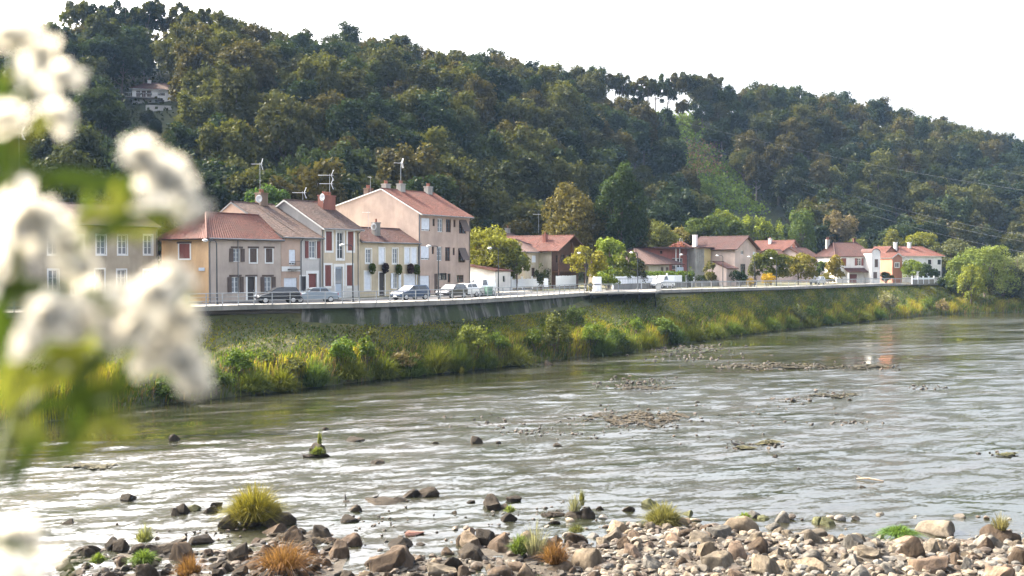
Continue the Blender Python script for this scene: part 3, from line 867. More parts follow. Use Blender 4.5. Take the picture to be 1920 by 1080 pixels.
P_('pl_brightwhite', (0.72, 0.70, 0.68)); P_('pl_yellow', (0.60, 0.48, 0.24)); P_('pl_beigepink', (0.58, 0.46, 0.40)); P_('pl_terracotta', (0.36, 0.165, 0.105)); P_('pl_stonecream', (0.50, 0.44, 0.34), 0.4)
P_('pl_red', (0.28, 0.10, 0.08))

U = Vector((0.537, 0.843, 0)).normalized(); OR = Vector((-14.6, 120.0, 0)); NI = Vector((-U.y, U.x, 0))
def trow(x):
    k = (x - 960) / FPX; return (k * OR.y - OR.x) / (U.x - k * U.y)
ROW = 'terraced houses along the riverside road'
ZB = 6.36
def zt(x, y):   # world z at street-front plane
    q = OR + U * trow(x); return pt(x, y, q.y).z

# beige house standing back, far end of the row
cH1 = OR + U * trow(391)
Ob = cH1 + NI * 6.6
h = House('terraced_house', 'grey beige house with white framed windows, set back behind the white blossoms', Ob, U, -18.5, -0.35, 8, ZB, 13.6, M['pl_greige'], ROW)
for x in (100, 148, 190, 230, 278): h.win(x, 441, 477, 0.95, sur='white', pane='curtain_glass', rev=0.16)
for x in (100, 143, 228, 277): h.win(x, 506, 553, 0.95, sur='white', pane='curtain_glass', mull=True)
h.door(187, 505, 560, 0.95, sur='white', mat='door_dark')
h.walls(4, h.H + 1.9); h.roof(4, h.H + 1.9, M['roof_brown'], M['wood']); gutter(h.root, 0, h.W, -0.45, h.H - 0.1, h.W - 0.15)
chimney(h.root, 5.0, 3.5, h.H + 1, h.H + 2.9)
HB = h

# first house of the row: mauve front, orange gable side
h = House('terraced_house', 'mauve plastered house with brown shutters and orange side wall', OR, U, trow(391), trow(527), 6.5, ZB, zt(460, 445), M['pl_mauve'], ROW, side=M['pl_orange'])
h.win(444, 466, 491, 0.95, pane='curtain_glass', shut='open', smat='shutter_brown', lintel='shutter_brown')
for x in (475, 504.5): h.win(x, 466, 492, 0.9, sur='white', shut='closed', smat='shutter_brown', lintel='shutter_brown')
h.win(441, 519, 549, 1.0, pane='curtain_glass', shut='open', smat='shutter_brown', lintel='shutter_brown')
h.win(502, 519, 549, 1.0, pane='curtain_glass', shut='open', smat='shutter_brown', lintel='shutter_brown')
h.door(471, 519, 566, 1.0, sur='white', mat='door_dark', lintel='shutter_brown', sw=0.2)
h.lwin(2.5, 4.0, 4.15, 5.55, sur='white', shut='closed', smat='shutter_red', lintel='shutter_brown', sw=0.14)
h.walls(3.25, h.H + 2.3, hips=(1, 0)); h.roof(3.25, h.H + 2.3, M['roof_red'], M['shutter_brown'], hipl=2.6, ov=0.45, bov=0.45)
gutter(h.root, -0.3, h.W, -0.5, h.H - 0.2, 0.12)
mb = MB(); mb.box(-0.03, -0.005, 0.5, 1.3, 3.0, 3.3); mb.build('street_plate', M['shutter_blue'], h.root)
mb = MB(); mb.tube([(3.6, -0.05, 0), (3.6, -0.05, h.H - 0.3)], 0.04, 5); mb.build('drainpipe', M['zinc'], h.root)
H1 = h

# pair under one roof: peach half and white half
zp = zt(560, 444)
h = House('terraced_house', 'narrow peach terraced house with a small balcony and white garage shutter', OR, U, trow(527), trow(563), 13, ZB, zp, M['pl_peach'], ROW)
h.win(548, 468, 497, 0.9, frame='white', pane='glass', shut='roller', smat='shutter_white')
h.door(545, 521, 556, 1.9, mat='shutter_white', kind='garage_door')
h.walls(7, h.H + 3.55)
h.roof(7, h.H + 3.55, M['roof_brown'], M['zinc'], side=0.1); gutter(h.root, 0, h.W, -0.48, h.H - 0.12)
mb = MB(); zz = h.zat(548, 505); mb.box(0.05, h.W - 0.05, -0.05, -0.012, zz - 0.2, zz + 0.3); mb.build('band', M['white'], h.root)
t = h.tx(548); mb = MB(); mb.box(t - 0.7, t + 0.7, -0.5, -0.052, zz - 0.1, zz + 0.05); b = mb.build('balcony', M['concrete'], h.root)
mb = MB()
for q in np.arange(-0.66, 0.67, 0.165): mb.tube([(t + q, -0.46, zz + 0.05), (t + q, -0.46, zz + 0.8)], 0.012, 4)
mb.tube([(t - 0.68, -0.46, zz + 0.8), (t + 0.68, -0.46, zz + 0.8)], 0.02, 4); mb.build('balustrade', M['metal_dark'], b)
h = House('terraced_house', 'narrow white terraced house with red shutters and an arched red door', OR, U, trow(563), trow(603), 13, ZB, zp, M['pl_white'], ROW)
h.win(586, 452, 484, 1.0, sur='white', pane='curtain_glass', shut='open', smat='shutter_red')
h.door(570, 518, 556, 1.1, sur='white', mat='door_dark')
h.door(585.5, 513, 556, 1.3, sur='white', mat='shutter_red', sw=0.3)
h.walls(7, h.H + 3.55); h.roof(7, h.H + 3.55, M['roof_brown'], M['zinc'], side=0.0); gutter(h.root, 0, h.W, -0.48, h.H - 0.12, 0.1)
mb = MB(); mb.tube([(h.W - 0.25, -0.05, 0), (h.W - 0.25, -0.05, h.H - 0.2)], 0.05, 5); mb.build('drainpipe', M['zinc'], h.root)
H2 = h
chimney(H2.root, 1.4, 6.9, h.H + 3.0, h.H + 4.7, 1.0, 0.9, 'brick_brown', 2)

# tall cream house
h = House('terraced_house', 'tall cream terraced house with dark red shutters and a balcony door', OR, U, trow(603), trow(675), 10.5, ZB, zt(640, 427), M['pl_cream'], ROW, side=M['pl_grey'])
for x in (617, 657.5): h.win(x, 434, 470, 0.95, sur='white', shut='closed', smat='shutter_red', sw=0.22)
h.win(638, 436, 485, 1.0, sur='white', pane='glass', sw=0.22)
for x in (615, 655.5): h.win(x, 497, 537, 0.95, sur='white', shut='closed', smat='shutter_red', sw=0.22)
h.door(635.5, 500, 556, 1.15, sur='white', mat='shutter_blue', glass=True, sw=0.3)
h.walls(5.2, h.H + 2.9, base=(1.3, M['pl_white'])); h.roof(5.2, h.H + 2.9, M['roof_brown'], M['white'], side=0.2, ov=0.55); gutter(h.root, 0, h.W, -0.62, h.H - 0.2, h.W - 0.35)
mb = MB(); mb.tube([(0.15, -0.06, 0), (0.15, -0.06, h.H - 0.2)], 0.055, 5); mb.build('drainpipe', M['zinc'], h.root)
H4 = h
c = chimney(h.root, h.W - 0.9, 4.0, h.H + 1.6, h.H + 3.6, 2.0, 0.8, 'brick', 4)

# low cream house with flower baskets
h = House('terraced_house', 'low cream terraced house with white shutters and hanging flower baskets', OR, U, trow(675), trow(785), 6.2, ZB, zt(730, 453.5), M['pl_cream2'], ROW)
h.win(691, 467, 493, 0.95, sur='white', pane='curtain_glass')
for x in (716, 763.5, 776): h.win(x, 465, 494, 0.95, sur='white', shut='closed', smat='shutter_white')
h.win(741, 466, 494, 0.95, sur='white', pane='curtain_glass')
h.win(689, 509, 543, 1.0, sur='white', shut='closed', smat='shutter_white')
h.win(741.5, 512, 541, 0.85, sur='white', pane='curtain_glass', shut='open', smat='shutter_white', sw=0.06)
h.door(716, 511, 557, 1.0, sur='white', mat='door_dark')
h.door(769, 515, 553, 2.2, sur='white', mat='shutter_white', kind='garage_door')
h.walls(2.9, h.H + 1.55); h.roof(2.9, h.H + 1.55, M['roof_maroon'], M['zinc'], side=0.0, ov=0.35); gutter(h.root, 0, h.W, -0.42, h.H - 0.12, h.W - 0.12)
H5 = h
chimney(h.root, h.tx(722), 1.3, h.H + 0.3, h.H + 2.1, 0.9, 0.55, 'concrete', 1)

# flower baskets on the low cream house
def basket(x, y, tone, label):
    t = H5.tx(x); z = H5.zat(x, y); q = H5.p + U * t - NI * 0.35
    root = empty('flower_basket', (q.x, q.y, ZB + z), math.atan2(U.y, U.x), label, 'flower basket', 'hanging flower baskets on the low cream house')
    mb = MB(); mb.lathe((0, 0, -0.1), [(0.0, -0.15), (0.22, -0.1), (0.32, 0.08), (0.32, 0.12), (0.0, 0.12)], 10); mb.tube([(0, 0, 0.1), (0, 0.3, 0.5)], 0.015, 4); mb.build('basket', M['wood'], root)
    n = 420; d = rng.normal(size=(n, 3)); d /= np.linalg.norm(d, axis=1)[:, None]
    r = rng.uniform(0.5, 1.0, (n, 1)) ** 0.5
    C = d * r * np.array([0.42, 0.32, 0.42]) + np.array([0, -0.05, -0.05]) + np.array([0, 0, -0.35]) * (rng.random((n, 1)) < 0.25)
    V, F = leaf_quads(C, 0.16, rng); f = mesh_np('foliage', V, F, M['foliage'], parent=root); f.color = (*tone, 1)

def leaf_quads(C, size, R, elong=1.5, outward=None, droop=0.0, jit=0.75):
    """diamond leaves about centres C"""
    n = len(C); a = R.normal(size=(n, 3))
    if outward is not None:
        nn = outward + jit * R.normal(size=(n, 3)); nn /= np.linalg.norm(nn, axis=1)[:, None] + 1e-9
        a = a - (a * nn).sum(1)[:, None] * nn
    a /= np.linalg.norm(a, axis=1)[:, None] + 1e-9
    b = R.normal(size=(n, 3)) if outward is None else np.cross(nn, a)
    if outward is None: b = b - (b * a).sum(1)[:, None] * a
    b /= np.linalg.norm(b, axis=1)[:, None] + 1e-9
    s = size * R.uniform(0.6, 1.35, (n, 1))
    V = np.stack([C - a * s * elong * 0.5, C + b * s * 0.5, C + a * s * elong * 0.5 - np.array([0, 0, droop]) * s, C - b * s * 0.5], 1).reshape(-1, 3)
    return V, np.arange(4 * n).reshape(n, 4)
for x, y, tone, lab in [(693, 500, (0.07, 0.10, 0.02), 'green flower basket nearest the tall cream house'),
                        (718, 499.5, (0.045, 0.03, 0.035), 'dark purple flower basket above the dark front door of the low cream house'),
                        (743, 502, (0.08, 0.11, 0.025), 'light green flower basket above the ground-floor window with open white shutters'),
                        (765, 500.5, (0.06, 0.03, 0.03), 'dark reddish flower basket above the white garage door'),
                        (776.5, 502, (0.07, 0.10, 0.025), 'trailing green flower basket beside the salmon apartment block')]:
    basket(x, y, tone, lab)

# three-storey block
h = House('apartment_block', 'three-storey salmon apartment block with a red tiled roof and blank gable wall', OR, U, trow(785), trow(881), 15, ZB, zt(830, 401.5), M['pl_pink'], ROW, 'apartment block')
for (ya, yb, ka) in ((409, 433, 0), (461.5, 487, -1.5)):
    h.win(798 + ka * 0.7, ya, yb, 1.6, sur=None, frame='white', pane='curtain_glass', shut='roller', smat='shutter_white')
    h.win(813.5 + ka, ya + 1, ya + 15, 0.45, pane='glass', frame='wood', mull=False)
    h.win(825.5 + ka, ya + 1, yb + 2, 1.05, pane='curtain_glass', frame='white')
    h.win(841 + ka, ya + 2, yb + 2.5, 1.05, pane='glass', frame='wood')
    h.win(852.5 + ka, ya + 3, ya + 17, 0.45, pane='glass', frame='wood', mull=False)
    h.win(867.5 + ka, ya + 4, yb + 5, 1.5, pane='glass', frame='wood', shut='tilted', smat='shutter_brown')
h.door(794.5, 517, 550, 2.3, mat='shutter_white', kind='garage_door'); h.door(818, 513, 548, 0.8, mat='shutter_brown')
h.win(830, 512, 525, 1.7, pane='glass', frame='metal_dark'); h.win(842, 513, 530, 0.6, pane='glass', frame='wood', mull=False); h.win(863, 515.5, 530, 1.5, pane='glass', frame='wood')
h.walls(5.6, h.H + 2.95, bz=h.H + 0.6); rf = h.roof(5.6, h.H + 2.95, M['roof_new'], M['white'], bz=h.H + 0.6, side=0.1, ov=0.6)
gutter(h.root, 0, h.W, -0.66, h.H - 0.28, h.W - 0.1); mb = MB(); mb.tube([(0.1, -0.06, 0), (0.1, -0.06, h.H - 0.2)], 0.06, 5); mb.build('drainpipe', M['zinc'], h.root)
H6 = h
for (x, y, zt_) in ((1.0, 8.5, 3.1), (1.6, 6.2, 3.6), (h.W * 0.33, 5.4, 3.7), (h.W - 1.5, 5.4, 3.7)): chimney(h.root, x, y, h.H + 1.8, h.H + zt_, 0.9, 0.7, 'brick_brown' if x < 1.5 else 'stone', 2)
# ------------------------------------------------------------------ villas further along the road
U2 = Vector((0.65, 0.76, 0)).normalized()
def villa(name, label, x, d, u, W, D, ze, wall, group=None, zb=None, **k):
    p = pt(x, HY, d); zb = (zg((p.x, p.y)) - 0.03) if zb is None else zb
    return House(name, label, (p.x, p.y), u, 0, W, D, zb, ze, wall, group, 'house', **k)
VIL = 'villas beyond the terraced row'
# lean-to shed, white
h = villa('garden_shed', 'small white shed with a sloping red tiled roof beside the apartment block', 928, 142, U2, 3.2, 5.5, 9.0, M['pl_brightwhite'])
h.root['category'] = 'shed'; h.lops = []
h.win(945, 517, 529, 0.5, pane='glass', frame='metal_grey', mull=False)
W, D, H = h.W, h.D, h.H; h.walls()
mb = MB(); roof_plane(mb, (-0.2, D + 0.2, H + 0.95), (-0.2, -0.25, H + 0.12), (W + 0.25, -0.25, H + 0.12), (W + 0.25, D + 0.2, H + 0.95), 0.3)
mb.build('roof', [M['roof_new'], M['wood']], h.root)
mb = MB(); mb.poly([(0.0, 0, H), (0.0, D, H + 0.85), (0.0, D, H)]); mb.poly([(0, D, H), (0, D, H + 0.85), (W, D, H + 0.85), (W, D, H)]); mb.build('gable', M['pl_brightwhite'], h.root)

# cream house with the wooden chalet gable
h = villa('chalet_house', 'house with a dark timber gable balcony under an orange roof', 1034, 158, U, 8.2, 14, 12.15, M['wood'], VIL, side=M['pl_stonecream'])
h.win(1046, 478, 493, 1.1, pane='glass', frame='wood'); h.win(1056, 477, 493, 1.1, pane='glass', frame='wood'); h.win(1067, 477, 494, 1.3, pane='glass', frame='wood')
h.walls(4.1, h.H + 2.0, front_gable=True); h.gable_roof(4.1, h.H + 2.05, M['roof_new'], M['wood'], 0.7, 1.6)
zz = 2.6
mb = MB(); mb.box(0.05, h.W - 0.05, -1.3, -0.02, zz - 0.18, zz); b = mb.build('balcony', M['wood'], h.root)
mb = MB()
for q in np.arange(0.1, h.W - 0.05, 0.22): mb.box(q, q + 0.13, -1.28, -1.24, zz, zz + 0.95)
mb.box(0.05, h.W - 0.05, -1.31, -1.2, zz + 0.96, zz + 1.05); mb.build('balustrade', M['wood'], b)
for q in (0.1, h.W / 2, h.W - 0.1):
    mb = MB(); mb.box(q - 0.09, q + 0.09, -1.27, -1.1, 0, h.H - 0.1 + (1.2 if q == h.W / 2 else 0)); mb.build('post', M['wood'], h.root)
chimney(h.root, 2.4, 2.5, h.H + 0.6, h.H + 2.2, 0.7, 0.6, 'brick', 1)
h = villa('stone_house', 'cream stone house with two white shuttered windows and a dark hipped roof', 985, 156, U, 6.2, 8, 11.9, M['pl_stonecream'], VIL)
for x in (1001, 1016.5): h.win(x, 479, 492, 1.1, sur=None, shut='closed', smat='shutter_white')
for x in (1000, 1016): h.win(x, 502, 520, 1.0, pane='glass', frame='wood')
h.walls(4, h.H + 1.7, hips=(1, 1)); h.roof(4, h.H + 1.7, M['roof_dark'], M['zinc'], hipl=2.2, hipr=2.2, ov=0.5, bov=0.4); gutter(h.root, -0.3, h.W, -0.55, h.H - 0.2, h.W - 0.1)
# roof further back
h = villa('back_house', 'low house with a dark brown roof behind the yellow-green tree', 968, 182, U, 7, 9, 13.2, M['pl_white'], VIL)
h.win(985, 470, 482, 1.0, pane='glass'); h.walls(4.5, h.H + 2.2); h.roof(4.5, h.H + 2.2, M['roof_dark'], M['zinc'])
chimney(h.root, 4.3, 4.5, h.H + 1.9, h.H + 3.0, 0.8, 0.6, 'stone', 1)

# single-storey cream house with dark roof
h = villa('cream_bungalow', 'cream bungalow with a broad dark roof and two small dark windows', 1216, 172, U2, 6.2, 12, 10.15, M['pl_stonecream'], VIL, side=M['pl_stonecream'])
for x in (1241.5, 1251): h.win(x, 501, 511, 0.85, pane='glass', frame='shutter_brown', shut='closed', smat='shutter_brown')
h.walls(4.5, h.H + 2.3, hips=(1, 1)); h.roof(4.5, h.H + 2.3, M['roof_dark'], M['wood'], hipl=2.5, hipr=2.2, ov=0.6, bov=0.5, side=3.2)
# flat-roofed modern house: red recess, stone pillar, yellow block
h = villa('modern_house', 'flat-roofed modern house with red fascia, grey stone pillar and yellow block', 1216, 186, U2, 13.2, 9, 12.75, M['pl_red'], VIL)
h.win(1270, 484, 505, 3.6, pane='glass', frame='white'); h.win(1240, 470, 476, 0.8, pane='glass', frame='wood', mull=False); h.win(1275, 471, 476, 0.9, pane='glass', frame='wood', mull=False)
h.walls()
mb = MB(); mb.box(-0.4, h.W + 0.1, -1.4, h.D + 0.2, h.H + 0.002, h.H + 0.28); mb.build('roof', M['roof_dark'], h.root)
mb = MB(); mb.box(7.2, 9.6, -1.2, -0.02, 2.1, 2.3); b = mb.build('balcony', M['concrete'], h.root)
mb = MB(); mb.box(7.2, 9.6, -1.2, -1.14, 2.301, 3.1); mb.build('balustrade', M['shutter_blue'], b)
for q in (7.3, 8.6):
    mb = MB(); mb.tube([(q, -1.0, 0), (q, -1.0, h.H)], 0.1, 8); mb.build('column', M['white'], h.root)
mb = MB(); x0, x1 = h.tx(1288), h.tx(1305)
R = random.Random(3); mb.box(x0, x1, -1.7, -0.01, 0, h.H + 0.1)
for k in range(26):
    for q in range(4):
        w = (x1 - x0) / 4; zz = 0.1 + k * 0.245
        if zz < h.H - 0.2: mb.box(x0 + q * w + 0.02, x0 + q * w + w - 0.03, -1.7 - R.uniform(0.02, 0.09), -1.701, zz, zz + 0.21)
mb.build('stone_pillar', M['stone'], h.root)
h2 = villa('yellow_annex', 'yellow flat-roofed annex with one square window beside the grey stone pillar', 1306, 195, U2, 5.2, 6, 12.9, M['pl_yellow'], VIL)
h2.win(1316.5, 485, 497, 1.5, pane='glass', frame='metal_dark'); h2.win(1316, 512, 518, 1.5, pane='glass', frame='metal_dark'); h2.walls()
mb = MB(); mb.box(-0.2, h2.W + 0.5, -0.6, h2.D + 0.2, h2.H + 0.002, h2.H + 0.22); mb.build('roof', M['roof_dark'], h2.root)
# large beige gabled house
h = villa('gabled_house', 'large pale beige gabled house with a white chimney and brown roof', 1378, 196, U2, 8.2, 9.5, 12.9, M['pl_beigepink'], VIL)
h.win(1391.5, 470, 477, 1.0, pane='glass', frame='white'); h.win(1414, 472, 479, 1.0, pane='glass', frame='white', shut='closed', smat='shutter_white'); h.win(1393, 495, 512, 1.9, pane='glass', frame='wood')
h.win(1357, 480, 488, 1, pane='glass') if False else None
h.lwin(6.0, 7.0, 2.9, 3.9, pane='glass', frame='metal_dark')
h.walls(4.1, h.H + 2.2, front_gable=True); h.gable_roof(4.1, h.H + 2.2, M['roof_maroon'], M['wood'], 0.6, 0.7)
chimney(h.root, 0.6, 8.8, h.H - 0.2, h.H + 2.5, 0.7, 0.7, 'white', 0)
h = villa('pink_garage', 'small pale pink garage with a sloping tiled roof in front of the beige house', 1362, 178, U2, 3.4, 3.6, 9.3, M['pl_beigepink'], VIL)
h.root['category'] = 'garage'
h.walls(2.5, h.H + 1.0); h.roof(2.5, h.H + 1.0, M['roof_maroon'], M['wood'])
# red roofs behind
h = villa('orange_roofed_house', 'white-gabled house with a bright orange roof behind the beige house', 1474, 236, U2, 6.5, 9, 13.2, M['pl_brightwhite'], VIL)
h.win(1485, 468, 474, 0.9, pane='glass'); h.walls(3.2, h.H + 2.0, front_gable=True); h.gable_roof(3.2, h.H + 2.0, M['roof_new'], M['wood'], 0.6, 0.6)
chimney(h.root, 2.2, 5, h.H + 0.8, h.H + 2.4, 0.7, 0.6, 'white', 1)
h = villa('brown_roofed_house', 'low pale house with a brown roof between the orange roof and the white villa', 1466, 222, U2, 6, 7, 11.2, M['pl_beigepink'], VIL)
h.win(1480, 492, 499, 1.0, pane='glass'); h.walls(3.5, h.H + 1.7); h.roof(3.5, h.H + 1.7, M['roof_maroon'], M['wood'], side=0.5)
h = villa('long_roofed_house', 'low pink house with a long maroon roof beside the conical tree', 1517, 224, U2, 7.5, 9, 10.9, M['pl_beigepink'], VIL)
h.win(1528, 496, 504, 1.0, pane='glass'); h.win(1545, 495, 503, 1.0, pane='glass')
h.walls(4.5, h.H + 2.5); h.roof(4.5, h.H + 2.5, M['roof_maroon'], M['wood'], side=0.4); chimney(h.root, 2.0, 4.4, h.H + 1.9, h.H + 3.2, 0.6, 0.5, 'brick', 1)
# white villa with maroon roof and round-topped bay
u3 = Vector((0.97, 0.25, 0)).normalized()
h = villa('white_villa', 'white two-storey villa with maroon roof, red shutters and round-topped bay', 1569, 219, u3, 8.0, 8, 11.7, M['pl_brightwhite'], VIL)
for x in (1582.5, 1610.5): h.win(x, 484, 498, 1.0, pane='glass', frame='white', shut='closed' if x < 1600 else 'open', smat='shutter_red')
h.door(1600, 514, 527, 1.8, mat='shutter_red'); h.win(1624, 514, 522, 1.0, pane='glass')
h.walls(4, h.H + 2.7, hips=(1, 1)); h.roof(4, h.H + 2.7, M['roof_maroon'], M['wood'], hipl=1.6, hipr=0.9, ov=0.4, bov=0.4)
mb = MB(); roof_plane(mb, (1.6, -1.7, 2.3), (h.W - 0.1, -1.7, 2.3), (h.W - 0.1, -0.02, 3.1), (1.6, -0.02, 3.1), 0.3); mb.build('porch_roof', [M['roof_maroon'], M['wood']], h.root)
for q in (1.8, h.W - 0.3):
    mb = MB(); mb.box(q - 0.12, q + 0.12, -1.6, -1.36, 0, 2.25); mb.build('column', M['white'], h.root)
chimney(h.root, 6.6, 4.2, h.H + 2.0, h.H + 3.6, 0.45, 0.45, 'roof_red', 0); chimney(h.root, 1.0, 5.2, h.H + 1.4, h.H + 3.3, 0.7, 0.6, 'stone', 2)
bay = villa('white_bay_tower', 'narrow white bay with a rounded gable at the end of the white villa', 1634, 218, u3, 2.05, 6, 12.1, M['pl_brightwhite'], VIL)
bay.win(1643, 486, 501, 0.8, pane='glass', frame='wood', shut='closed', smat='shutter_brown'); bay.win(1641, 510, 524, 0.9, pane='glass', frame='wood', shut='closed', smat='shutter_brown')
bay.walls(); mb = MB(); n = 12; W = bay.W
prof = [(W / 2 - (W / 2) * math.cos(math.pi * i / n), bay.H + 0.95 * math.sin(math.pi * i / n)) for i in range(n + 1)]
for y in (0, bay.D): mb.poly([(x, y, z) for x, z in prof])
mb.build('gable', M['pl_brightwhite'], bay.root)
mb = MB()
for i in range(n):
    (xa, za), (xb, zb_) = prof[i], prof[i + 1]; e = 0.1
    mb.quad((xa, -0.15, za + e), (xb, -0.15, zb_ + e), (xb, bay.D, zb_ + e), (xa, bay.D, za + e)); mb.quad((xa, -0.15, za), (xb, -0.15, zb_), (xb, -0.15, zb_ + e), (xa, -0.15, za + e))
mb.build('roof', M['roof_maroon'], bay.root)
# terracotta house and white hipped house at the end
h = villa('terracotta_house', 'small terracotta-walled gabled house beside the round-topped white bay', 1673, 226, u3, 2.4, 5, 11.4, M['pl_terracotta'], VIL)
h.win(1682, 493, 501, 1.0, sur='white', pane='glass'); h.walls(1.2, h.H + 0.85, front_gable=True); h.gable_roof(1.2, h.H + 0.85, M['roof_red'], M['white'], 0.3, 0.4)
h = villa('terracotta_wing', 'terracotta wing with a red lean roof and a glazed veranda behind the small gabled house', 1654, 231, u3, 4.4, 6, 11.8, M['pl_terracotta'], VIL)
h.win(1664, 497, 508, 2.0, pane='glass', frame='white'); h.walls(2.2, h.H + 1.9, front_gable=True); h.gable_roof(2.2, h.H + 1.9, M['roof_red'], M['wood'], 0.3, 0.3)
h = villa('end_house', 'white house with hipped red roof and white chimneys, last house before the willows', 1691, 238, u3, 10.2, 8, 11.9, M['pl_brightwhite'], VIL)
for x in (1707, 1743, 1761): h.win(x, 487, 496, 0.9, pane='glass', frame='metal_dark')
for x in (1745, 1760): h.win(x, 508, 517, 1.1, pane='glass', frame='metal_dark')
h.walls(4, h.H + 2.0, hips=(1, 1)); h.roof(4, h.H + 2.0, M['roof_red'], M['white'], hipl=2.0, hipr=2.5, ov=0.5, bov=0.4)
for q in (0.6, 4.2): chimney(h.root, q, 3.4, h.H + 0.8, h.H + 2.9, 0.6, 0.6, 'white', 0)
# roof only just seen behind the flower shrub
h = villa('pink_roofed_house', 'house with a faded pink tiled roof half hidden by shrubs behind the modern house', 1276, 214, U2, 6.0, 8, 12.9, M['pl_beigepink'], VIL)
h.win(1290, 474, 481, 0.9, pane='glass'); h.walls(3.8, h.H + 1.9); h.roof(3.8, h.H + 1.9, M['roof_new'], M['wood']); chimney(h.root, 2.6, 1.6, h.H + 0.6, h.H + 2.2, 0.6, 0.5, 'white', 1)

# villa up on the hillside
hp = march(292, 202, 170, 330)
hd = hp.y + 1.0
def hz(y): return pt(290, y, hd).z
h = villa('hillside_villa', 'white villa with brownish-red hipped roof and balcony high on the wooded hill', 250, hd, Vector((0.96, 0.27, 0)), 9.6, 8, hz(165), M['pl_brightwhite'], None, zb=hp.z - 1.2)
for x in (262, 272, 282): h.win(x, 170, 181.5, 0.95, pane='glass', frame='wood', shut='closed', smat='shutter_brown')
h.win(305, 174, 179, 1.6, pane='glass', frame='wood')
h.win(302, 187, 194, 2.0, pane='glass', frame='wood')
h.walls(4, h.H + 1.9, hips=(1, 1)); h.roof(4, h.H + 1.9, M['roof_maroon'], M['white'], hipl=3.2, hipr=2.5, ov=0.6, bov=0.4)
zz = h.zat(270, 183.5)
mb = MB(); mb.box(-1.4, 6.2, -1.6, -0.02, zz - 0.2, zz); b = mb.build('balcony', M['concrete'], h.root)
mb = MB(); mb.tube([(-1.4, -1.55, zz + 0.9), (6.2, -1.55, zz + 0.9)], 0.03, 5)
for q in np.arange(-1.4, 6.21, 0.4): mb.tube([(q, -1.55, zz), (q, -1.55, zz + 0.9)], 0.018, 4)
mb.build('balustrade', M['white'], b)
mb = MB(); mb.box(3.2, 8.8, -4.6, -2.2, zz - 5.2, zz - 2.2); mb.build('terrace', M['pl_white'], h.root)
chimney(h.root, 3.6, 3.8, h.H + 1.2, h.H + 2.4, 0.8, 0.6, 'white', 1)
VILLA_P = hp

# ------------------------------------------------------------------ fences
def slat_fence(label, x0, x1, off, z0, z1, gate=(), slat=0.62, posts=True, d0=None, d1=None, mat='white_fence', group='white panel fences along the road', name='panel_fence'):
    p0, dd, s0 = prom(x0, off); p1, dd, s1 = prom(x1, off)
    if d0: q = pt(x0, HY, d0); p0 = np.array([q.x, q.y])
    if d1: q = pt(x1, HY, d1); p1 = np.array([q.x, q.y])
    L = float(np.linalg.norm(p1 - p0)); d = (p1 - p0) / L; zb = zg(p0) - 0.02
    root = empty(name, (p0[0], p0[1], zb), math.atan2(d[1], d[0]), label, 'fence', group)
    mb = MB(); mb.box(0, L, 0.0, 0.2, 0, z0); mb.build('low_wall', M['concrete'], root)
    n = max(2, int(L / slat)); R = random.Random(int(x0))
    for i in range(n):
        a = L * i / n
        if any(g0 < a / L < g1 for g0, g1 in gate): continue
        mb = MB(); top = z1 + R.uniform(-0.04, 0.04); mb.box(a + 0.02, a + L / n - 0.035, 0.05, 0.09, z0 + 0.06, top)
        mb.box(a + 0.02, a + L / n - 0.035, 0.03, 0.049, z0 + 0.2, z0 + 0.28); mb.build('panel', M[mat], root)
    if posts:
        for i in range(0, n + 1, max(1, n // 3)):
            mb = MB(); a = L * i / n; mb.box(a - 0.1, a + 0.1, -0.02, 0.18, 0, z1 + 0.3); mb.box(a - 0.13, a + 0.13, -0.05, 0.21, z1 + 0.301, z1 + 0.36); mb.build('post', M[mat], root)
    return root
slat_fence('white panel fence beside the white shed, partly behind the white van', 872, 931, 12, 0.25, 1.5, d0=134, d1=146)
slat_fence('white panel fence with stepped panels in front of the cream stone house', 960, 1022, 12, 0.3, 1.55, d0=146, d1=158)
slat_fence('short white slatted gate fence between the dark hedge and the street tree', 1043, 1081, 12, 0.4, 1.95, slat=0.4, posts=False, d0=152, d1=160)
slat_fence('long white panel fence on a grey low wall below the bungalow hedge', 1150, 1303, 12, 0.75, 1.9, gate=((0.82, 0.86),), d0=151, d1=172)
slat_fence('grey low fence wall below the yellow annex and pink garage', 1306, 1420, 12, 0.7, 0.95, posts=False, d0=173, d1=190, mat='concrete', group=None, name='low_wall_fence')
slat_fence('white garden wall with square pillars beside the far willows', 1711, 1752, 6, 0.9, 1.25, posts=True, slat=1.2, d0=219, d1=226, name='garden_wall_fence', group=None)
# stacked white cabinets
p = pt(1120, 548, 137); root = empty('utility_cabinet', (p.x, p.y, zg(p)), 0.35, 'white utility cabinet in two stacked halves beside the yellow street tree', 'utility cabinet')
for k, (a, b) in enumerate(((0.1, 0.95), (1.05, 2.0))):
    mb = MB(); mb.box(-0.5, 0.5, -0.2, 0.25, a, b); mb.box(-0.47, -0.02, -0.225, -0.201, a + 0.06, b - 0.06); mb.box(0.02, 0.47, -0.225, -0.201, a + 0.06, b - 0.06); mb.build('cabinet_box', M['white_fence'], root)
mb = MB(); mb.box(-0.45, 0.45, -0.15, 0.2, 0, 0.099); mb.box(-0.45, 0.45, -0.15, 0.2, 0.951, 1.049); mb.build('plinth', M['metal_dark'], root)

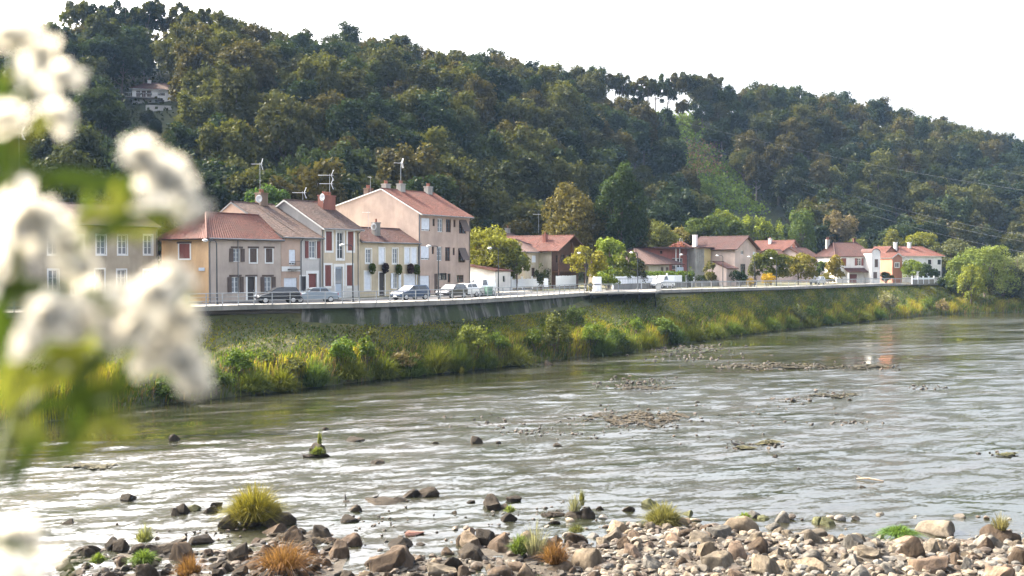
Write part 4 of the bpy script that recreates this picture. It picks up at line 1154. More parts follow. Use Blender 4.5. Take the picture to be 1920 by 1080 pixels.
# ------------------------------------------------------------------ street lamps
def lamp(x, ytop, off, label, first=[None]):
    p, d, s = prom(x, off); H = pt(x, ytop, p[1]).z - zg(p)
    if first[0] is None:
        root = empty('street_lamp', (0, 0, 0), 0)
        mb = MB(); mb.tube([(0, 0, 0), (0, 0, 0.9), (0, 0, 5.25)], [0.09, 0.075, 0.05], 8); mb.lathe((0, 0, 0), [(0.16, 0), (0.16, 0.06), (0.1, 0.12), (0.08, 0.8)], 8); mb.build('pole', M['metal_dark'], root)
        mb = MB(); mb.tube([(0, 0, 5.2), (-0.06, 0, 5.42), (-0.25, 0, 5.52), (-0.75, 0, 5.53)], [0.05, 0.045, 0.04, 0.035], 6); mb.build('arm', M['metal_dark'], root)
        mb = MB(); mb.lathe((-0.95, 0, 5.5), [(0.0, 0.14), (0.14, 0.12), (0.25, 0.04), (0.27, -0.02), (0.2, -0.05), (0, -0.06)], 10); hd = mb.build('lamp_head', M['dish'], root)
        mb = MB(); mb.lathe((-0.95, 0, 5.44), [(0.19, 0.0), (0.16, -0.06), (0, -0.09)], 10); mb.build('lamp_glass', M['lamp_glass'], hd)
        first[0] = root; r = root
    else: r = copy_tree(first[0])
    r.location = (p[0], p[1], zg(p) + 0.06); r.rotation_euler = (0, 0, 0.25); r.scale = (1, 1, H / 5.6)
    tag(r, label, 'street lamp', 'curved street lamps along the promenade')
for a in [(406, 450, 1.8, 'curved street lamp in front of the corner of the orange-sided mauve house'), (663, 459, 1.8, 'curved street lamp in front of the tall cream terraced house'),
          (823, 461, 1.8, 'curved street lamp in front of the salmon apartment block'), (934, 465, 1.8, 'curved street lamp beside the small white shed'),
          (1098, 474, 1.8, 'curved street lamp against the yellow-green street tree by the utility cabinet'), (1196, 473, 4, 'curved street lamp in front of the dark roof of the bungalow'),
          (1289, 477, 4, 'curved street lamp in front of the grey stone pillar of the modern house'), (1355, 479, 3, 'curved street lamp in front of the pale beige gabled house'),
          (1414, 481, 3, 'curved street lamp at the near corner of the beige gabled house by the tall trees'), (1456, 484, 3, 'curved street lamp against the dark round tree past the beige house')]: lamp(*a)

# ------------------------------------------------------------------ aerials and dishes
def aerial(name, label, base, h, yaw, L, n, scale=1.0, second=False, grid=False):
    root = empty(name, tuple(base), yaw, label, 'aerial', 'television aerials on the roofs')
    mb = MB(); mb.tube([(0, 0, 0), (0, 0, h)], 0.026, 5); mb.build('mast', M['metal_grey'], root)
    def yagi(z, L, n, tilt, nm):
        mb = MB(); mb.tube([(-L * 0.75, 0, z), (L * 0.25, 0, z)], 0.022, 4)
        for i in range(n):
            x = -L * 0.72 + i * L * 0.8 / max(1, n - 1); r = 0.13 + 0.09 * i / n
            mb.tube([(x, -r, z), (x, r, z)], 0.012, 4)
        if grid:
            for k in (-1, 1):
                for q in np.linspace(0.08, 0.55, 5): mb.tube([(L * 0.12 + q * 0.25, -0.3, z + k * q), (L * 0.12 + q * 0.25, 0.3, z + k * q)], 0.022, 4)
                mb.tube([(L * 0.1, 0, z), (L * 0.27, 0, z + k * 0.6)], 0.03, 4)
        mb.build(nm, M['dish'], root)
    yagi(h - 0.15, L, n, 0, 'antenna')
    if second: yagi(h - 1.1, L * 0.9, 6, 0, 'antenna')
    return root
def wp(hs, x, y, z):   # house-local to world
    q = hs.p + hs.u * x + Vector((-hs.u.y, hs.u.x, 0)) * y; return (q.x, q.y, hs.zb + z)
def dish(label, pos, yaw, r=0.42):
    root = empty('satellite_dish', pos, yaw, label, 'satellite dish')
    mb = MB(); mb.lathe((0, 0, 0.5), [(0.0, 0.1), (r * 0.5, 0.07), (r, -0.06), (r * 0.98, -0.08), (r * 0.5, 0.05), (0, 0.08)], 14, axis='y'); mb.build('dish', M['dish'], root)
    mb = MB(); mb.tube([(0, 0.1, -0.1), (0, 0.14, 0.5)], 0.03, 5); mb.tube([(0, 0, 0.2), (0, -0.45, 0.42)], 0.02, 4); mb.build('bracket', M['metal_grey'], root)
aerial('tv_aerial', 'large television aerial with two cross arms on the brick chimney of the tall cream house', wp(H4, H4.W - 0.4, 4.0, H4.H + 3.72), 2.4, 0.1, 1.7, 12, second=True, grid=True)
aerial('tv_aerial', 'smaller television aerial on the ridge of the tall cream house', wp(H4, H4.W - 3.4, 5.2, H4.H + 2.95), 1.1, 0.1, 1.5, 10, grid=True)
aerial('tv_aerial', 'tall mast aerial on the ridge chimney of the apartment block', wp(H6, H6.W * 0.33, 5.4, H6.H + 3.8), 2.7, 0.5, 1.2, 6, grid=True)
aerial('tv_aerial', 'short aerial at the back chimney of the apartment block', wp(H6, 0.8, 8.0, H6.H + 2.7), 2.0, 1.2, 0.7, 5)
aerial('tv_aerial', 'aerial mast rising from the brown brick chimney of the white terraced house', wp(H2, 1.2, 6.9, H2.H + 4.8), 3.2, 0.1, 1.2, 8, grid=True)
aerial('tv_aerial', 'thin mast aerial on the low maroon roof of the basket house', wp(H5, H5.tx(719), 2.2, H5.H + 1.5), 2.0, 0.4, 0.9, 6)
q = pt(1010, 425, 186); aerial('tv_aerial', 'aerial on the dark roof behind the orange chalet roof', (q.x, q.y, 15.4), 3.4, 0.3, 1.4, 7)
aerial('tv_aerial', 'aerial above the grey beige house seen between the blossoms', wp(HB, 6.5, 4.0, HB.H + 1.9), 6.2, 0.1, 2.0, 8, grid=True)
dish('satellite dish beside the brick chimney of the tall cream house', wp(H4, H4.W - 2.2, 3.4, H4.H + 2.9), -0.7)
dish('satellite dish on the shared ridge beside the brown brick chimney', wp(H2, 0.4, 6.2, H2.H + 3.6), -0.4)
dish('satellite dish beside the concrete chimney on the low maroon roof', wp(H5, H5.tx(717), 1.2, H5.H + 1.2), -0.6)

# ------------------------------------------------------------------ cars
def car(label, x, off, flip, col, kind='hatch', name='parked_car', d=None, cat='car', yaw=None):
    if d is None: p, dd, s = prom(x, off)
    else: q = pt(x, HY, d); p = np.array([q.x, q.y]); dd = np.array([U2.x, U2.y])
    yw = math.atan2(-dd[1], -dd[0]) if yaw is None else yaw
    if flip: yw += math.pi
    root = empty(name, (p[0], p[1], zg(p) + 0.035), yw, label, cat, 'vehicles parked along the road')
    pm = M.setdefault('paint_%d_%d_%d' % tuple(int(c * 100) for c in col), m_paint('car_paint', col))
    van = kind == 'van'
    if kind == 'hatch': prof = [(-1.95, 0.32), (-2.0, 0.55), (-1.98, 0.92), (-1.9, 1.0), (0.9, 0.98), (1.75, 0.80), (1.97, 0.62), (2.0, 0.42), (1.95, 0.3)]; cab = [(-1.92, 1.0), (-1.55, 1.48), (-0.3, 1.5), (0.2, 1.44), (0.95, 0.98)]
    elif kind == 'sedan': prof = [(-2.15, 0.32), (-2.2, 0.6), (-2.15, 0.95), (-1.5, 1.0), (0.9, 0.96), (1.85, 0.78), (2.12, 0.6), (2.15, 0.42), (2.1, 0.3)]; cab = [(-1.65, 0.99), (-1.0, 1.4), (-0.25, 1.43), (0.15, 1.38), (0.95, 0.96)]
    else: prof = [(-2.1, 0.32), (-2.15, 0.6), (-2.15, 1.1), (-2.1, 1.2), (1.2, 1.12), (1.95, 0.92), (2.12, 0.7), (2.15, 0.42), (2.1, 0.3)]; cab = [(-2.12, 1.18), (-2.05, 1.85), (-0.2, 1.9), (0.35, 1.8), (1.25, 1.12)]
    hw = 0.86
    def extr(mb, poly, layers, m=0):
        n = len(poly); cx = sum(a for a, b in poly) / n; cz = sum(b for a, b in poly) / n; vs = []
        for (y, k, ky) in layers: vs += [(cx + (a - cx) * k, y, cz + (b - cz) * ky) for a, b in poly]
        fs = []
        for l in range(len(layers) - 1):
            for i in range(n): fs.append((l * n + i, l * n + (i + 1) % n, (l + 1) * n + (i + 1) % n, (l + 1) * n + i))
        mb.add(vs, fs, m, False); mb.add(vs[:n], [tuple(range(n))], m); mb.add(vs[-n:], [tuple(range(n - 1, -1, -1))], m)
    mb = MB(); extr(mb, prof, [(-hw, 0.96, 0.82), (-hw + 0.07, 0.99, 0.97), (-hw * 0.6, 1.0, 1.0), (hw * 0.6, 1.0, 1.0), (hw - 0.07, 0.99, 0.97), (hw, 0.96, 0.82)]); body = mb.build('body', pm, root)
    mb = MB(); n = len(cab); vs = []
    for (y, inset) in ((-1, 0), (1, 0)):
        for (a, b) in cab:
            k = (b - cab[0][1]) / 0.5; vs.append((a, y * (hw - 0.05 - 0.16 * max(0, min(1.4, k))), b))
    fs = [tuple(range(n)), tuple(range(2 * n - 1, n - 1, -1))] + [(i, (i + 1) % n, n + (i + 1) % n, n + i) for i in range(n)]
    mb.add(vs, fs, 0); cb = mb.build('cabin', pm, root)
    def yat(z): return hw - 0.05 - 0.16 * max(0, min(1.4, (z - cab[0][1]) / 0.5))
    # side glass
    zt_ = max(b for a, b in cab) - 0.09; zl = cab[0][1] + 0.05
    for sg in (-1, 1):
        for (xa, xb) in (((cab[0][0] + 0.32, -0.52), (-0.44, cab[-1][0] - 0.35)) if not van else (((-0.25, cab[-1][0] - 0.35)),)):
            sl = (xb - xa); mb = MB(); up0 = xa + (0.22 if xa < -0.6 else 0.0); up1 = xb - (0.33 if xb > 0 else 0.0)
            mb.quad((xa, sg * (yat(zl) + 0.006), zl), (xb, sg * (yat(zl) + 0.006), zl), (up1, sg * (yat(zt_) + 0.006), zt_), (up0, sg * (yat(zt_) + 0.006), zt_)); mb.build('side_window', M['glass'], cb)
    def screen(i, j, nm):
        (a, b), (c, d_) = cab[i], cab[j]; mb = MB(); e = 0.006 if c < a or i == 0 else 0.006
        nx, nz = (d_ - b), -(c - a); L = math.hypot(nx, nz); sgn = 1 if nx * (1 if i > 2 else -1) > 0 else -1; nx, nz = nx / L * sgn * 0.008, nz / L * sgn * 0.008
        pa = (a + (c - a) * 0.12 + nx, b + (d_ - b) * 0.12 + nz); pc = (a + (c - a) * 0.9 + nx, b + (d_ - b) * 0.9 + nz)
        mb.quad((pa[0], -(yat(pa[1]) - 0.07), pa[1]), (pa[0], yat(pa[1]) - 0.07, pa[1]), (pc[0], yat(pc[1]) - 0.07, pc[1]), (pc[0], -(yat(pc[1]) - 0.07), pc[1])); mb.build(nm, M['glass'], cb)
    screen(4, 3, 'windscreen')
    if not van: screen(0, 1, 'rear_window')
    fx, bx = prof[-2][0], prof[1][0]
    for sg in (-1, 1):
        for wx in (fx - 0.72, bx + 0.75):
            mb = MB(); mb.lathe((wx, sg * (hw - 0.1), 0.31), [(0.0, -0.1), (0.29, -0.1), (0.31, -0.06), (0.31, 0.08), (0.28, 0.105), (0.2, 0.106)], 16, axis='y'); w = mb.build('tyre', M['rubber'], root)
            mb = MB(); y = sg * (hw - 0.1) + sg * 0.108
            mb.lathe((wx, y, 0.31), [(0.2, 0.0), (0.18, 0.004 * sg), (0.06, 0.004 * sg), (0, 0.004 * sg)], 14, axis='y')
            mb.build('rim', M['alloy'], w)
        mb = MB(); mb.lathe((fx - 0.1, sg * 0.6, 0.66), [(0.0, 0.10), (0.12, 0.07), (0.16, 0.0), (0.14, -0.05)], 10, axis='x'); mb.build('headlight', M['lamp_glass'], body)
        mb = MB(); mb.box(bx - 0.02, bx + 0.09, sg * 0.66 - 0.1, sg * 0.66 + 0.1, 0.7, 0.92); mb.build('tail_light', M['tail_red'], body)
        mb = MB(); mb.box(0.72, 0.88, sg * 0.86 - 0.02 * sg, sg * 1.0, 1.0, 1.12); mb.build('mirror', pm, body)
    mb = MB(); mb.box(fx - 0.05, fx + 0.05, -0.7, 0.7, 0.3, 0.45); mb.box(bx - 0.06, bx + 0.04, -0.7, 0.7, 0.3, 0.5); mb.build('bumper', M['metal_dark'], root)
    mb = MB(); mb.box(fx + 0.051, fx + 0.06, -0.26, 0.26, 0.36, 0.47); mb.build('number_plate', M['white'], root)
    return root
car('dark hatchback parked nose towards the blossoms before the peach house', 519, 2.9, False, (0.012, 0.016, 0.022))
car('grey-blue saloon parked behind the dark hatchback in front of the white house', 586, 3.2, False, (0.20, 0.25, 0.30), 'sedan')
car('dark blue hatchback parked below the flower basket house', 771, 4.2, False, (0.035, 0.06, 0.11))
car('black hatchback parked in front of the apartment block', 846, 4.2, False, (0.012, 0.012, 0.014))
car('white hatchback parked just behind the black hatchback', 870, 5.0, False, (0.75, 0.76, 0.77))
car('white van parked in front of the white panel fence near the shed', 902, 5.6, False, (0.75, 0.76, 0.78), 'van', 'parked_van', cat='van')
car('white car parked behind the long white panel fence', 1243, 6, False, (0.72, 0.73, 0.75), 'van', d=160)
car('white car on the far promenade road near the conical tree', 1533, 4.5, False, (0.7, 0.71, 0.72), 'hatch')
car('dark car parked on the drive of the modern house beside the stone pillar', 1278, 6, False, (0.02, 0.022, 0.03), 'hatch', d=176)
# bin and sign post
p, d, s = prom(916, 4); root = empty('waste_bin', (p[0], p[1], zg(p) + 0.03), 0.6, 'green wheeled waste bin standing beside the white van', 'bin')
mb = MB(); mb.add([(-0.3, -0.3, 0.1), (0.3, -0.3, 0.1), (0.3, 0.3, 0.1), (-0.3, 0.3, 0.1), (-0.36, -0.36, 1.0), (0.36, -0.36, 1.0), (0.36, 0.36, 1.0), (-0.36, 0.36, 1.0)], [(0, 3, 2, 1), (4, 5, 6, 7), (0, 1, 5, 4), (1, 2, 6, 5), (2, 3, 7, 6), (3, 0, 4, 7)])
M['bin'] = m_plain('bin_green', (0.10, 0.20, 0.15), 0.5); mb.build('body', M['bin'], root)
mb = MB(); mb.box(-0.38, 0.38, -0.4, 0.38, 1.001, 1.07); mb.build('lid', M['bin'], root)
for q in (-0.25, 0.25):
    mb = MB(); mb.lathe((q, 0.3, 0.1), [(0, -0.03), (0.1, -0.03), (0.1, 0.03), (0, 0.03)], 10, axis='x'); mb.build('wheel', M['rubber'], root)
p, d, s = prom(1024, 3); root = empty('info_post', (p[0], p[1], zg(p) + 0.03), 0.4, 'white panel on a short post beside the promenade near the dark hedge', 'sign')
mb = MB(); mb.tube([(0, 0, 0), (0, 0, 1.9)], 0.04, 6); mb.build('post', M['metal_grey'], root); mb = MB(); mb.box(-0.27, 0.27, -0.06, -0.03, 0.8, 1.85); mb.build('panel', M['white_fence'], root)
# ------------------------------------------------------------------ vegetation kit
def crown_pts(R, n, rx, rz, zc, k=14, clump=0.42, shell=0.55, flat=0.0, cone=0.0, low=-0.75, fuzz=0.03):
    """leaf centres and outward directions of a crown made of clumps, about (0, 0, zc)"""
    C = []
    tries = 0
    while len(C) < k and tries < 4000:
        tries += 1
        d = R.normal(size=3); d /= np.linalg.norm(d)
        if d[2] < low: continue
        r = R.uniform(shell, 0.92)
        p = d * r
        if cone: p[:2] *= (1 - cone * (p[2] + 1) / 2)
        if all(np.linalg.norm(p - q) > clump * 0.55 for q in C): C.append(p)
    C = np.array(C); ci = R.integers(0, len(C), n)
    d = R.normal(size=(n, 3)); d /= np.linalg.norm(d, axis=1)[:, None]
    d[:, 2] = np.where(d[:, 2] < -0.35, -d[:, 2], d[:, 2])
    rr = R.uniform(0.45, 1.0, (n, 1)) ** 0.6
    cr = clump * R.uniform(0.7, 1.25, len(C))
    P = C[ci] + d * rr * cr[ci][:, None] + R.normal(0, fuzz, (n, 3))
    P *= np.array([rx, rx, rz]); P[:, 2] += zc
    return P, d, C * np.array([rx, rx, rz]) + np.array([0, 0, zc])

def trunk_mb(R, h, r, clumps, base_frac=0.9, n_limb=7, lean=0.0):
    mb = MB(); z1 = h * base_frac
    pts = [(lean * q * h * 0.3 + R.uniform(-1, 1) * 0.02 * h * (q > 0), R.uniform(-1, 1) * 0.02 * h * (q > 0), z1 * q) for q in (0, 0.25, 0.5, 0.75, 1.0)]
    mb.tube(pts, [r * 1.25, r * 0.95, r * 0.75, r * 0.5, r * 0.15], 7)
    for i in range(min(n_limb, len(clumps))):
        c = clumps[i]; zb = max(0.15 * h, min(z1 * 0.9, c[2] * 0.6)); q = zb / z1
        b = Vector(pts[0]).lerp(Vector(pts[-1]), q); e = Vector(c); m = b.lerp(e, 0.5) + Vector((0, 0, -0.05 * h))
        mb.tube([b, m, e], [r * 0.45, r * 0.3, r * 0.08], 5, cap=False)
    return mb

def tree(name, label, base, h, w, col, kind='round', leaf=0.28, group=None, cat='tree', seed=0, bark='bark', dens=1.5, crown_from=0.1, nmax=9000):
    R = np.random.default_rng(seed + 1000); rx = w / 2
    root = empty(name, tuple(base), R.uniform(0, 6.28), label, cat, group)
    zc = h * (1 + crown_from) / 2; rz = h * (1 - crown_from) / 2
    K = dict(round=dict(k=26, clump=0.36), sparse=dict(k=13, clump=0.28, shell=0.5), cone=dict(k=26, clump=0.34, cone=0.65), pine=dict(k=48, clump=0.27, shell=0.4, fuzz=0.04), umbrella=dict(k=26, clump=0.34, low=-0.15),
             open=dict(k=18, clump=0.30, shell=0.4))[kind]
    n = int(np.clip(dens * 11 * rx * (rx + rz) / (leaf * leaf), 250, nmax))
    if kind == 'umbrella': zc = h * 0.72; rz = h * 0.27
    P, d, C = crown_pts(R, n, rx * 1.05, rz * 0.95, zc, **K)
    V, F = leaf_quads(P, leaf, R, 1.5, d if kind != 'sparse' else None)
    trunk_mb(R, h, max(0.06, h * 0.022), C, 0.85).build('trunk', M[bark], root)
    f = mesh_np('crown', V, F, M['foliage'], parent=root); f.color = (*col, 1)
    return root

def shrub(label, base, h, w, col, seed=0, leaf=0.16, group=None, name='shrub', cat='shrub', dens=1.0, spiky=0.0):
    R = np.random.default_rng(seed + 5000); rx = w / 2
    root = empty(name, tuple(base), 0, label, cat, group)
    n = int(np.clip(dens * 8 * rx * (rx + h / 2) / (leaf * leaf), 200, 5000))
    P, d, C = crown_pts(R, n, rx * 0.9, h * 0.55, h * 0.48, k=18, clump=0.36, shell=0.3, low=-0.6)
    if spiky:
        m = R.random(n) < spiky; P[m, 2] += np.abs(R.normal(0, h * 0.14, m.sum()))
    P[:, 2] = np.maximum(P[:, 2], 0.03)
    V, F = leaf_quads(P, leaf, R, 1.6, d)
    f = mesh_np('foliage', V, F, M['foliage'], parent=root); f.color = (*col, 1)
    mb = MB()
    for c in C[:7]: mb.tube([(c[0] * 0.15, c[1] * 0.15, -0.1), (c[0] * 0.5, c[1] * 0.5, c[2] * 0.55), tuple(c)], [0.04, 0.03, 0.012], 4, cap=False)
    mb.build('stem', M['bark'], root)
    return root

def blades(R, B, h, lean, width, droop=0.25):
    """grass blades: bases B (n,3), heights h (n,), horizontal lean vectors (n,2); two bent segments each"""
    n = len(B); a = R.uniform(0, 2 * math.pi, n); side = np.stack([np.cos(a), np.sin(a), np.zeros(n)], 1) * (width * R.uniform(0.6, 1.4, n))[:, None] * 0.5
    L = np.concatenate([lean, np.zeros((n, 1))], 1)
    m = B + L * 0.4 + np.stack([np.zeros(n), np.zeros(n), h * 0.62], 1)
    t = B + L + np.stack([np.zeros(n), np.zeros(n), h * (1 - droop * np.linalg.norm(lean, axis=1) / (h + 1e-6))], 1)
    V = np.stack([B - side, B + side, m + side * 0.8, m - side * 0.8, t + side * 0.15, t - side * 0.15], 1).reshape(-1, 3)
    i = np.arange(n)[:, None] * 6
    F = np.concatenate([i + np.array([[0, 1, 2, 3]]), i + np.array([[3, 2, 4, 5]])], 0)
    return V, F

def tussock(label, base, r, h, col, seed, n=700, group=None, name='grass_tussock', width=0.05, spread=1.0, cat='grass tussock'):
    R = np.random.default_rng(seed + 9000)
    q = np.sqrt(R.random(n)) * 0.55; a = R.uniform(0, 6.283, n)
    B = np.stack([np.cos(a) * q * r, np.sin(a) * q * r, np.zeros(n)], 1)
    ln = np.stack([np.cos(a), np.sin(a)], 1) * (q / 0.55 * r * 0.75 * spread)[:, None] + R.normal(0, r * 0.24, (n, 2))
    hh = h * (1.08 - 0.55 * (q / 0.55) ** 2) * R.uniform(0.42, 1.15, n)
    V, F = blades(R, B, hh, ln, width, 0.35)
    k = R.uniform(0.7, 1.3, (n, 1)); tint = np.repeat(np.concatenate([np.array(col)[None] * k, np.ones((n, 1))], 1), 6, 0)
    o = mesh_np(name, V, F, M['grass'], attr=tint); o.location = tuple(base)
    return tag(o, label, cat, group)

# ------------------------------------------------------------------ trees of the village, placed by where they stand
def vt(name, label, x, ytop, w, d, col, kind='round', **k):
    p = pt(x, HY, d); z = float(zterr(p.x, p.y)); h = pt(x, ytop, d).z - z
    return tree(name, label, (p.x, p.y, z - 0.1), h, w * d / FPX, col, kind, seed=int(x * 3 + ytop), **k)
LG = (0.12, 0.165, 0.026); YG = (0.15, 0.135, 0.022); DG = (0.028, 0.048, 0.016); MG = (0.06, 0.09, 0.022); OB = (0.095, 0.085, 0.026); GG = (0.075, 0.08, 0.045)
vt('umbrella_pine', 'round-topped green umbrella pine showing above the brown terrace roofs', 507, 351, 96, 150, (0.045, 0.085, 0.022), 'umbrella', leaf=0.3)
vt('yellow_green_tree', 'tall yellow-green tree at the end of the salmon apartment block', 928, 426, 112, 150, (0.15, 0.16, 0.028), 'round', leaf=0.27)
vt('young_tree', 'narrow light green tree in front of the cream stone house', 969, 462, 46, 147, (0.10, 0.12, 0.03), 'open', leaf=0.2, crown_from=0.1)
vt('oak_tree', 'broad brownish-gold oak left of the tall pine', 1076, 350, 120, 188, OB, 'round', leaf=0.36)
vt('oak_tree', 'lower dark bushy oak between the golden oak and the pine', 1122, 385, 84, 190, (0.07, 0.07, 0.022), 'round', leaf=0.36, crown_from=0.1)
vt('tall_pine', 'tall dark green pine, the tallest tree among the houses', 1165, 300, 100, 186, (0.030, 0.050, 0.016), 'pine', leaf=0.28, crown_from=0.03, dens=2.4, nmax=18000)
vt('pine_understorey', 'brown-green bushy tree crowding the foot of the tall pine', 1184, 385, 80, 190, (0.058, 0.058, 0.024), 'round', leaf=0.36, crown_from=0.05)
vt('street_tree', 'young golden-green street tree with a slim trunk behind the promenade railing', 1099, 449, 80, 140, (0.17, 0.165, 0.03), 'open', leaf=0.2, crown_from=0.2, dens=0.9)
vt('green_tree', 'full green tree behind the golden street tree', 1142, 448, 66, 160, LG, 'round', leaf=0.24)
vt('green_tree', 'light green feathery tree at the near end of the long white fence', 1172, 468, 48, 156, (0.10, 0.125, 0.028), 'open', leaf=0.2, crown_from=0.1)
vt('dark_tree', 'small dark grey-green tree beside the bungalow roof', 1196, 482, 36, 158, (0.05, 0.055, 0.03), 'round', leaf=0.2, crown_from=0.1)
vt('pale_tree', 'wide pale green tree behind the bungalow', 1215, 421, 100, 214, (0.10, 0.115, 0.032), 'round', leaf=0.34, crown_from=0.1)
vt('pale_tree', 'smaller yellowish tree between the pale tree and the dark round tree', 1268, 428, 50, 218, (0.12, 0.11, 0.032), 'round', leaf=0.3, crown_from=0.1)
vt('round_tree', 'big rounded dark green tree behind the beige gabled house', 1336, 402, 100, 226, (0.055, 0.08, 0.02), 'umbrella', leaf=0.36, crown_from=0.1)
vt('flowering_shrub_tree', 'shrub with dull pink blossom behind the flat red roof', 1272, 451, 48, 205, (0.20, 0.09, 0.085), 'round', leaf=0.26, crown_from=0.05)
vt('young_tree', 'thin young tree before the yellow annex', 1335, 488, 30, 172, (0.10, 0.10, 0.035), 'open', leaf=0.18, crown_from=0.1)
vt('thin_tree', 'thin greyish tree at the right corner of the beige gabled house', 1416, 478, 26, 188, (0.085, 0.095, 0.04), 'open', leaf=0.2, crown_from=0.05)
vt('garden_tree', 'dark round garden tree past the beige gabled house', 1446, 466, 62, 188, (0.075, 0.09, 0.02), 'round', leaf=0.25, crown_from=0.02)
vt('garden_tree', 'yellow-green garden tree in front of the low brown-roofed houses', 1497, 476, 72, 196, (0.14, 0.13, 0.026), 'round', leaf=0.25, crown_from=0.02)
vt('conical_tree', 'conical golden-green tree left of the white villa', 1566, 477, 42, 208, (0.15, 0.125, 0.022), 'cone', leaf=0.22, crown_from=0.05)
vt('dark_tree', 'thin dark green tree left of the conical golden tree', 1541, 484, 26, 212, (0.05, 0.075, 0.025), 'open', leaf=0.22, crown_from=0.1)
vt('ball_tree', 'round olive tree behind the terracotta house', 1677, 435, 56, 262, (0.10, 0.105, 0.02), 'round', leaf=0.32)
vt('ball_tree', 'flat-topped bright yellow-green tree behind the last white house', 1727, 435, 64, 268, (0.14, 0.15, 0.022), 'umbrella', leaf=0.32)
vt('ball_tree', 'low grey-green tree behind the right end of the last white house', 1783, 446, 84, 262, (0.075, 0.085, 0.035), 'round', leaf=0.32, crown_from=0.05)
vt('small_tree', 'small bright green tree in front of the last white house', 1713, 488, 38, 224, LG, 'round', leaf=0.2)
vt('small_tree', 'dark evergreen bush-tree beside the small bright green tree', 1741, 494, 32, 230, DG, 'round', leaf=0.22, crown_from=0.05)
vt('lawn_tree', 'pale green tree just behind the low white-walled garden, under the hill', 1605, 448, 56, 262, (0.09, 0.105, 0.03), 'round', leaf=0.32, crown_from=0.05)
vt('hill_foot_tree', 'brown-grey tree standing at the foot of the hill above the white villa', 1575, 396, 72, 276, (0.115, 0.095, 0.05), 'round', leaf=0.4)
vt('hill_foot_tree', 'bright green tree at the foot of the hill right of the mown slope', 1500, 394, 56, 268, (0.07, 0.105, 0.025), 'round', leaf=0.36, crown_from=0.1)
vt('hill_foot_tree', 'slim grey-green tree with a bare stem right of the mown slope', 1461, 404, 28, 266, (0.06, 0.085, 0.04), 'open', leaf=0.28)
for i, (x, y, w) in enumerate([(1352, 388, 34), (1382, 393, 40), (1412, 398, 44), (1436, 410, 40), (1456, 424, 34)]):
    vt('slope_bush', ['bright yellow-green bush at the top left of the mown slope', 'bright bush second along the crest of the mown slope', 'broad bright bush mid-way along the crest of the mown slope', 'bright bush lower on the crest of the mown slope', 'bright bush at the lower end of the mown slope'][i], x, y, w, 268 - i * 1.0, (0.17, 0.21, 0.03), 'round', leaf=0.34, crown_from=0.02, cat='bush', group='bushes along the crest of the mown slope')
for i, (x, y, w) in enumerate([(1262, 312, 54), (1292, 338, 60), (1316, 352, 50), (1205, 258, 60)]):
    q = march(x, y + 22, 200); tree('clearing_bush', ['light green bush on the left edge of the hillside clearing', 'bright green bush low in the hillside clearing', 'bright leafy bush beside the brown bracken of the clearing', 'pale bush high above the clearing'][i], (q.x, q.y, q.z - 0.3), 5, w * q.y / FPX, (0.13, 0.18, 0.03) if i < 3 else (0.10, 0.10, 0.04), 'round', leaf=0.36, crown_from=0.02, cat='bush', seed=77 + i, group='bushes of the hillside clearing')
# willows at the river bend
WIL = 'willows at the river bend'
for i, (x, yt, yb, w, d, c, lab) in enumerate([(1808, 474, 566, 64, 226, (0.10, 0.135, 0.03), 'tall light green willow, leftmost at the river bend'), (1846, 456, 572, 104, 230, (0.12, 0.155, 0.034), 'broad bright green willow, the tallest at the river bend'),
        (1822, 497, 574, 46, 222, (0.16, 0.185, 0.03), 'low yellow-green willow leaning to the water at the river bend'), (1908, 466, 580, 110, 236, (0.10, 0.115, 0.055), 'grey-green willow at the edge of the frame'),
        (1880, 495, 580, 80, 233, (0.05, 0.06, 0.03), 'dark bushy willow low between the bright and the grey-green willow'), (1783, 506, 556, 40, 231, (0.03, 0.05, 0.02), 'very dark bush left of the willows')]):
    p = pt(x, HY, d); z = pt(x, yb, d).z; z = max(0.2, min(z, 5))
    tree('willow_tree', lab, (p.x, p.y, z - 0.2), pt(x, yt, d).z - z, w * d / FPX, c, 'round', leaf=0.26, group=WIL, seed=300 + i, crown_from=0.0, dens=1.3)

# hedges and garden shrubs
def hedge(label, x0, x1, d0, d1, h, th, col, name='hedge', zoff=0.0, leaf=0.14):
    a = pt(x0, HY, d0); b = pt(x1, HY, d1); L = (b - a).xy.length; ang = math.atan2(b.y - a.y, b.x - a.x); z = float(zterr(a.x, a.y))
    R = np.random.default_rng(int(x0)); n = int(min(6000, 6 * (L * h * 2 + L * th) / leaf / leaf * 0.35))
    P = np.stack([R.uniform(0, L, n), R.uniform(-th / 2, th / 2, n), R.uniform(0.02, 1, n) ** 0.8 * h], 1)
    P[:, 2] += np.sin(P[:, 0] * 1.7) * 0.08; d = np.stack([np.zeros(n), np.sign(P[:, 1]), np.ones(n) * 0.6], 1)
    V, F = leaf_quads(P, leaf, R, 1.4, d)
    o = mesh_np(name, V, F, M['foliage']); o.location = (a.x, a.y, z + zoff); o.rotation_euler = (0, 0, ang); o.color = (*col, 1)
    return tag(o, label, 'hedge')
hedge('green hedge topping the long white fence before the bungalow', 1150, 1295, 155, 172, 2.5, 1.1, (0.07, 0.11, 0.02), leaf=0.2)
hedge('tall dark clipped hedge by the timber chalet', 1040, 1078, 161, 167, 3.3, 1.4, DG, leaf=0.2)
hedge('narrow dark clipped hedge at the corner of the stone house', 1026, 1038, 158, 161, 3.0, 1.0, (0.035, 0.055, 0.018), leaf=0.18)
hedge('low green hedge and creeper behind the white van', 874, 926, 146, 152, 3.0, 1.4, (0.075, 0.10, 0.02), leaf=0.2)
hedge('low green hedge under the yellow annex', 1307, 1345, 176, 180, 1.7, 0.9, (0.06, 0.08, 0.02), leaf=0.18)
